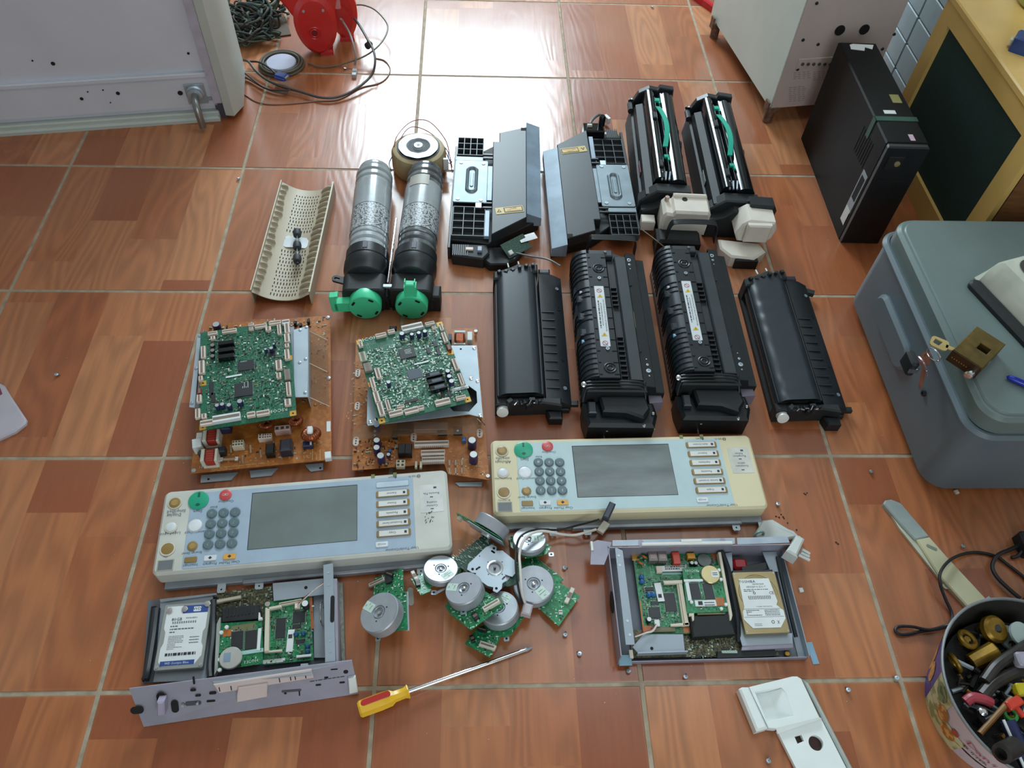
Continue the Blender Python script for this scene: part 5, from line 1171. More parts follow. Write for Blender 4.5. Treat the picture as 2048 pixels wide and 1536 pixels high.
    for (x, y), nm in zip(fk, names):
        px_, py_ = rf(x, y); px_ = .1405
        if nm:
            o = MB().rbox(px_ - .0275, px_ + .0275, py_ - .0058, py_ + .0058, z, z + .0022, .0025, b=.0006).build('function_key', AMB, t)
            MB().box(px_ - .0235, px_ + .0235, py_ - .0048, py_ + .0048, z + .0022, z + .0026).build('key_label', KEYB, o)
            MB().text(nm, px_ - .002, py_, z + .0028, .0052, pi, sx=.85 if len(nm) > 9 else 1.0).build('key_lettering', INK, o)
            MB().box(px_ + .017, px_ + .021, py_ - .0022, py_ + .0022, z + .0026, z + .0028).build('key_symbol', INK, o)
        else:
            o = MB().rbox(px_ - .0275, px_ + .0275, py_ - .0058, py_ + .0058, z, z + .0005, .0025).build('blank_key_outline', mat('blue_grey_outline', '#7d93a3', .4), t); MB().rbox(px_ - .0268, px_ + .0268, py_ - .0051, py_ + .0051, z + .0003, z + .0007, .002).build('blank_key_field', mat('pale_blue_key', '#bccbd8', .4), o)
    px_, py_ = rf(1632, 510); px_ = .121
    o = MB().rbox(px_ - .0098, px_ + .0098, py_ - .0045, py_ + .0045, z, z + .0016, .0015, b=.0004).build('counter_key', mat('white_button', '#d8dcdf', .35), t); MB().text('<>/123', px_, py_, z + .0018, .0045, pi).build('key_lettering', INK, o)
    # print on the face
    T_ = lambda s_, x, y, sz=.0062, sx=1.0: tx.text(s_, *rf(x, y), z + .0002, sz, pi, sx=sx)
    T_('Start', 305, 237, .0075); T_('Clear/Stop', 470, 187, .0058); T_('Enter', 400, 218, .0055); T_('Sample Copy', 315, 367, .0062); T_('Energy Saver', 320, 494, .006)
    T_('Interrupt', 327, 570); T_('Program', 447, 568); T_('Clear Modes', 570, 567); T_('User Tools/Counter', 1650, 548, .0064); T_('Alert', 1497, 95, .0058); T_('Data In', 1632, 97, .0056)
    if french: T_('Affichage', 157, 252, .0075); T_('simplifie', 155, 228, .0075); T_('Entree/sortie', 158, 366, .0055); T_('En marche', 165, 515, .0048)
    else: T_('Simplified', 170, 230, .0078); T_('Display', 160, 252, .0078); T_('Login/Logout', 158, 366, .0062); T_('On', 160, 507, .0055)
    px2, py2 = rf(1522, 95); tx.prism([(px2 - .001, py2 - .003), (px2 + .002, py2), (px2, py2), (px2 + .001, py2 + .003), (px2 - .002, py2)], z, z + .0003); px2, py2 = rf(1668, 97); tx.torus((px2, py2, z + .0002), (0, 0, 1), .0022, .0004, n=14, k=4)
    tx.build('panel_lettering', mat('panel_print', '#3d4650', .5), t)
    # status sticker on the right strip
    px_, py_ = .2045, .0245
    o = MB().rbox(px_ - .019, px_ + .019, py_ - .026, py_ + .026, PZ, PZ + .0005, .002).build('status_label', mat('status_label_' + ('fr' if french else 'en'), '#c9c8bf' if french else '#cfd0cc', .4), t)
    tx = MB()
    for s_, yy in (zip(('Reception', 'fichier', 'Communi-', 'cation'), (.008, .0135, -.012, -.0065)) if french else zip(('Receive File', 'Commu-', 'nicating'), (.009, -.014, -.008))): tx.text(s_, px_, py_ + yy, PZ + .0007, .0058, pi, sx=.95)
    tx.box(px_ - .0025, px_ + .0025, py_ + .0015, py_ + .003, PZ + .0005, PZ + .0008).box(px_ - .0025, px_ + .0025, py_ - .0205, py_ - .019, PZ + .0005, PZ + .0008).box(px_ + .004, px_ + .009, py_ + .018, py_ + .0215, PZ + .0005, PZ + .0007)
    tx.build('label_lettering', mat('panel_print', '#3d4650', .5), o)
    for x in (.108, .145): MB().box(x - .003, x + .003, l - .006, l + .0005, PZ - .006, PZ + .0008).build('green_light_guide', mat('olive_guide', '#6e7a4a', .3), t)
    return t
SCR1 = mat('streaked_reflection_screen', '#636b6b', .28, var=.35, vs=9, stretch=(1, 4, 1), coat=.3); SCR2 = mat('blotched_reflection_screen', '#707b79', .22, var=.22, vs=7, coat=.4)  # streaks and blotches paint cloudy reflections and wipe marks into the colour
CRM = mat('yellowed_cream_housing', '#d3c9a6', .42, var=.05, vs=8); GWH = mat('stained_white_housing', '#c3c3bb', .45, var=.12, vs=14)
panel('cream yellowed control panel with reflection-streaked grey screen, below the fuser units', ((984, 880), (1500, 868), (984, 1040), (1540, 1025)), True, CRM, mat('pale_blue_face', '#b3c8cc', .38, var=.04), SCR1, 1)
p2 = panel('smudged white control panel with reflection-mottled screen, above the left controller tray', ((330, 982), (888, 938), (307, 1162), (905, 1108)), False, GWH, mat('blue_grey_face', '#9fb1c2', .38, var=.05), SCR2, 2)
sm = MB(); rr = random.Random(3)
for i in range(16): x, y = .188 + rr.uniform(0, .018), -.012 + rr.uniform(-.008, .012); sm.ob(x, y, PZ + .0003, PZ + .0006, rr.uniform(.001, .004), .0008, rr.uniform(.5, 1.2))
sm.build('ink_smudge', INK, p2, kind='stuff')
# ================================================================== controller trays with hard drives
c4 = K(1160, 1040, 500 / 2048)
SM = mat('tray_sheet_metal', '#98a2ac', .42, .3, var=.07, vs=10); SMD = mat('tray_floor_metal', '#6d727b', .5, .3, var=.1, vs=10); SMP = mat('lilac_sheet_metal', '#9795a3', .45, .3, var=.08)
MUDB = mat('brown_green_board', '#3d4030', .45, col2='#6b6748', thr=.52, vs=300)
def P4(t, pts, z, mp): return [t.q(*mp(*p), z) for p in pts]
f = frame4((1209, 1112), (1565, 1108), (1233, 1331), (1602, 1318), .0)
tr = Th('controller_tray', 'open grey metal controller tray with green boards, below the cream control panel', 'controller tray', (*f[0], 0), f[1], group='controller trays')
w, l = f[2] / 2, f[3] / 2; ZT = .042
MB().box(-w, w, -l, l, .0, .0012).build('tray_floor', SMD, tr)
MB().box(-w, w, -l, -l + .0015, 0, .012, b=.0003).build('front_lip', SMP, tr); MB().box(w - .0015, w, -l, l, 0, .02, b=.0003).box(w - .012, w, -l, l, .002, .0035).build('right_lip', SM, tr)
# left wall with flange
MB().box(-w, -w + .0015, -l, l, 0, ZT).build('left_wall', SMP, tr)
MB().prism(P4(tr, [(285, 220), (350, 250), (450, 1020), (375, 1020)], ZT, c4), ZT - .0015, ZT, b=.0003).build('left_flange', SM, tr)
for q in ((317, 292), (326, 370), (388, 826), (408, 940)): P = tr.p(*c4(*q), ZT); MB().cyl(P.x, P.y, ZT, ZT + .0004, .0022, n=12).build('flange_hole', STEEL, tr)
P = tr.p(*c4(330, 660), .03); MB().lathe([(.017, 0), (.017, .001)], (-w, P.y, .024), (-1, 0, 0), 20).build('side_opening', HOLE, tr)
# back wall (connector plate) with flange
q0, q1 = P4(tr, [(265, 210), (1715, 185)], ZT, c4)
MB().prism(P4(tr, [(265, 165), (1270, 145), (1270, 195), (265, 212)], ZT, c4), ZT - .0015, ZT, b=.0003).prism(P4(tr, [(1285, 145), (1700, 135), (1718, 185), (1290, 200)], ZT, c4), ZT - .0015, ZT, b=.0003).build('back_flange', mat('pale_flange', '#a3aeba', .4, .3), tr)
yb = l - .004
MB().box(-w, w + .012, yb, yb + .0015, 0, ZT).build('back_wall', SMP, tr)
MB().box(-w + .055, w - .09, yb + .002, yb + .007, .025, ZT + .004, b=.001).box(-w + .12, w - .14, yb + .006, yb + .011, .02, ZT + .005, b=.001).build('white_front_plate', WHITE, tr)
MB().prism(P4(tr, [(95, 180), (145, 160), (262, 178), (240, 260), (200, 362), (85, 360)], ZT, c4), ZT - .003, ZT - .0015, b=.0003).build('bent_side_ear', SMP, tr)
P = tr.p(*c4(98, 210), ZT); MB().box(P.x - .002, P.x + .002, P.y - .008, P.y + .008, ZT - .012, ZT, b=.0005).build('ear_edge', WHITE, tr)
for q in ((500, 190), (1170, 175)): P = tr.p(*c4(*q), ZT); MB().prism(slot(P.x, P.y, .009, .012), ZT, ZT + .0004).build('flange_notch', SMP, tr)
# boards
zb = .014
def brd(t, pts, z, m, mp, nm): return MB().prism(P4(t, pts, z, mp), z - .0014, z).build(nm, m, t)
brd(tr, [(400, 900), (1500, 900), (1640, 1110), (430, 1130)], .008, MUDB, c4, 'lower_board')
x0, x1, y0, y1 = reg(tr, c4, (870, 960), (1290, 1120), .008); clutter(tr, x0, x1, y0, y1, .008, 400, 51, [(mat('olive_part', '#7a7650', .5), 3), (CHIP, 2), (TRACE, 1)], .0006, .0022)
brd(tr, [(430, 272), (1130, 262), (1170, 700), (900, 930), (520, 935)], zb, GREENB, c4, 'interface_board')
x0, x1, y0, y1 = reg(tr, c4, (480, 470), (830, 900), zb); clutter(tr, x0, x1, y0, y1, zb, 420, 52, MIX, .0005, .0018); x0, x1, y0, y1 = reg(tr, c4, (440, 300), (1120, 380), zb); clutter(tr, x0, x1, y0, y1, zb, 200, 53, MIX, .0006, .002)
traces(tr, x0, x1, y0 - .09, y1, zb + .0001, 160, 54, TRACE, wd=.00025)
ORG = mat('orange_disc_part', '#b8682a', .4)
for q in ((525, 300), (495, 352)): P = tr.p(*c4(*q), zb + .008); MB().lathe([(.0045, 0), (.0052, .0015), (.0045, .003)], (P.x, P.y, zb + .005), (.4, .6, .4), 18).build('disc_part', ORG, tr)
for q in ((598, 290), (675, 290)):
    P = tr.p(*c4(*q), zb + .012); o = MB().box(P.x - .0075, P.x + .0075, P.y - .009, P.y + .009, zb, zb + .012, b=.0005).build('phone_socket', mat('smoky_clear_socket', '#6c625f', .2, var=.2), tr); MB().box(P.x - .005, P.x + .005, P.y - .006, P.y + .002, zb + .012, zb + .0124).build('socket_window', mat('pinkish_socket', '#a08a86', .3), o)
comp(tr, 'red_relay', mat('red_relay', '#c4402c', .35), *c4(790, 305), zb + .012, .012, .02, .012, b=.001)
comp(tr, 'yellow_transformer', mat('yellow_tape', '#c98a1e', .35), *c4(912, 288), zb + .01, .013, .009, .010, b=.001)
P = tr.p(*c4(1020, 328), zb + .003); MB().cyl(P.x, P.y, zb, zb + .003, .0115, n=28, b=.0006).build('buzzer_disc', mat('grey_disc', '#6f7472', .4, .3), tr)
for q, m_ in (((917, 350), LBL), ((950, 352), LBL)): capac(tr, *c4(*q), zb, .0034, .007, CHIP, m_)
for q in ((505, 465), (508, 502), (565, 610), (602, 608)): P = tr.p(*c4(*q), zb + .004); MB().lathe([(.002, -.004), (.0042, -.001), (.0042, .001), (.002, .004)], (P.x, P.y, zb + .003), (1, .3, 0), 14).build('blue_disc', BLUEC, tr)
comp(tr, 'copper_pad', GOLD, *c4(455, 302), zb + .0006, .012, .012, .0006); comp(tr, 'copper_pad', mat('coppery_pad', '#a3623c', .35, .4), *c4(1100, 298), zb + .0006, .011, .011, .0006)
comp(tr, 'pink_label', PINKW, *c4(648, 402), zb + .006, .009, .011, .006); o = comp(tr, 'serial_label', LBL, *c4(762, 397), zb + .004, .045, .010, .0005)
P = tr.p(*c4(780, 388), zb + .004); MB().lines(P.x, P.y, P.z + .0002, .034, 2, .0035, .002, 0, seed=8).build('label_print', INK, o); comp(tr, 'pale_blue_label', mat('pale_aqua_label', '#9cc4bd', .5), *c4(752, 436), zb + .0005, .032, .004, .0005)
for (x, y, a, b_) in ((740, 672, .018, .030), (612, 758, .018, .018), (570, 563, .014, .006), (613, 680, .012, .006)): chip(tr, *c4(x, y), zb, a, b_, h=.002)
capac(tr, *c4(567, 812), zb, .0042, .008, CHIP, LBL); comp(tr, 'white_connector', LBL, *c4(632, 842), zb + .007, .008, .010, .006)
conn(tr, *c4(685, 896), zb, .037, .007, .004, 0, mat('olive_connector', '#6c6b4a', .5)); comp(tr, 'copper_pad', mat('coppery_pad', '#a3623c', .35, .4), *c4(553, 893), zb + .0006, .015, .011, .0006); comp(tr, 'copper_pad', mat('coppery_pad', '#a3623c', .35, .4), *c4(878, 893), zb + .0006, .013, .011, .0006)
P0 = P4(tr, [(488, 660), (498, 655), (525, 905), (515, 910)], zb + .0006, c4); MB().prism(P0, zb, zb + .0006).build('copper_edge', mat('coppery_pad', '#a3623c', .35, .4), tr)
o = comp(tr, 'barcode_label', LBL, *c4(650, 590), zb + .003, .011, .031, .0005, radians(4)); P = tr.p(*c4(655, 622), zb + .003); MB().box(P.x - .0028, P.x + .0028, P.y - .003, P.y + .003, P.z, P.z + .0003).build('code_square', INK, o)
IV = mat('ivory_nylon', '#cfc6b2', .45, var=.04)
mb = MB().prism(P4(tr, [(790, 500), (835, 500), (895, 860), (845, 865)], zb + .007, c4), zb, zb + .007, b=.0006).prism(P4(tr, [(680, 498), (838, 492), (840, 520), (690, 525)], zb + .007, c4), zb + .002, zb + .008, b=.0006).prism(P4(tr, [(740, 850), (895, 838), (897, 862), (745, 870)], zb + .007, c4), zb + .002, zb + .007, b=.0006)
o = mb.build('card_bracket', IV, tr); MB().prism(P4(tr, [(800, 515), (808, 515), (862, 860), (853, 860)], zb + .0073, c4), zb + .007, zb + .0073).build('contact_strip', mat('tan_contacts', '#9a8a68', .5), o)
# memory board on top
z2 = .026
brd(tr, [(838, 395), (1150, 370), (1225, 750), (880, 765)], z2, GREENB, c4, 'memory_board')
x0, x1, y0, y1 = reg(tr, c4, (870, 420), (1190, 740), z2); clutter(tr, x0, x1, y0, y1, z2, 160, 55, MIX, .0005, .0016)
for x in (945, 1055): chip(tr, *c4(x, 580), z2, .015, .026, radians(2), h=.002)
P = tr.p(*c4(1070, 443), z2 + .005); o = MB().cyl(P.x, P.y, z2 + .001, z2 + .005, .0155, n=36, b=.001).build('coin_cell', mat('coin_cell_metal', '#a89c74', .28, .8, var=.08), tr); MB().ob(P.x + .007, P.y, z2 + .005, z2 + .0054, .011, .011).build('cell_label', LBL, o); MB().lines(P.x + .007, P.y + .001, z2 + .0056, .008, 2, .003, .0014, 0, seed=4).build('label_print', INK, o)
comp(tr, 'white_strip', LBL, *c4(930, 493), z2 + .003, .031, .004, .002); comp(tr, 'white_strip', LBL, *c4(888, 580), z2 + .002, .006, .032, .001)
o = comp(tr, 'barcode_label', LBL, *c4(1030, 680), z2 + .0025, .034, .010, .0015); P = tr.p(*c4(1030, 680), z2 + .0025); MB().box(P.x - .012, P.x - .005, P.y - .003, P.y + .003, P.z, P.z + .0003).lines(P.x + .006, P.y, P.z + .0003, .016, 2, .004, .0014, 0, seed=6).build('label_print', INK, o)
comp(tr, 'copper_pad', mat('coppery_pad', '#a3623c', .35, .4), *c4(1148, 668), z2 + .0006, .014, .014, .0006)
tx = MB(); P = tr.p(*c4(912, 415), z2); tx.text('RICOH', P.x, P.y, z2 + .0005, .0065, pi); tx.build('board_lettering', SILK, tr)
for q in ((1140, 408), (1157, 485), (1197, 690), (1160, 725), (915, 670)): capac(tr, *c4(*q), z2, .0028, .004, WHITE, LBL)
mb = MB().prism(P4(tr, [(1132, 262), (1155, 260), (1250, 780), (1225, 782)], z2 + .004, c4), z2 - .008, z2 + .004, b=.0006); mb.prism(P4(tr, [(893, 765), (935, 762), (935, 820), (922, 825), (915, 785), (895, 785)], z2 + .004, c4), z2, z2 + .004, b=.0004).prism(P4(tr, [(1225, 780), (1250, 778), (1240, 818), (1228, 818)], z2 + .004, c4), z2, z2 + .004, b=.0004); mb.build('ivory_rail', IV, tr)
MB().prism(P4(tr, [(900, 785), (1235, 765), (1275, 930), (925, 955)], z2, c4), .010, z2, b=.002).build('card_slot_block', BLK2, tr)
MB().prism(P4(tr, [(960, 765), (1185, 757), (1188, 770), (965, 775)], z2 + .001, c4), z2 - .006, z2 + .001).build('slot_contacts', mat('olive_connector', '#6c6b4a', .5), tr)
# side plate bottom left
MB().prism(P4(tr, [(520, 935), (845, 935), (860, 1080), (470, 1085), (430, 1040)], .018, c4), .0165, .018, b=.0003).build('angle_plate', SM, tr); P = tr.p(*c4(588, 1052), .018); MB().cyl(P.x, P.y, .018, .0184, .0025, n=12).build('plate_hole', HOLE, tr)
MB().prism(P4(tr, [(470, 1088), (880, 1075), (880, 1084), (470, 1098)], .018, c4), .006, .021).build('angle_edge', mat('pale_flange', '#a3aeba', .4, .3), tr)
comp(tr, 'blue_tape', mat('pale_blue_tape', '#7fa6b8', .4, alpha=.85), *c4(370, 1148), .013, .020, .016, .0008); comp(tr, 'white_corner_clip', OFFW, *c4(420, 1095), .016, .006, .012, .012)
# lower right connector
o = MB().prism(P4(tr, [(1125, 1075), (1600, 1062), (1600, 1112), (1125, 1130)], .014, c4), .008, .014, b=.0005).build('long_connector', BLK2, tr); mb = MB()
for i in range(16): P = tr.p(*c4(1165 + i * 8, 1080), .0145); mb.box(P.x - .0006, P.x + .0006, P.y - .002, P.y + .002, .014, .0146)
mb.build('connector_pins', TRACE, o, kind='stuff'); P = tr.p(*c4(1700, 1093), .008); MB().cyl(P.x, P.y, .0015, .008, .004, n=14, b=.0006).build('brass_standoff', BRE, tr)
# drive bracket
MB().prism(P4(tr, [(1190, 270), (1245, 262), (1255, 420), (1350, 930), (1740, 925), (1745, 1010), (1330, 1030), (1300, 925)], .020, c4), .018, .0195, b=.0003).prism(P4(tr, [(1495, 260), (1610, 255), (1640, 420), (1560, 420)], .020, c4), .018, .0195, b=.0003).build('drive_bracket', SM, tr)
MB().prism(P4(tr, [(1330, 1030), (1745, 1010), (1745, 1045), (1325, 1065)], .018, c4), .003, .018).build('bracket_skirt', SMP, tr)
MB().tube([(*tr.q(*c4(1165, 262), .026), .026), (*tr.q(*c4(1215, 400), .024), .024), (*tr.q(*c4(1245, 560), .024), .024), (*tr.q(*c4(1290, 800), .022), .022), (*tr.q(*c4(1300, 1000), .015), .015)], .004, n=8).build('dark_cable_sleeve', mat('clear_black_sleeve', '#23282e', .2), tr)
MB().tube([(*tr.q(*c4(1620, 300), .022), .022), (*tr.q(*c4(1660, 500), .02), .02), (*tr.q(*c4(1720, 760), .02), .02), (*tr.q(*c4(1770, 960), .014), .014)], .0035, n=8).build('dark_cable_sleeve', mat('clear_black_sleeve', '#23282e', .2), tr)
P = tr.p(*c4(1320, 345), .022); MB().rbox(P.x - .012, P.x + .012, P.y - .010, P.y + .010, .004, .018, .006, b=.004).build('red_connector', mat('red_connector', '#a8222c', .35), tr)
MB().prism(P4(tr, [(1325, 370), (1530, 335), (1540, 400), (1400, 420), (1330, 415)], .02, c4), .006, .0175, b=.001).build('black_connector', BLK, tr)
for k, m_ in enumerate((WIRER, WIREW, WIREW)): MB().tube([(*tr.q(*c4(625 + k * 6, 850), .02), .02), (*tr.q(*c4(590 + k * 4, 895 + k * 8), .024), .024), (*tr.q(*c4(540, 915 + k * 6), .024), .024), (*tr.q(*c4(450, 950 + k * 4), .03), .03)], .0009).build('thin_wire', m_, tr)

def hdd(name, label, pts, z, mp, kind):
    f = frame4(*[mp(*p) for p in pts], z + .009); t = Th(name, label, 'hard drive', (*f[0], z), f[1]); w_, l_ = .035, .050
    GOLDH = mat('champagne_drive_metal', '#9f8f6a', .32, .6, var=.06)
    if kind:
        MB().rbox(-w_, w_, -l_, l_, .0, .009, .002, b=.0006).build('casing', GOLDH, t); MB().box(-w_ + .002, w_ - .002, l_, l_ + .004, .001, .007, b=.0005).build('drive_connector', CHIP, t)
        for r, s_ in ((.033, .0006), (.030, .0004)): MB().torus((0, .0135, .0091), (0, 0, 1), r - .002, s_, n=44, k=5).build('platter_ridge', GOLDH, t)
        L_ = [(-.027, .038), (.022, .038), (.027, .0), (.024, -.006), (.033, -.015), (.033, -.028), (.022, -.042), (-.022, -.042), (-.033, -.028), (-.032, -.016), (-.028, -.008), (-.028, .0)]
        o = MB().prism(L_, .0094, .0098).build('drive_label', LBL, t); tx = MB()
        tx.text('TOSHIBA', -.0145, .033, .0100, .0062, 0, sx=1.05); tx.text('MK7459GSXP', .0025, .0285, .0100, .0032); tx.text('HDD2J59 A ZL01 T', -.002, .0242, .0100, .0038); tx.text('CE', .0205, .0135, .0100, .0068)
        tx.text('TOSHIBA CORPORATION', .004, -.0082, .0100, .0022); tx.lines(0, .0195, .01, .046, 2, .0025, .0008, 0, seed=11); tx.lines(0, .004, .01, .036, 1, .003, .0004, seed=2)
        for i in range(40):
            if i % 3: tx.box(-.019 + i * .00095, -.0185 + i * .00095, .005, .0095, .0098, .0100)
        for s_ in (-.0145, .0145): tx.lines(s_, -.0145, .01, .024, 4, .0026, .0009, seed=12 + int(s_ * 100))
        tx.torus((.012, -.033, .0099), (0, 0, 1), .0022, .0004, n=12, k=4).torus((-.007, .014, .0099), (0, 0, 1), .0018, .0004, n=12, k=4); tx.rod((.019, -.031, .0099), (.022, -.036, .0099), .0003, n=4).rod((.022, -.031, .0099), (.019, -.036, .0099), .0003, n=4); tx.lines(-.012, -.036, .01, .012, 2, .0024, .0006, seed=14)
        tx.box(-.031, .031, -.0118, -.0115, .0098, .01).box(-.031, .031, -.0248, -.0245, .0098, .01); tx.build('label_lettering', INK, o)
        for x, y in ((-.032, .047), (.032, .047), (-.032, -.047), (.032, -.047)): MB().lathe([(.0015, 0), (.0013, .0005)], (x, y, .009), (0, 0, 1), 8).build('screw', STEEL, t)
    else:
        DS = mat('silver_drive_metal', '#a8ada9', .32, .5, var=.06)
        MB().rbox(-w_, w_, -l_, l_, .0, .009, .003, b=.0006).build('casing', DS, t)
        L_ = [(-.030, .046), (.031, .046), (.031, .01), (.028, .004), (.028, -.012), (.031, -.018), (.031, -.032), (.022, -.045), (-.024, -.045), (-.030, -.038), (-.030, -.018), (-.027, -.01), (-.027, .006), (-.030, .012)]
        o = MB().prism(L_, .009, .0094).build('drive_label', LBL, t); BLU = mat('label_blue', '#2f4a8c', .4)
        MB().box(-.006, .031, .034, .046, .0094, .0096).build('blue_field', BLU, o); MB().box(-.027, .022, -.0445, -.0375, .0094, .0096).build('blue_band', BLU, o)
        MB().rbox(.0095, .0205, .036, .0435, .0096, .0098, .001).build('logo_field', LBL, o); tx = MB(); tx.text('WD', .015, .0398, .0100, .0062, 0, sx=1.1); tx.text('80GB', -.013, .025, .0098, .0068, 0); tx.text('WD800BEVS', .0085, .0262, .0098, .0032)
        for i in range(34):
            if i % 3: tx.box(-.020 + i * .0011, -.0194 + i * .0011, .0185, .0218, .0094, .0097)
        tx.lines(-.003, .014, .0098, .036, 3, .0045, .0012, seed=3); tx.lines(-.010, -.001, .0098, .022, 9, .0024, .0006, seed=4); tx.lines(.017, -.004, .0098, .014, 3, .0042, .001, seed=6); tx.lines(0, -.030, .0098, .044, 1, .004, .004, seed=9)
        tx.build('label_lettering', INK, o); T2 = MB(); T2.text('WD Scorpio Blue', -.003, -.041, .0098, .0048, 0); T2.build('band_lettering', LBL, o)
        for x, y in ((-.026, .0395), (-.004, .0405), (.029, .0465)): MB().lathe([(.0048, 0), (.0046, .0012), (.004, .0014)], (x, y, .0094), (0, 0, 1), 20).build('foil_disc', CHROME, t)
        for x, y in ((-.031, -.046), (.031, -.046)): MB().lathe([(.0025, 0), (.002, .0008)], (x, y, .009), (0, 0, 1), 10).build('screw', STEEL, t)
    return t
hdd('hard_drive', 'champagne coloured hard drive with white cut-out label in the right controller tray', [(1255, 430), (1605, 425), (1345, 930), (1712, 915)], .021, c4, True)

# ---- left tray: connector plate leaning towards the viewer
cL = K(240, 1120, 500 / 2048)
f = frame4((315, 1206), (678, 1158), (290, 1352), (700, 1325), .0)
t_ = Th('controller_tray', 'open grey metal controller tray with a leaning lilac connector plate at its front', 'controller tray', (*f[0], 0), f[1], group='controller trays')
w, l = f[2] / 2, f[3] / 2
def PL(pts, z): return [t_.q(*cL(*p), z) for p in pts]
MB().prism(PL([(225, 330), (1825, 190), (1850, 850), (190, 1010)], .002), .0, .0012).build('tray_floor', SMD, t_)
MB().prism(PL([(1795, 190), (1825, 185), (1845, 830), (1815, 840)], .012), .0, .014, b=.0003).build('right_lip', mat('speckled_edge', '#7a7a70', .5, .3, var=.3, vs=200), t_)
MB().prism(PL([(325, 320), (790, 270), (790, 285), (330, 345)], .016), .0, .016, b=.0003).build('back_lip', SM, t_)
brd(t_, [(700, 290), (1250, 210), (1260, 560), (730, 700)], .006, MUDB, cL, 'lower_board'); x0, x1, y0, y1 = reg(t_, cL, (790, 260), (1240, 400), .006); clutter(t_, x0, x1, y0, y1, .006, 130, 61, [(mat('olive_part', '#7a7650', .5), 3), (CHIP, 2), (TRACE, 2), (ORG, .3)], .0008, .0028)
MB().prism(PL([(1250, 190), (1665, 150), (1680, 280), (1258, 335)], .02), .0185, .02, b=.0003).build('angle_plate', SM, t_); P = t_.p(*cL(1523, 226), .02); MB().cyl(P.x, P.y, .02, .0204, .0026, n=12).build('plate_hole', HOLE, t_)
# right wall flange (top strip) and outer wall
MB().prism(PL([(1665, 40), (1745, 25), (1765, 830), (1680, 840)], .042), .0405, .042, b=.0003).build('right_flange', SM, t_)
MB().prism(PL([(1748, 150), (1777, 148), (1790, 840), (1768, 842)], .042), .002, .0405).build('right_wall', SMP, t_)
for q in ((1707, 103), (1710, 205), (1720, 662), (1722, 750)): P = t_.p(*cL(*q), .042); MB().cyl(P.x, P.y, .042, .0424, .002, n=12).build('flange_hole', STEEL, t_)
P = t_.p(*cL(1740, 400), .042); MB().prism(slot(P.x, P.y, .006, .042), .0415, .0424).build('dark_cutout', HOLE, t_)
P = t_.p(*cL(1655, 440), .02); MB().torus((P.x, P.y, .02), (1, 0, 0), .018, .001, n=24, k=6).build('hole_rim', CHROME, t_)
# right wall strut
MB().prism(PL([(1585, 300), (1680, 280), (1690, 800), (1590, 800)], .008), .0065, .008).build('inner_plate', SM, t_)
# boards
zb = .016
brd(t_, [(1185, 345), (1560, 300), (1585, 820), (1175, 860)], zb, GREENB, cL, 'interface_board'); x0, x1, y0, y1 = reg(t_, cL, (1230, 400), (1570, 810), zb); clutter(t_, x0, x1, y0, y1, zb, 420, 62, MIX, .0005, .0018); traces(t_, x0, x1, y0, y1, zb + .0001, 120, 63, TRACE, wd=.00025)
P0 = PL([(1550, 300), (1575, 298), (1590, 560), (1565, 565)], zb); MB().prism(P0, zb, zb + .0006).build('copper_edge', mat('coppery_pad', '#a3623c', .35, .4), t_)
o = MB().prism(PL([(1190, 390), (1225, 385), (1218, 745), (1180, 750)], zb + .008), zb, zb + .008, b=.0006).prism(PL([(1190, 390), (1320, 365), (1325, 385), (1225, 405)], zb + .008), zb + .002, zb + .008, b=.0006).prism(PL([(1180, 745), (1325, 728), (1328, 748), (1182, 758)], zb + .008), zb + .002, zb + .007, b=.0006).build('card_bracket', IV, t_)
P = t_.p(*cL(1208, 360), zb + .003); MB().lathe([(.0045, 0), (.004, .002)], (P.x, P.y, zb + .001), (0, 0, 1), 14).build('screw', CHROME, t_)
conn(t_, *cL(1395, 345), zb, .034, .005, .006, radians(6), IV); capac(t_, *cL(1515, 355), zb, .0058, .014, CHIP, LBL); comp(t_, 'white_connector', PINKW, *cL(1452, 372), zb + .007, .008, .008, .006)
for (x, y, a, b_) in ((1315, 555, .014, .031), (1465, 465, .018, .018), (1448, 543, .013, .006), (1475, 665, .012, .006)): chip(t_, *cL(x, y), zb, a, b_, h=.002)
o = comp(t_, 'barcode_label', LBL, *cL(1395, 660), zb + .002, .010, .034, .0005, radians(-3)); P = t_.p(*cL(1395, 625), zb + .002); MB().box(P.x - .003, P.x + .003, P.y - .003, P.y + .003, P.z, P.z + .0003).build('code_square', INK, o)
for q in ((1442, 605), (1500, 600), (1535, 705), (1535, 745)): P = t_.p(*cL(*q), zb + .004); MB().lathe([(.002, -.004), (.0042, -.001), (.0042, .001), (.002, .004)], (P.x, P.y, zb + .003), (1, .3, 0), 14).build('blue_disc', mat('deep_blue_disc', '#1f4f6e', .4), t_)
comp(t_, 'white_connector', LBL, *cL(1505, 785), zb + .006, .022, .004, .003); comp(t_, 'white_label', LBL, *cL(1250, 828), zb + .0006, .036, .006, .0006); comp(t_, 'pin_header', IV, *cL(870, 322), .014, .044, .005, .006, radians(6))
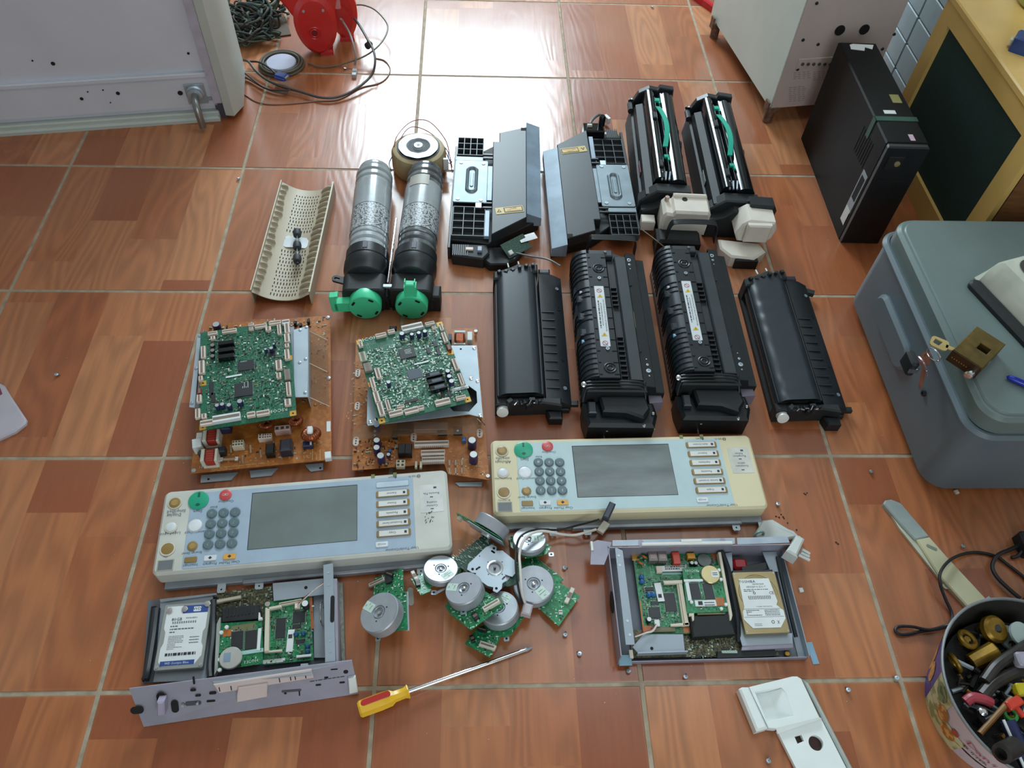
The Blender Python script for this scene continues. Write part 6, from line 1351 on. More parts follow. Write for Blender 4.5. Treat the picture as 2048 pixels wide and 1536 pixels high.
# second board with coin cell
z2 = .020
brd(t_, [(800, 520), (1165, 495), (1170, 850), (790, 905)], z2, GREENB, cL, 'memory_board'); x0, x1, y0, y1 = reg(t_, cL, (830, 560), (1150, 860), z2); clutter(t_, x0, x1, y0, y1, z2, 150, 64, MIX, .0005, .0016)
for x in (958, 1073): chip(t_, *cL(x, 658 - (x - 958) * .06), z2, .017, .028, radians(3), h=.002)
P = t_.p(*cL(905, 800), z2 + .006); o = MB().cyl(P.x, P.y, z2 + .002, z2 + .006, .0165, n=36, b=.001).build('coin_cell', mat('white_coin_cell', '#c9cbc6', .25, .5, var=.04), t_); MB().ob(P.x - .005, P.y + .001, z2 + .006, z2 + .0064, .010, .013).build('cell_label', mat('bluish_print', '#7d93a8', .5), o)
for q, m_ in (((872, 548), LBL), ((828, 592), LBL), ((817, 815), LBL), ((815, 900), LBL)): capac(t_, *cL(*q), z2, .0032, .004, WHITE, m_)
comp(t_, 'copper_pad', ORG, *cL(878, 597), z2 + .0006, .012, .011, .0006); comp(t_, 'white_strip', LBL, *cL(1138, 648), z2 + .002, .005, .034, .001); comp(t_, 'white_strip', mat('pale_aqua_label', '#9cc4bd', .5), *cL(1075, 750), z2 + .0015, .035, .006, .001, radians(3)); comp(t_, 'clear_window', mat('olive_connector', '#6c6b4a', .5), *cL(1010, 555), z2 + .0006, .036, .012, .0006, radians(5))
tx = MB(); P = t_.p(*cL(1075, 832), z2); tx.text('RICOH', P.x, P.y, z2 + .0005, .0065, radians(5)); tx.build('board_lettering', SILK, t_)
MB().prism(PL([(790, 525), (815, 470), (825, 472), (822, 530), (800, 900), (770, 945)], z2 + .003), z2 - .006, z2 + .003, b=.0005).build('ivory_rail', mat('grey_ivory_rail', '#9aa09a', .45), t_)
o = MB().prism(PL([(830, 395), (1135, 365), (1150, 475), (835, 505)], .024), .008, .024, b=.001).build('card_slot_block', BLK, t_); mb = MB()
for i in range(8): P = t_.p(*cL(880 + i * 30, 425 - i * 4), .0242); mb.ob(P.x, P.y, .024, .025, .002, .016, radians(5))
mb.build('slot_ribs', BLK2, o, kind='stuff'); MB().prism(PL([(1135, 430), (1145, 428), (1150, 468), (1165, 468), (1165, 485), (1132, 490)], .027), .022, .027, b=.0004).build('white_latch', WHITE, t_)
# drive bracket and sleeves
MB().prism(PL([(330, 340), (760, 290), (765, 420), (735, 930), (720, 985), (270, 1000), (290, 900)], .013), .0115, .013, b=.0003).build('drive_bracket', SM, t_)
MB().tube([(*t_.q(*cL(765, 330), .02), .02), (*t_.q(*cL(760, 600), .022), .022), (*t_.q(*cL(735, 850), .02), .02), (*t_.q(*cL(738, 960), .02), .02)], .005, n=8).build('dark_cable_sleeve', mat('clear_black_sleeve', '#23282e', .2), t_)
MB().tube([(*t_.q(*cL(300, 400), .015), .015), (*t_.q(*cL(270, 650), .018), .018), (*t_.q(*cL(225, 920), .018), .018), (*t_.q(*cL(205, 985), .015), .015)], .006, n=8).build('dark_cable_sleeve', mat('clear_black_sleeve', '#23282e', .2), t_)
MB().prism(PL([(255, 380), (295, 375), (215, 900), (180, 990)], .008), .0012, .008, b=.0005).build('black_edge_strip', BLK2, t_)
# shelf in front of the boards, then the leaning connector plate
MB().prism(PL([(740, 985), (1475, 880), (1480, 850), (1540, 845), (1545, 870), (1765, 835), (1775, 860), (1570, 900), (1575, 940), (770, 1010)], .044), .0425, .044, b=.0003).build('front_flange', SM, t_)
top = [t_.I @ at(*cL(*p), .046) for p in ((75, 1055), (1900, 822))]; bot = [t_.I @ at(*cL(*p), .001) for p in ((195, 1368), (1955, 1095))]
mb = MB(); mb.sheet([bot[0], bot[1], top[1], top[0]], .002); fpn = mb.build('connector_plate', SMP, t_)
nrm = (bot[1] - bot[0]).cross(top[1] - bot[1]).normalized(); ex = (bot[1] - bot[0]).normalized(); ey = nrm.cross(ex); MF = Matrix(((ex.x, ey.x, nrm.x, bot[0].x), (ex.y, ey.y, nrm.y, bot[0].y), (ex.z, ey.z, nrm.z, bot[0].z), (0, 0, 0, 1))); MFI = MF.inverted()
def onp(cx, cy):
    u, v = cL(cx, cy); d = CROT @ Vector(((u - 1024) / FPX, -(v - 768) / FPX, -1)); Cl = MFI @ (t_.I @ CAM); dl = MFI.to_3x3() @ (t_.I.to_3x3() @ d); r = Cl + dl * (-Cl.z / dl.z); return r.x, r.y
def pmb(): mb = MB(); mb.X = MF; return mb
WPK = mat('pinkish_white_plastic', '#c9b9b6', .45, var=.04)
Q = [onp(*p) for p in ((770, 1010), (1570, 885), (1590, 955), (815, 1080))]; pmb().prism(Q, 0, .004, b=.001).build('cover_strip', WPK, t_)
Q = [onp(*p) for p in ((965, 1080), (975, 1020), (1215, 985), (1210, 1095), (965, 1140))]; pmb().prism(Q, .001, .008, b=.001).build('cover_tongue', WPK, t_)
Q = [onp(*p) for p in ((325, 1110), (385, 1105), (390, 1220), (325, 1225))]; h_ = pmb().prism(Q, 0, .016, b=.002).build('latch_handle', mat('lilac_plastic', '#9a94a8', .4), t_)
Q = [onp(*p) for p in ((1870, 955), (1930, 940), (1950, 1065), (1880, 1080))]; pmb().prism(Q, 0, .006, b=.001).build('end_clip', LBL, t_)
for p in ((915, 1035), (820, 1045), (1310, 970), (1400, 955), (1438, 950), (1523, 938)): x, y = onp(*p); pmb().ob(x, y, .004, .0044, .0013, .007).build('cover_slit', HOLE, t_)
rr = random.Random(9)
for p, a, b_ in (((600, 1175), .022, .006), ((745, 1155), .012, .003), ((1405, 1070), .028, .004), ((1355, 1092), .004, .003), ((1470, 1090), .002, .009), ((600, 1065), .008, .004), ((640, 1110), .008, .003), ((760, 1090), .010, .004), ((450, 1200), .010, .02), ((340, 1160), .012, .03), ((1625, 1022), .008, .003), ((1820, 1002), .008, .003), ((1755, 895), .01, .002), ((140, 1230), .018, .012), ((1850, 915), .007, .006), ((605, 985), .003, .013), ((1690, 962), .006, .003)):
    x, y = onp(*p); pmb().prism(slot(x, y, a, b_, -.08), 0, .0004).build('plate_opening', HOLE if a < .02 else mat('opening_grey', '#4a4652', .5), t_)  # wider openings filled with a lighter grey than the small ones
pl2 = pmb(); x, y = onp(590, 1172); 
for dx in (-.012, .008): pl2.lathe([(.002, 0), (.002, .004)], (x + dx, y, 0), (0, 0, 1), 10)
pl2.build('jack_screw', CHROME, t_); pmb().lines(*onp(1700, 975), .0006, .05, 1, .002, .001, 0, seed=2).build('stamped_lettering', INK, t_)
for k, m_ in enumerate((WIRER, WIREW)): MB().tube([(*t_.q(*cL(1455, 370 + k * 6), .024), .024), (*t_.q(*cL(1520, 300 + k * 10), .03), .03), (*t_.q(*cL(1590, 245), .036), .036), (*t_.q(*cL(1680, 175 + k * 8), .0395), .0395)], .0009).build('thin_wire', m_, t_)
hdd('hard_drive', 'silver hard drive with blue and white label in the left controller tray', [(345, 370), (735, 335), (290, 905), (700, 885)], .014, cL, False)
# ================================================================== brushless motors
c3 = K(690, 990, 500 / 2048); m9 = K(820, 1110, 280 / 2048)
BRDG = mat('motor_board_green', '#1a7646', .35, col2='#2c9060', thr=.55, vs=220); LBG = mat('pale_green_label', '#c3d8cd', .45, var=.03)
GRP = 'brushless motors in the middle pile'
class Mo(Th):
    def __init__(s, label, c, zt, n, h, spin=0.0, group=GRP):
        n = Vector(n).normalized(); T = at(*c, zt); o = T - n * (h + .002)
        x = Vector((1, 0, 0)); x = (x - n * x.dot(n)).normalized(); y = n.cross(x)
        M = Matrix(((x.x, y.x, n.x, o.x), (x.y, y.y, n.y, o.y), (x.z, y.z, n.z, o.z), (0, 0, 0, 1)))
        super().__init__('brushless_motor', label, 'motor', o, group=group, M=M)
    def on(s, u, v, h=0.0):
        d = s.I.to_3x3() @ (CROT @ Vector(((u - 1024) / FPX, -(v - 768) / FPX, -1))); Cl = s.I @ CAM; r = Cl + d * ((h - Cl.z) / d.z); return r.x, r.y
def can(t, r, h, lab=None, deep=False):
    pr_ = [(r, .002), (r, h - .001), (r - .0015, h + .001), (r * .96, h + .002), (r * .34, h + .002), (r * .32, h + .0005), (r * .16, h - .0015), (r * .10, h - .0015), (r * .09, h + .0015), (.0, h + .0015)]
    o = MB().lathe(pr_, (0, 0, 0), (0, 0, 1), 48, cap=False).build('can', ALU, t)
    MB().lathe([(.0028, 0), (.0028, .0015), (.0015, .002)], (0, 0, h), (0, 0, 1), 16).build('shaft', CHROME, o)
    MB().torus((0, 0, h + .0012), (0, 0, 1), r * .26, .0008, n=28, k=6).build('bearing_ring', STEEL, o)
    for a in (20, 150, 260): MB().cyl(r * .45 * cos(radians(a)), r * .45 * sin(radians(a)), h + .0018, h + .0022, .0012, n=10).build('can_hole', HOLE, o)
    if lab:
        a, d, w_, l_ = lab; x, y = r * d * cos(radians(a)), r * d * sin(radians(a)); lb = MB(); lb.X = Matrix.Translation((x, y, h + .002)) @ Matrix.Rotation(radians(a + 90), 4, 'Z')
        lb.rbox(-w_ / 2, w_ / 2, -l_ / 2, l_ / 2, 0, .0003, .001); q = lb.build('motor_label', LBG, o); tx = MB(); tx.X = Matrix.Translation((x, y, h + .0024)) @ Matrix.Rotation(radians(a + 90), 4, 'Z')
        tx.text('Nidec', 0, l_ * .22, 0, .0032); tx.lines(0, -l_ * .05, 0, w_ * .8, 1, .003, .0008, 0, seed=int(a)).text('47J', 0, -l_ * .32, 0, .003); tx.build('label_lettering', INK, q)
    return o
def mboard(t, pts, mp=c3, z0=.0, m=None, n=90, seed=1):
    P = [t.on(*mp(*p)) for p in pts]; o = MB().prism(P, z0 - .0008, z0 + .0008).build('motor_board', m or BRDG, t)
    return o, P
def ears(t, pts, mp=c3, z=-.0028, pts2=None):
    """steel base plate with holed ears"""
    P = [t.on(*mp(*p)) for p in pts]; MB().prism(P, z, z + .0012, b=.0003).build('base_plate', PLATE, t)
def ear(t, p, mp=c3, z=-.0016, r=.0042):
    x, y = t.on(*mp(*p)); o = MB().rbox(x - r, x + r, y - r, y + r, z - .001, z, .0016, n=4).build('plate_ear', PLATE, t); MB().cyl(x, y, z, z + .0003, r * .42, n=12).build('ear_hole', HOLE, o)
def bclutter(t, P, seed, n=60, avoid_r=0):
    xs = [p[0] for p in P]; ys = [p[1] for p in P]; R_ = random.Random(seed); mb = MB()
    def inside(x, y):
        c = False; j = len(P) - 1
        for i in range(len(P)):
            if (P[i][1] > y) != (P[j][1] > y) and x < (P[j][0] - P[i][0]) * (y - P[i][1]) / (P[j][1] - P[i][1]) + P[i][0]: c = not c
            j = i
        return c
    k = 0
    for _ in range(n * 6):
        x, y = R_.uniform(min(xs), max(xs)), R_.uniform(min(ys), max(ys))
        if not inside(x, y) or hypot(x, y) < avoid_r: continue
        a, b = R_.uniform(.0004, .0022), R_.uniform(.0003, .0009)
        if R_.random() < .5: a, b = b, a
        mb.box(x - a, x + a, y - b, y + b, .0008, .0008 + R_.uniform(.0002, .0012), R_.choice((0, 0, 1, 2))); k += 1
        if k > n: break
    mb.build('small_components', [SILK, TRACE, CHIP], t, kind='stuff', smooth=False)
def bcon(t, p, w_, l_, rz, mp=c3, h=.0055, m=None, nm='motor_connector'):
    x, y = t.on(*mp(*p)); o = MB().ob(x, y, .0008, h, w_, l_, rz, b=.0005).build(nm, m or OFFW, t); MB().ob(x, y, h, h + .0002, w_ * .85, l_ * .35, rz).build('contact_recess', mat('contact_recess', '#7c6d60', .6), o)

# 1, alone on the left, leaning
t = Mo('silver round motor lying alone, tilted left, beside the left controller tray', c3(275, 958), .043, (-.42, .08, .9), .020)
b_, P = mboard(t, [(240, 690), (475, 600), (482, 790), (500, 800), (510, 1100), (430, 1110), (270, 1175), (220, 1060), (235, 800)]); bclutter(t, P, 1, 90, .033); can(t, .0325, .020, (145, .66, .014, .019)); ears(t, [(490, 790), (512, 785), (520, 1105), (495, 1110)]); ear(t, (484, 812)); ear(t, (490, 1078)); ear(t, (265, 1170))
bcon(t, (270, 722), .028, .006, radians(12)); bcon(t, (375, 655), .014, .006, radians(-30), m=BLK, nm='black_part'); MB().ob(*t.on(*c3(365, 690)), .0008, .004, .011, .016, .2).build('motor_chip', CHIP, t)
# 2
t = Mo('silver round motor tucked under the corner of the white control panel', c3(785, 600), .036, (.02, .30, .95), .012)
b_, P = mboard(t, [(540, 690), (640, 640), (880, 500), (970, 620), (935, 670), (740, 760), (735, 740), (705, 750), (700, 790), (620, 822)]); bclutter(t, P, 2, 50, .03); can(t, .0275, .012, (-50, .6, .018, .012)); ears(t, [(740, 790), (1000, 650), (995, 665), (745, 808)]); ear(t, (728, 792)); bcon(t, (570, 675), .006, .020, radians(25)); bcon(t, (595, 730), .007, .014, radians(15), m=BLK, nm='black_part')
# 5 (right, flat, with large board)
t = Mo('silver round motor lying flat with a large green board on its right', c3(1545, 725), .030, (-.03, .06, 1), .018)
b_, P = mboard(t, [(1385, 560), (1560, 512), (1790, 690), (1760, 720), (1925, 830), (1750, 1078), (1610, 950), (1600, 900), (1420, 800)]); bclutter(t, P, 5, 80, .034); can(t, .0325, .018, (-50, .62, .016, .019)); ears(t, [(1550, 508), (1575, 510), (1795, 690), (1780, 700)]); ear(t, (1552, 530)); ear(t, (1605, 912)); bcon(t, (1838, 832), .0065, .028, radians(-28)); bcon(t, (1765, 968), .006, .006, 0, m=LBL, nm='white_part')
# 6 behind the cable
t = Mo('silver round motor at the back of the pile, next to the cream panel', c3(1510, 360), .030, (-.02, .32, .95), .012)
b_, P = mboard(t, [(1345, 360), (1400, 330), (1640, 380), (1690, 425), (1650, 485), (1480, 520), (1360, 430)]); bclutter(t, P, 6, 40, .03); can(t, .0272, .012, (5, .5, .014, .020)); ear(t, (1690, 480)); ear(t, (1365, 340))
# flipped plate motor
t = Mo('motor lying face down with its pale square steel plate and open shaft hole upward', c3(1228, 592), .036, (.02, .05, 1), .002)
P = [t.on(*c3(*p), .0) for p in ((1160, 430), (1215, 405), (1245, 425), (1250, 445), (1290, 450), (1405, 545), (1400, 600), (1430, 560), (1440, 600), (1385, 640), (1360, 670), (1305, 650), (1330, 700), (1290, 745), (1245, 800), (1200, 760), (1165, 740), (1055, 660), (1080, 620), (1035, 635), (1000, 610), (1020, 575), (1060, 590), (1010, 560), (1150, 455))]
plate('steel_plate', [t.on(*c3(*p), .002) for p in ((1010, 565), (1150, 430), (1205, 405), (1242, 425), (1240, 455), (1290, 455), (1410, 552), (1395, 640), (1370, 670), (1310, 650), (1325, 700), (1290, 720), (1285, 765), (1245, 800), (1212, 785), (1215, 755), (1170, 745), (1060, 668), (1075, 640), (1040, 635), (1000, 610))], [circle(0, 0, .0095, 24), slot(*t.on(*c3(1213, 465), .002), .0035, .008, .9), slot(*t.on(*c3(1090, 600), .002), .0035, .009, -.9), slot(*t.on(*c3(1300, 680), .002), .003, .008, -.7)], .0008, .002, mat('pale_motor_plate', '#b3c0cb', .35, .4, var=.04), t)
MB().lathe([(.0135, .002), (.0128, .0032), (.0105, .0028), (.0092, .0005), (.0088, -.008)], (0, 0, 0), (0, 0, 1), 32, cap=False).build('bearing_collar', CHROME, t)
MB().lathe([(.0088, -.010), (.0088, -.0085)], (0, 0, 0), (0, 0, 1), 24).build('shaft_well', mat('oily_dark_metal', '#2b2327', .3, .5), t); MB().lathe([(.002, -.009), (.002, .004), (.0015, .005)], (0, 0, 0), (0, 0, 1), 14).build('shaft', mat('dark_steel_shaft', '#6d6468', .25, .9), t)
MB().lathe([(.028, -.002), (.028, -.018), (.026, -.020)], (0, 0, 0), (0, 0, 1), 36).build('can', ALU, t)
for q in ((1045, 607), (1220, 437), (1240, 765), (1103, 500), (1288, 650), (1172, 550), (1287, 548), (1175, 650)):
    x, y = t.on(*c3(*q), .002); MB().cyl(x, y, .002, .0023, .0022 if q in ((1045, 607), (1220, 437), (1240, 765)) else .0009, n=12).build('plate_hole', HOLE, t)
b_, P = mboard(t, [(870, 540), (1130, 322), (1210, 400), (1450, 640), (1420, 720), (1330, 745), (1200, 690), (1010, 640), (960, 600)], z0=-.003, m=GREEND)
R_ = random.Random(4); mb = MB()
for i in range(90):
    u_, v_ = R_.random(), R_.random(); p = (930 + u_ * 250 + (v_ - .5) * 90, 560 - u_ * 210 + (v_ - .5) * 120); x, y = t.on(*c3(*p), -.002); mb.ob(x, y, -.0022, -.0012, R_.uniform(.0006, .005), R_.uniform(.0004, .001), -.7)
mb.build('solder_points', mat('pale_solder', '#a9b8a8', .4, .4), t, kind='stuff')
# standing motor
e1 = (at(*c3(1296, 402), .026) - at(*c3(925, 130), .046)); Bc = (at(*c3(1296, 402), .026) + at(*c3(925, 130), .046)) / 2; LB = e1.length; e1.z = 0; e1.normalize()
nn = Vector((-e1.y, e1.x, 0)); nn = (nn + Vector((0, 0, .25))).normalized(); e2 = nn.cross(e1)
t = Mo('motor standing on edge against the pile with a blue pen line on its can', c3(1195, 268), .060, (.66, .62, .28), .001)
t.M = Matrix(((e1.x, e2.x, nn.x, Bc.x), (e1.y, e2.y, nn.y, Bc.y), (e1.z, e2.z, nn.z, .031), (0, 0, 0, 1))); t.e.matrix_world = t.M; t.I = t.M.inverted()
MB().lathe([(.029, .003), (.029, .021), (.0275, .023), (.012, .023)], (.014, .001, 0), (0, 0, 1), 48).build('can', ALU, t)
MB().grid(lambda u, v: (.014 + .0293 * cos(1.75 + .05 * v), .001 + .0293 * sin(1.75 + .05 * v), .005 + u * .014), 6, 1).build('blue_pen_line', mat('blue_ink', '#2b4a9a', .4), t)
MB().prism([(-LB / 2, -.012), (-LB / 2 + .02, -.02), (.03, -.026), (LB / 2 - .006, -.024), (LB / 2, -.01), (LB / 2, .014), (.02, .022), (-.02, .012), (-LB / 2, .012)], -.0008, .0008).build('motor_board', BRDG, t)
MB().prism(rrect(-.02, LB / 2 + .002, -.024, .018, .004), -.0036, -.0024, b=.0003).build('steel_plate', PLATE, t)
MB().lathe([(.0105, 0), (.0105, .004), (.008, .0046), (.0075, .001)], (.014, .001, -.0036), (0, 0, -1), 24, cap=False).build('bearing_collar', CHROME, t)
MB().box(-LB / 2 + .004, -LB / 2 + .010, -.006, .008, -.007, 0, b=.0005).build('motor_connector', OFFW, t)
R_ = random.Random(8); mb = MB()
for i in range(40): mb.ob(-LB / 2 + R_.uniform(.006, .034), R_.uniform(-.012, .010), -.0018, 0, R_.uniform(.0006, .003), R_.uniform(.0005, .001), R_.uniform(0, 3))
mb.build('solder_points', mat('pale_solder', '#a9b8a8', .4, .4), t, kind='stuff')
# 4 lower right
t = Mo('silver round motor at the front of the pile, its dirty board nearest the screwdriver', m9(1300, 765), .032, (-.16, .20, .95), .018)
b_, P = mboard(t, [(800, 1300), (1000, 1060), (1150, 1000), (1640, 900), (1690, 880), (1480, 1170), (1380, 1200), (1330, 1190), (1165, 1500)], m9); bclutter(t, P, 7, 70, .032); can(t, .0300, .018, (55, .62, .017, .013)); ear(t, (1410, 1215), m9); bcon(t, (1140, 1345), .026, .008, radians(-25), m9); bcon(t, (920, 1240), .006, .012, .4, m9, m=BLK, nm='black_part'); bcon(t, (1060, 1110), .014, .006, -.4, m9, m=BLK, nm='black_part')
mb = MB(); mb.prism([t.on(*m9(*p)) for p in ((1340, 700), (1405, 800), (1370, 860), (1180, 980), (1100, 960), (1120, 830))], .0226, .0229).build('clear_label', mat('clear_sticker', '#7d8a7c', .2, alpha=.6), t)
# 3 front left, its board lying over motor 4
t = Mo('silver round motor whose green board and cream connector lie over its neighbour', m9(778, 478), .050, (-.28, .22, .93), .020)
b_, P = mboard(t, [(510, 750), (700, 560), (1000, 480), (1130, 550), (1210, 610), (1290, 650), (1370, 750), (890, 1100), (700, 950), (590, 870)], m9); bclutter(t, P, 9, 70, .031); can(t, .0295, .020, (165, .62, .013, .017)); bcon(t, (1200, 755), .028, .0075, radians(24), m9, h=.007); bcon(t, (965, 910), .008, .014, .5, m9, m=BLK, nm='black_part')
tx = MB(); x, y = t.on(*m9(1075, 700)); tx.text('Nidec', x, y, .001, .008, radians(24)); tx.build('board_lettering', SILK, t); ear(t, (790, 840), m9, .003, .005)

# ---- cable with connectors
def W3(pts, zs): return [tuple(at(*c3(*p), z)) for p, z in zip(pts, zs)]
cb = Th('signal_cable', 'black and white cable with a black plug, draped over the motors', 'cable', (0, 0, 0))
MB().tube(W3([(1480, 900), (1450, 790), (1435, 600), (1430, 480), (1460, 380), (1520, 320), (1620, 296), (1780, 322), (1880, 328), (1980, 305), (2060, 282)], [.03, .052, .056, .05, .05, .046, .035, .018, .020, .022, .024]), .0022, n=8, k=8).build('white_core', WIREW, cb)
MB().tube(W3([(1450, 890), (1420, 760), (1400, 600), (1402, 450), (1430, 350), (1500, 300), (1600, 282), (1750, 285), (1900, 250), (2050, 210), (2080, 200)], [.03, .052, .056, .05, .05, .046, .033, .018, .022, .048, .052]), .0018, n=8, k=8).build('black_core', WIREK, cb)
p = at(1054, 1220, .03); MB().ob(p.x, p.y, .022, .036, .015, .018, -.3, b=.002).build('clear_clip', mat('milky_clip', '#b9b2b8', .3, var=.1), cb)
p = at(1218, 1022, .052); MB().ob(p.x, p.y, .044, .056, .011, .032, radians(-28), b=.002).build('black_plug', mat('slate_plug', '#2c3340', .35), cb)
p = at(1208, 1050, .03); MB().ob(p.x, p.y, .016, .024, .012, .022, radians(-38), b=.001).build('white_plug', OFFW, cb)
# ================================================================== tools, trim and small things
# ---- screwdriver
p0 = at(718, 1420, .012); p1 = at(818, 1383, .012); p2 = at(1060, 1288, .005)
sd = Th('screwdriver', 'long steel screwdriver with a chunky yellow handle and a red stripe', 'screwdriver', (p0.x, p0.y, 0), atan2(p1.y - p0.y, p1.x - p0.x))
hl = (p1 - p0).length; tl = (p2 - p0).length; YH_ = mat('yellow_handle', '#e8b62a', .32, var=.06, vs=30)
def hsec(r1, r2, x0, x1, n=12): pass
mb = MB(); mb.X = Matrix.Translation((0, 0, .0135)) @ Matrix(((0, 0, 1, 0), (1, 0, 0, 0), (0, 1, 0, 0), (0, 0, 0, 1)))
prof = [(.0105, 0), (.0125, .003), (.0128, .035), (.012, .052), (.0085, .058), (.008, .068), (.0105, .074), (.0108, hl - .002), (.009, hl)]
sc_ = hl / .082; prof = [(r, h * sc_ if h < hl * .9 else h) for r, h in prof[:-2]] + [(.0108, hl - .002), (.009, hl)]
mb.lathe([(r, h) for r, h in prof], (0, 0, 0), (0, 0, 1), 8); mb.build('handle', YH_, sd)
MB().prism(slot(hl * .36, .0035, hl * .58, .009), .0252, .0266, b=.0008).build('red_stripe', mat('red_handle_inlay', '#b3281f', .35), sd)
MB().rod((hl - .002, 0, .0135), (tl - .010, 0, .0045), .0031, n=16).build('shank', CHROME, sd)
MB().lathe([(.0031, 0), (.0034, .003), (.0022, .009), (.0006, .013)], (tl - .011, 0, .0045), (1, 0, 0), 8).build('blade_tip', STEEL, sd)
rr = random.Random(2); gm = MB()
for i in range(6): x = rr.uniform(.01, hl * .7); gm.ob(x, rr.uniform(-.011, -.004), .0232, .0236, .0008, rr.uniform(.002, .004), rr.uniform(-.3, .3))
# ---- white trim cover, bottom right
ct = K(1440, 1330, 280 / 2048)
A = at(*ct(415, 330), .016); B = at(*ct(1140, 170), .016); wt = Th('trim_cover', 'white plastic trim cover with a recessed square and two holes at the bottom edge', 'cover', (A.x, A.y, 0), atan2(B.y - A.y, B.x - A.x))
WP = mat('clean_white_plastic', '#e2e8e6', .38, var=.03)
def Q(pts, z): return [wt.q(*ct(*p), z) for p in pts]
hd_ = Q([(425, 320), (1060, 165), (1130, 165), (1190, 200), (1460, 770), (820, 930), (710, 920)], .018)
rec = Q([(515, 395), (900, 330), (960, 400), (1075, 740), (690, 825)], .018)
plate('body', hd_, [rec], .003, .018, WP, wt, bev=.001)
def rcs(u, v):
    a, b, c, d = (Vector(q) for q in Q([(515, 395), (940, 330), (1075, 740), (690, 825)], .018)); p = (a * (1 - u) + b * u) * (1 - v) + (d * (1 - u) + c * u) * v
    return (p.x, p.y, .0055 + .012 * max(0, (u - .55) / .45) ** .9)
MB().grid(rcs, 12, 3, t=.001).build('recess_floor', WP, wt)
edge = Q([(280, 345), (330, 318), (425, 318), (705, 920), (540, 970)], .020); MB().prism(edge, .002, .020, b=.003).build('grip_edge', WP, wt)
a, b = Q([(1460, 770), (820, 930)], .018)
low = Q([(835, 960), (1480, 780), (2050, 1900), (1400, 2080)], .010)
h1 = Q([(1090, 1045), (1190, 1018), (1230, 1110), (1135, 1150)], .010); hc = wt.q(*ct(1405, 1140), .010)
plate('lower_strip', low, [h1, circle(hc[0], hc[1], .0105, 24)], .002, .010, WP, wt, bev=.0006)
MB().prism(h1, .0, .0022).build('hole_backing', mat('dark_backing', '#3a211b', .6), wt); MB().cyl(hc[0], hc[1], 0, .0022, .0108, n=24).build('hole_backing', mat('dark_backing', '#3a211b', .6), wt)
mb = MB(); a1, b1 = Q([(820, 930), (1460, 770)], .018); a2, b2 = Q([(845, 1010), (1490, 790)], .0102)
mb.sheet([(a2[0], a2[1], .0102), (b2[0], b2[1], .0102), (b1[0], b1[1], .0175), (a1[0], a1[1], .0175)], .001); mb.build('ramp', WP, wt)
a1, b1, c1, d1_ = Q([(1190, 205), (2060, 1895), (2120, 1880), (1290, 270)], .010); MB().prism([a1, b1, c1, d1_], .0, .0135, b=.002).build('side_skirt', mat('greyish_skirt', '#a5aca6', .4), wt)
# ---- long strip, right
cs_ = K(1440, 980, 608 / 1680)
A = at(*cs_(930, 60), .01); B = at(*cs_(1450, 660), .01); ls = Th('trim_strip', 'long narrow grey and cream plastic strip with a rounded end, beside the round tin', 'strip', (A.x, A.y, 0), atan2(B.y - A.y, B.x - A.x))
def Q2(pts, z=.009): return [ls.q(*cs_(*p), z) for p in pts]
MB().prism(Q2([(905, 75), (915, 55), (950, 50), (1000, 70), (1160, 255), (1080, 275), (1000, 190)]), .0, .009, b=.002).build('grey_end', mat('grey_strip_plastic', '#8d9794', .4, var=.15, vs=20), ls)
MB().prism(Q2([(1160, 258), (1250, 360), (1510, 640), (1390, 668), (1210, 470), (1085, 272)]), .0, .009, b=.002).build('cream_length', mat('cream_strip_plastic', '#bcb896', .45, var=.08, vs=20), ls)
MB().prism(Q2([(905, 75), (1000, 190), (1085, 275), (1385, 675), (1365, 655), (1200, 480), (990, 215)], .003), .0, .0045).build('side_ledge', mat('pale_ledge', '#b4b49f', .4), ls)
q = Q2([(1250, 530)], .002)[0]; plate('screw_lug', circle(*q, .006, 16), [circle(*q, .0022, 10)], 0, .003, mat('pale_ledge', '#b4b49f', .4), ls)
q = Q2([(1500, 630)])[0]; MB().ob(*q, .0, .0085, .022, .018, .1, b=.001).build('end_piece', mat('pale_blue_end', '#9aa6b0', .4), ls)
q = Q2([(1170, 318)])[0]; MB().prism(slot(*q, .018, .006, .6), .009, .0096, b=.0003).build('stain', mat('grey_smear', '#7b8077', .5), ls)
# ---- black cord and adapter
cc = K(1440, 980, 608 / 1680)
def FL(pts, z=.003): return [(*at(*cc(*p), z).to_2d(), z) for p in pts]
cd_ = Th('thin_cable', 'thin black cord looping over the cream strip to the round tin', 'cord', (0, 0, 0))
P = [(1700, 500), (1675, 478), (1650, 458), (1600, 420), (1520, 365), (1400, 345), (1290, 375), (1225, 440), (1215, 510), (1245, 600), (1280, 680), (1272, 738), (1220, 765), (1120, 780), (1010, 800), (970, 780), (985, 755), (1060, 755), (1160, 772), (1270, 745), (1370, 735)]
Z = [.004, .004, .004, .004, .004, .004, .016, .02, .018, .01, .004, .004, .004, .004, .004, .004, .004, .0065, .009, .012, .05]
MB().tube([(*at(*cc(*p), z).to_2d(), z) for p, z in zip(P, Z)], .0026, n=8, k=8).build('cord', WIREK, cd_)
P = [(1690, 290), (1600, 330), (1530, 365), (1505, 420), (1530, 480), (1600, 550), (1660, 600)]
single(MB().tube([(*at(*cc(*p), .009).to_2d(), .009 if i != 2 else .012) for i, p in enumerate(P)], .0034, n=8, k=8).build('thick_black_cord', WIREK), 'thicker black cord curving under the thin one to the black adapter', 'cord')
q = at(2095, 1215, .02); ad = Th('power_adapter', 'black plastic power adapter block behind the round tin at the picture edge', 'adapter', (q.x, q.y, 0), radians(35))
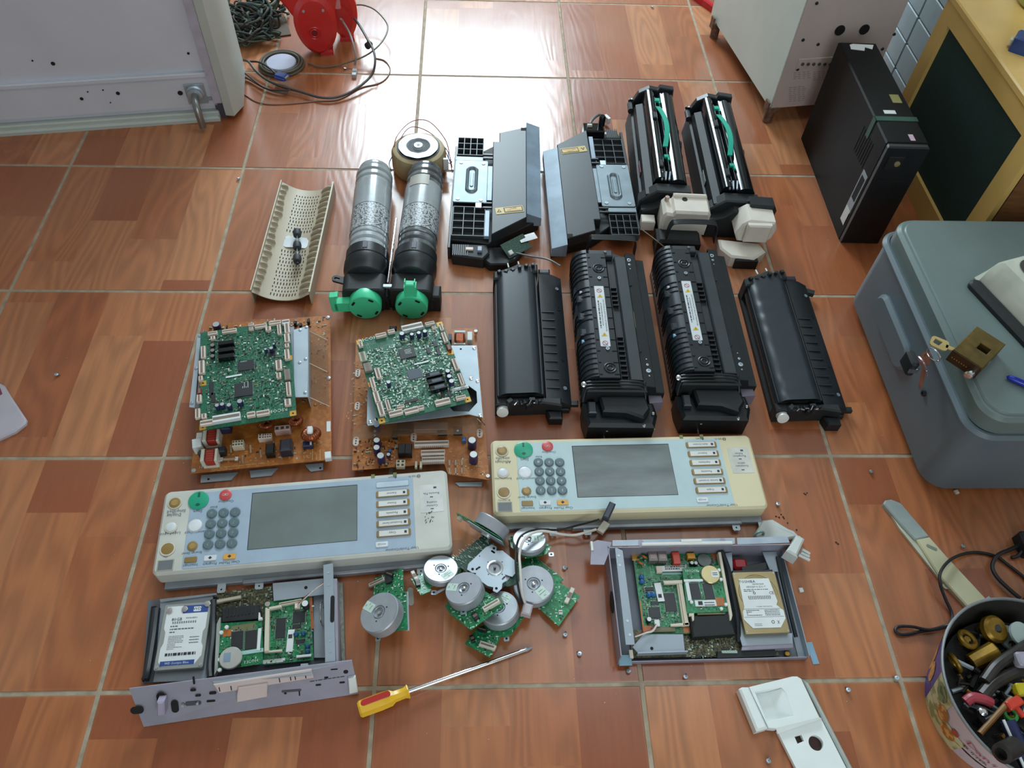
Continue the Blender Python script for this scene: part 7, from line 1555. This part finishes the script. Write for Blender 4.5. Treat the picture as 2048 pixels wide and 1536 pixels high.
MB().rbox(-.04, .05, -.03, .03, 0, .032, .008, b=.003).build('adapter_body', BLK, ad); MB().box(-.02, -.01, -.02, -.005, .032, .0325).build('adapter_label', LBL, ad)
q = at(2058, 1085, .02); a2_ = Th('black_plug', 'dark plug end just showing at the right picture edge above the cords', 'plug', (q.x, q.y, 0)); MB().rbox(-.012, .03, -.02, .02, 0, .025, .005, b=.003).build('plug_body', BLK2, a2_); MB().tube([(-.01, -.01, .01), (-.02, -.018, .006), (-.03, -.02, .004)], .003).build('plug_lead', WIREK, a2_)
# ---- round printed tin with hardware
cb_ = K(1760, 1200, 288 / 1317)
RZ = .118
rim = [at(*cb_(*p), RZ) for p in ((770, 240), (640, 640), (1000, 90), (750, 960))]
# centre from photo rim: fit by hand
TC = at(*cb_(1440, 800), RZ); TR = .128
tn = Th('printed_tin', 'round printed tin tub with purple band and pastry pictures, full of old hardware', 'tub', (TC.x, TC.y, 0))
TW_ = 96
def wall(r0, r1, z0, z1, th0, th1, m, nm, n=24, off=0.0, par=None):
    return MB().grid(lambda u, v: ((r0 + (r1 - r0) * v + off) * cos(th0 + (th1 - th0) * u), (r0 + (r1 - r0) * v + off) * sin(th0 + (th1 - th0) * u), z0 + (z1 - z0) * v), n, 4).build(nm, m, par or tn)
R0 = TR - .030
TIN = mat('tin_white_print', '#c3bcc6', .4, var=.05, vs=10)
def rr_(z): return R0 + (TR - R0) * z / RZ
MB().lathe([(R0, 0), (TR, RZ), (TR - .002, RZ), (R0 - .002, .003)], (0, 0, 0), (0, 0, 1), TW_, cap=False).build('tub_wall', TIN, tn)
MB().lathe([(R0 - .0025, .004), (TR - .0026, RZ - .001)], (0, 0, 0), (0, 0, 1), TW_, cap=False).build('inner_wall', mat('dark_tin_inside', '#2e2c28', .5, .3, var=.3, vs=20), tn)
MB().cyl(0, 0, 0, .004, R0 - .0005, n=64).build('tub_bottom', BLK2, tn)
MB().torus((0, 0, RZ), (0, 0, 1), TR - .0005, .0022, n=96, k=8).build('rolled_rim', mat('tin_rim', '#8b9094', .3, .6), tn)
PUR = mat('purple_print', '#2c2c85', .35, var=.1); GRNP = mat('green_pastry_print', '#8a9460', .45, col2='#c2c49a', thr=.5, vs=45); PASTRY = mat('pastry_print', '#a0682a', .45, col2='#d3a45c', thr=.5, vs=90)
ANG = lambda d: radians(d)
wall(rr_(0), rr_(RZ), 0, RZ, ANG(110), ANG(169), PUR, 'purple_band', 20, .0008); wall(rr_(0), rr_(RZ), .0, RZ, ANG(169), ANG(189), GRNP, 'green_picture', 12, .0008); wall(rr_(0), rr_(.06), 0, .06, ANG(189), ANG(213), GRNP, 'green_picture', 10, .0008)
def oval(a0, z0, wa, hz, m, nm):
    def fn(u, v):
        q = 2 * pi * u; a = radians(a0 + wa * cos(q) * v); z = z0 + hz * sin(q) * v; r = rr_(z) + .0014; return (r * cos(a), r * sin(a), z)
    MB().grid(fn, 24, 5).build(nm, m, tn)
BISC = mat('biscuit_print', '#a8702f', .45, col2='#d09a58', thr=.5, vs=140)
oval(158, .055, 5.5, .026, BISC, 'biscuit_picture'); oval(147, .055, 5.5, .030, BISC, 'biscuit_picture'); oval(138, .075, 4, .02, mat('pink_biscuit', '#c08a70', .45), 'biscuit_picture')
oval(189, .060, 6, .022, PASTRY, 'pastry_picture'); oval(200, .035, 7, .018, PASTRY, 'pastry_picture'); oval(203, .062, 3, .010, mat('rosy_fruit_print', '#a5452c', .45, var=.2), 'fruit_picture'); oval(179, .092, 6.5, .020, mat('leaf_print', '#33573a', .45, col2='#6f8a5c', thr=.5, vs=90), 'leaf_picture')
def on_tin(a, z, off=.0016): 
    a = radians(a); r = rr_(z) + off; sl = atan2(TR - R0, RZ); e = Vector((cos(a), sin(a), 0)); n = Vector((e.x * cos(sl), e.y * cos(sl), -sin(sl))); up = Vector((e.x * sin(sl), e.y * sin(sl), cos(sl))); rt = up.cross(n)
    return Matrix(((rt.x, up.x, n.x, e.x * r), (rt.y, up.y, n.y, e.y * r), (rt.z, up.z, n.z, z), (0, 0, 0, 1)))
tx = MB(); s_ = 'Danisa'
for i, ch in enumerate(s_): tx.text(ch, 0, 0, 0, .024, M4=on_tin(214 + i * 5.2, .082))
tx.build('red_lettering', mat('crimson_print', '#a83a58', .4), tn); tx = MB()
for i, ch in enumerate('BUTTER COOKIES'): tx.text(ch, 0, 0, 0, .0125, M4=on_tin(213 + i * 2.9, .060))
tx.build('black_lettering', INK, tn)
def item(nm, lab, cat, p, z, build, rz=0, group=None):
    P_ = at(*cb_(*p), z); t = Th(nm, lab, cat, (P_.x, P_.y, z), rz, group); build(t); return t
BRS = mat('old_brass_fitting', '#8a6a22', .38, .55, var=.3, vs=60)
def knob(t, r=.018, m=None): MB().lathe([(r * .6, -.02), (r * .7, -.006), (r, -.004), (r, .004), (r * .8, .008), (r * .3, .009), (r * .25, .006)], (0, 0, 0), (.2, -.2, 1), 24).build('knob_body', m or BRS, t); MB().cyl(0, 0, .006, .0095, r * .3, n=12).build('knob_centre', CHIP, t)
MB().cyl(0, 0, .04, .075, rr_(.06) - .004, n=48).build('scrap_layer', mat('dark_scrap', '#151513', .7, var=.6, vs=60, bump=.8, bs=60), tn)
item('brass_fitting', 'round brass door knob near the back rim of the tin', 'knob', (1040, 270), .095, lambda t: knob(t, .020)); item('brass_fitting', 'small brass ring fitting by the purple side of the tin', 'fitting', (800, 360), .09, lambda t: MB().torus((0, 0, 0), (.3, .2, 1), .012, .004).rod((0, 0, -.02), (0, 0, 0), .005).build('ring_fitting', BRS, t))
item('brass_cylinder', 'square ended brass lock cylinder in the middle of the tin', 'lock part', (950, 515), .09, lambda t: MB().lathe([(.012, -.02), (.014, .018), (.012, .02)], (0, 0, 0), (.8, .3, .3), 8).build('cylinder_body', BRS, t)); item('white_spool', 'translucent white plastic spool standing near the back of the tin', 'spool', (1270, 320), .10, lambda t: (MB().lathe([(.018, -.02), (.018, -.016), (.008, -.014), (.008, .0), (.018, .002), (.018, .006), (.006, .007)], (0, 0, 0), (.2, -.1, 1), 28).build('spool_body', mat('milky_plastic', '#9aa7a3', .3), t)))
item('brass_ring', 'brass ring standing by the inner wall of the tin', 'ring', (685, 575), .085, lambda t: MB().torus((0, 0, 0), (1, .3, .4), .012, .0035).build('ring_body', BRS, t))
def tool(t, L_=.15, r=.009, m=None): MB().tube([(-L_ / 2, 0, 0), (-L_ * .2, .004, .004), (L_ * .2, 0, .004), (L_ / 2, -.004, .0)], r, n=10).build('tool_bar', m or mat('dull_tool_steel', '#3d3a38', .4, .6, var=.3, vs=60), t)
item('old_pliers', 'dark steel tool handle lying slantwise across the tin', 'tool', (1130, 730), .10, lambda t: tool(t, .09, .009), radians(28)); item('old_file', 'dark steel bar lying across the tin towards the right', 'tool', (1150, 560), .105, lambda t: tool(t, .10, .008), radians(33))
item('red_handled_bit', 'red plastic grip in the middle of the tin', 'grip', (890, 920), .10, lambda t: tool(t, .035, .007, mat('worn_red_grip', '#a23a45', .4)), radians(5)); item('red_clip', 'small bright red clip beside the yellow piece in the tin', 'clip', (1200, 950), .10, lambda t: (MB().rbox(-.014, .012, -.007, .006, 0, .012, .003, b=.002).build('clip_body', mat('bright_red_clip', '#c53a28', .35), t), MB().rod((.0, -.02, .004), (.0, -.006, .004), .004).build('clip_pin', mat('bright_red_clip', '#c53a28', .35), t)), .4)
item('wooden_stick', 'thin brown wooden stick in the tin', 'stick', (1050, 1065), .10, lambda t: MB().rod((-.03, -.022, 0), (.03, .022, .006), .004).build('stick_body', mat('brown_stick', '#8a5f2e', .5), t)); item('yellow_piece', 'yellow plastic piece at the right edge of the tin', 'plastic piece', (1290, 830), .105, lambda t: MB().rbox(-.012, .02, -.008, .008, 0, .012, .003, b=.002).build('piece_body', mat('bright_yellow', '#b8a81a', .4), t))
item('green_piece', 'small bright green piece in the tin below the red clip', 'plastic piece', (1180, 1050), .095, lambda t: MB().torus((0, 0, .004), (0, 0, 1), .008, .003).build('piece_body', mat('bright_green', '#2f8a3a', .4), t)); item('blue_gripped_tool', 'navy handle with white stripes at the bottom right of the tin', 'handle', (1290, 1340), .105, lambda t: (MB().rod((0, -.03, 0), (-.012, .03, .01), .010).build('handle_body', mat('navy_handle', '#22284f', .35), t), MB().rod((-.012, -.03, .009), (-.022, .03, .018), .002).build('white_stripe', LBL, t)))
item('dark_socket', 'dark round socket leaning on the tin rim', 'socket', (1160, 1380), .13, lambda t: MB().lathe([(.013, -.02), (.013, .012), (.008, .014), (.008, .004)], (0, 0, 0), (-.8, -.3, .3), 20).build('socket_body', mat('dull_tool_steel', '#3d3a38', .4, .6), t))
item('white_block', 'pale plastic block among the tools in the tin', 'plastic piece', (1290, 560), .11, lambda t: MB().rbox(-.012, .014, -.01, .01, 0, .014, .004, b=.003).build('piece_body', mat('pale_lilac_plastic', '#9a94a2', .4), t)); item('glass_bead', 'small clear round cap in the tin', 'cap', (925, 1030), .10, lambda t: MB().lathe([(.006, 0), (.006, .006), (.003, .008)], (0, 0, 0), (0, 0, 1), 14).build('cap_body', CHROME, t))
R_ = random.Random(12); sb = MB()
for i in range(170):
    a = R_.uniform(0, 2 * pi); r = (TR - .03) * sqrt(R_.random()); L_ = R_.uniform(.006, .03); x, y = r * cos(a), r * sin(a); z = .078 + R_.uniform(0, .012)
    d = Vector((R_.uniform(-1, 1), R_.uniform(-1, 1), R_.uniform(-.2, .2))).normalized() * L_
    if (Vector((x, y, 0)) + d).to_2d().length > TR - .022: continue
    sb.rod((x, y, z), (x + d.x, y + d.y, max(.078, z + d.z)), R_.uniform(.001, .004), R_.choice((0, 0, 0, 1, 2)), n=6)
sb.build('mixed_hardware', [mat('dark_hardware', '#24221f', .5, .4, var=.4), BRS, STEEL], tn, kind='stuff')
# ---- white bracket with prongs behind the right tray
cw = K(1500, 1000, 180 / 1975)
P0 = at(*cw(700, 650), .03); wb = Th('white_bracket', 'white plastic bracket with three round prongs, behind the right controller tray', 'bracket', (P0.x, P0.y, 0))
def Q3(pts, z): return [wb.q(*cw(*p), z) for p in pts]
WB_ = mat('smooth_white_plastic', '#c9cfcb', .38, var=.05, vs=15)
MB().prism(Q3([(280, 440), (500, 420), (850, 630), (960, 670), (1060, 770), (1200, 850), (1030, 800), (700, 860), (120, 830), (130, 700)], .012), .002, .012, b=.002).build('bracket_plate', WB_, wb)
MB().prism(Q3([(1040, 780), (1205, 850), (1050, 1200), (1060, 1250), (800, 1100)], .05), .022, .05, b=.003).build('prong_head', WB_, wb)
MB().prism(Q3([(1020, 760), (1100, 780), (1180, 850), (1120, 900), (980, 860)], .03), .004, .03, b=.002).build('bracket_neck', WB_, wb)
for a_, b_ in (((1140, 1080), (1300, 1180)), ((1110, 1150), (1290, 1245)), ((1060, 1200), (1300, 1320))):
    q0 = wb.p(*cw(*a_), .038); q1 = wb.p(*cw(*b_), .032); MB().rod(q0, q1, .0026, n=12).build('prong', WB_, wb)
MB().torus((*Q3([(200, 760)], .014)[0], .014), (.2, -1, .2), .008, .0022, n=20).build('clip_ring', mat('aqua_ring', '#8fb0a8', .3), wb)
# ---- blue strip, white square, screws and scraps
def scrap(nm, lab, cat, u, v, build, rz=0, group=None): P_ = at(u, v, 0); t = Th(nm, lab, cat, (P_.x, P_.y, 0), rz, group); build(t); return t
q = at(1625, 1306, .001); single(MB().ob(q.x, q.y, .0, .0012, .010, .034, radians(5)).build('blue_plastic_strip', mat('pale_blue_strip', '#7d9fb4', .35)), 'small pale blue plastic strip at the corner of the right controller tray', 'strip')
q = at(1602, 1180, .002); single(MB().ob(q.x, q.y, .0, .004, .007, .007, .1, b=.0006).build('white_square_cap', WHITE), 'tiny white square cap on the floor right of the champagne hard drive', 'cap')
def screw_(t):
    MB().lathe([(.0032, 0), (.0036, .001), (.0034, .0022), (.0012, .0026), (.001, .0016)], (0, 0, .003), (.3, .1, 1), 12).build('screw_head', STEEL, t); MB().rod((-.001, 0, .0035), (.006, .001, .0014), .0013, n=8).build('screw_thread', mat('dull_thread', '#77736e', .4, .7), t)
for u, v, rz, lab in ((1128, 1138, 0, 'tiny loose screw right of the motor pile, beside the big green board'), (1130, 1272, 1.2, 'tiny loose screw standing between the motor pile and the right tray'), (1159, 1310, 2, 'tiny loose screw between the screwdriver tip and the right tray'), (1470, 1063, .5, 'tiny loose screw between the cream panel and the right tray'), (1555, 1011, 1.5, 'tiny loose screw by the right end of the cream panel'),
                     (1740, 945, .2, 'tiny loose screw on the tile near the grey box corner'), (1924, 1095, 1, 'tiny loose screw beside the cord arc by the long strip'), (1792, 1358, 2.4, 'tiny loose screw at the joint crossing near the round tin'), (1695, 1382, 1.7, 'tiny loose screw between the white trim cover and the round tin'), (1535, 1524, .8, 'tiny loose screw left of the white trim cover'), (1257, 1344, 2.2, 'tiny loose screw just below the right tray corner'),
                     (690, 139, 0, 'tiny loose screw near the cable arc below the red blower'), (477, 359, 1, 'tiny dark screw on the joint left of the beige guide'), (1305, 16, 2, 'tiny loose screw at the top edge left of the cream machine'), (1370, 1356, 1, 'tiny loose screw on the joint under the right tray'), (114, 752, .4, 'tiny loose screw on the tile near the white paper')):
    scrap('loose_screw', lab, 'screw', u, v, screw_, rz, 'loose screws on the floor')
for nm, lab, L_ in (('dark_crumb', 'scattered dark crumbs on the tile right of the cream control panel', [(1562, 1029), (1566, 1034), (1568, 1037), (1552, 1033), (1558, 1035), (1575, 1046), (1611, 989), (1614, 986), (1608, 987), (1593, 1060), (1672, 1085), (1676, 1088)]),):
    mb = MB(); R_ = random.Random(3)
    for u, v in L_: q = at(u, v, 0); mb.ob(q.x, q.y, 0, .0012, R_.uniform(.0015, .003), R_.uniform(.0015, .0028), R_.uniform(0, 3), b=.0003)
    o = mb.build('dark_crumbs', mat('dark_crumb', '#2a120c', .8), kind='stuff'); single(o, lab, 'crumbs')
mb = MB(); R_ = random.Random(30)
for i in range(90):
    u, v = R_.uniform(100, 1950), R_.uniform(350, 1500); q = at(u, v, 0); s_ = R_.uniform(.0005, .0013); mb.ob(q.x, q.y, 0, .0006, s_, s_ * 1.3, R_.uniform(0, 3))
single(mb.build('floor_dust', mat('pale_crumb', '#b9ab98', .8), kind='stuff'), 'fine pale specks and dust scattered over the floor tiles', 'dust')
q = at(1912, 985, 0); single(MB().ob(q.x, q.y, 0, .005, .006, .007, .2, b=.001).build('pale_chip', OFFW), 'small pale chip by the foot of the grey box', 'chip')
# folded paper at left edge
L_ = [(-40, 745), (8, 770), (20, 790), (52, 838), (50, 846), (30, 862), (-5, 878), (-60, 900)]
pa = Th('paper_bag', 'white paper edge with reddish print poking in at the left side', 'paper', (at(10, 830, 0).x, at(10, 830, 0).y, 0))
MB().prism([pa.q(u, v, .008) for u, v in L_], 0, .008, b=.003).build('paper_sheet', mat('soft_white_paper', '#b9b3bd', .6, var=.05), pa); MB().prism([pa.q(u, v, .008) for u, v in ((-30, 770), (0, 775), (5, 788), (-2, 792), (-30, 790))], .008, .0084).build('red_print', mat('maroon_print', '#7a3a4c', .5), pa)
# ---- white chip near left motor
q = at(820, 1193, .0); single(MB().prism(slot(q.x + .001, q.y, .010, .030, .1), 0, .002, b=.0005).build('milky_film', mat('milky_film', '#a8a79a', .3)), 'small milky oval film beside the lone left motor', 'film')

# ================================================================== top left: red blower, reel, cables
cr = K(440, 0, 360 / 2048)
RED = mat('red_gloss_plastic', '#c11f1f', .28, var=.06, coat=.3)
o = at(640, 118, 0)
bl_ = Th('red_blower', 'bright red plastic blower with two rounded housings, at the top edge', 'blower', (o.x, o.y + .02, 0), radians(8))
def volute(y0, y1, cx, r, z, sx=1.0):
    mb = MB(); n = 40; P = [(cx + r * sx * cos(2 * pi * i / n) * (1 + .08 * sin(2 * pi * i / n)), z + r * sin(2 * pi * i / n)) for i in range(n)]
    return extr(mb, P, y0, y1, b=.012)
ROT = Matrix.Rotation(radians(0), 4, 'Z')
volute(-.012, .05, .0, .082, .086, .68).build('front_housing', RED, bl_)
volute(.055, .11, .074, .072, .078, .52).build('rear_housing', RED, bl_)
mb = MB(); extr(mb, [(-.035, .06), (-.015, .128), (-.02, .2), (-.075, .22), (-.09, .17), (-.05, .10)], .0, .045, b=.006); mb.build('nozzle', RED, bl_)
mb = MB(); extr(mb, [(.01, .10), (.05, .10), (.075, .19), (.045, .22), (.02, .16)], .0, .05, b=.008); mb.build('handle', RED, bl_)
for r_ in (.016, .010): MB().torus((-.006, -.0125, .07), (0, 1, 0), r_, .002, n=30).build('intake_ring', RED, bl_)
MB().lathe([(.007, 0), (.007, .0015)], (-.006, -.0125, .07), (0, -1, 0), 24).build('intake_opening', mat('dark_red_opening', '#6a1518', .5), bl_)
MB().box(.055, .095, .06, .1, .0, .012, b=.004).build('foot', RED, bl_); MB().box(.0, .035, -.004, .035, .0, .014, b=.005).build('foot', RED, bl_)
MB().box(.03, .07, .03, .06, .11, .14, b=.004).build('clear_grip', mat('pinkish_grip', '#c98a8a', .3), bl_)
for x in (-.025, .025): MB().lathe([(.004, 0), (.003, .002)], (x, -.012, .13), (0, -1, 0), 10).build('screw', STEEL, bl_)
q = at(562, 123, .012)
rc = Th('cable_reel', 'round white disc reel wrapped in a ring of grey cable', 'reel', (q.x, q.y, 0))
MB().cyl(0, 0, .0, .012, .040, n=48, b=.002).build('reel_disc', mat('bluish_white_disc', '#9fa0b4', .5, var=.05), rc)
for i in range(5): MB().torus((0, 0, .004 + (i % 2) * .007), (0, 0, 1), .0445 + i * .0035, .003, n=48, k=7).build('cable_turn', mat('olive_grey_cable', '#5c5548', .5), rc)
def cabl(nm, lab, pts, zs, r, m, mp=cr, cat='cable'):
    return single(MB().tube([tuple(at(*mp(*p), z)) for p, z in zip(pts, zs)], r, n=8, k=8).build(nm, m), lab, cat)
BRC = mat('brownish_cable', '#6b5448', .5); OLC = mat('olive_cable', '#5f5a46', .45)
z = .006
cabl('grey_cable', 'thick grey cable sweeping in an arc from the cabinet round to the red blower', [(230, 680), (320, 700), (400, 800), (520, 900), (700, 985), (900, 1040), (1150, 1110), (1350, 1100), (1550, 1010), (1720, 860), (1765, 700), (1740, 560), (1680, 450), (1600, 310), (1530, 210)], [.02, .02, .014, .010, .010, .010, .010, .010, .012, .02, .04, .05, .055, .06, .07], .0032, mat('dark_grey_cable', '#3f3d3c', .45))
cabl('brown_cable', 'thin brown cable lying just in front of the grey cable arc', [(240, 870), (330, 900), (470, 980), (620, 1040), (770, 1060)], [z, z, z, z, z], .003, BRC)
cabl('thin_dark_cable', 'thin dark cable from the cabinet foot towards the brown cable', [(235, 800), (330, 870), (440, 960), (560, 1020), (720, 1030), (800, 1020)], [.014] * 6, .0022, WIREK)
cabl('thin_pinkish_cable', 'thin faded brown cable making the widest loop on the floor', [(260, 1060), (400, 1150), (560, 1185), (800, 1180), (1100, 1150), (1350, 1130), (1600, 1000), (1800, 950), (1900, 880), (1935, 780), (1870, 690), (1760, 660)], [.0017] * 12, .0016, mat('faded_cable', '#8a6f63', .5))
cabl('olive_cable', 'olive cable looping high beyond the red blower', [(1000, 720), (1150, 760), (1350, 740), (1600, 660), (1750, 570), (1860, 450), (1910, 320), (1870, 220), (1760, 110), (1640, 60), (1540, 55)], [.005, .005, .005, .02, .03, .035, .04, .04, .045, .05, .05], .0022, OLC)
cabl('white_usb_lead', 'pale cable hanging from the red blower to a white plug', [(1375, 215), (1400, 250), (1470, 370), (1520, 520), (1545, 660), (1535, 740)], [.10, .085, .065, .05, .03, .012], .0028, mat('pale_cable', '#8f8580', .4))
q = at(*cr(1528, 820), .008); up = Th('white_plug', 'white rectangular plug lying on the floor by the cable arc', 'plug', (q.x, q.y, 0)); MB().rbox(-.006, .006, -.016, .016, 0, .010, .002, b=.001).build('plug_body', mat('pale_plug', '#a8a6a6', .4), up); MB().box(-.005, .005, -.003, .003, .0098, .0106).build('plug_slot', CHIP, up)
q = at(*cr(1690, 500), .045); fb = Th('ferrite_bead', 'dark ferrite bead on the grey cable beside the red blower', 'bead', (q.x, q.y, .03)); MB().lathe([(.006, -.009), (.009, -.007), (.009, .007), (.006, .009)], (0, 0, .012), (.4, .9, -.1), 16).build('bead_body', CHIP, fb); MB().box(-.004, .004, -.003, .003, .019, .021).build('bead_clip', BLK2, fb)
q = at(*cr(700, 880), .016); vg = Th('blue_connector', 'blue monitor cable connector lying on the white disc reel', 'connector', (q.x, q.y, .010), radians(-25))
BLP = mat('connector_blue', '#28408c', .35); MB().rbox(-.016, .014, -.010, .010, .003, .015, .003, b=.002).build('shell', BLP, vg); MB().box(.014, .019, -.008, .008, .005, .013, b=.001).build('metal_face', mat('plug_face', '#9a9a92', .35, .7), vg)
for s_ in (1, -1): MB().rod((-.012, s_ * .0125, .009), (.018, s_ * .0125, .009), .0028, n=10).build('thumb_screw', BLP, vg)
cabl('black_monitor_cable', 'black cable leading to the blue monitor connector', [(330, 700), (430, 705), (510, 740), (580, 790), (630, 840)], [.012, .018, .022, .022, .018], .0025, WIREK)
# dim pile of leads behind the cabinet
pile = Th('cable_pile', 'dark green and brown tangle of old leads heaped behind the grey cabinet', 'cables', (at(505, 70, 0).x, at(505, 70, 0).y, 0))
cols = [mat('moss_lead', '#2c3323', .7), mat('dark_lead', '#161816', .7), mat('bottle_green_lead', '#20302a', .7), mat('brown_lead', '#33261c', .7), mat('sage_lead', '#48523f', .7)]
R_ = random.Random(17)
for i in range(44):
    pts = []; ang_ = R_.uniform(0, 6.28); cx, cy = R_.uniform(-.03, .03), R_.uniform(-.05, .11); ra_, rb_ = R_.uniform(.03, .075), R_.uniform(.02, .06)
    for k in range(7): a = ang_ + k * R_.uniform(.7, 1.1); pts.append((cx + ra_ * cos(a), cy + rb_ * sin(a), R_.uniform(.006, .055)))
    MB().tube(pts, R_.uniform(.002, .005), n=7, k=6).build('lead', cols[i % 5], pile)
MB().rbox(-.05, .03, -.03, .0, .0, .02, .008, b=.004).build('green_plug', mat('sage_plug', '#5d7a62', .5), pile)
MB().ob(.03, .03, .0, .004, .13, .10, .3).build('brown_card', mat('brown_card', '#4d3a26', .7), pile)
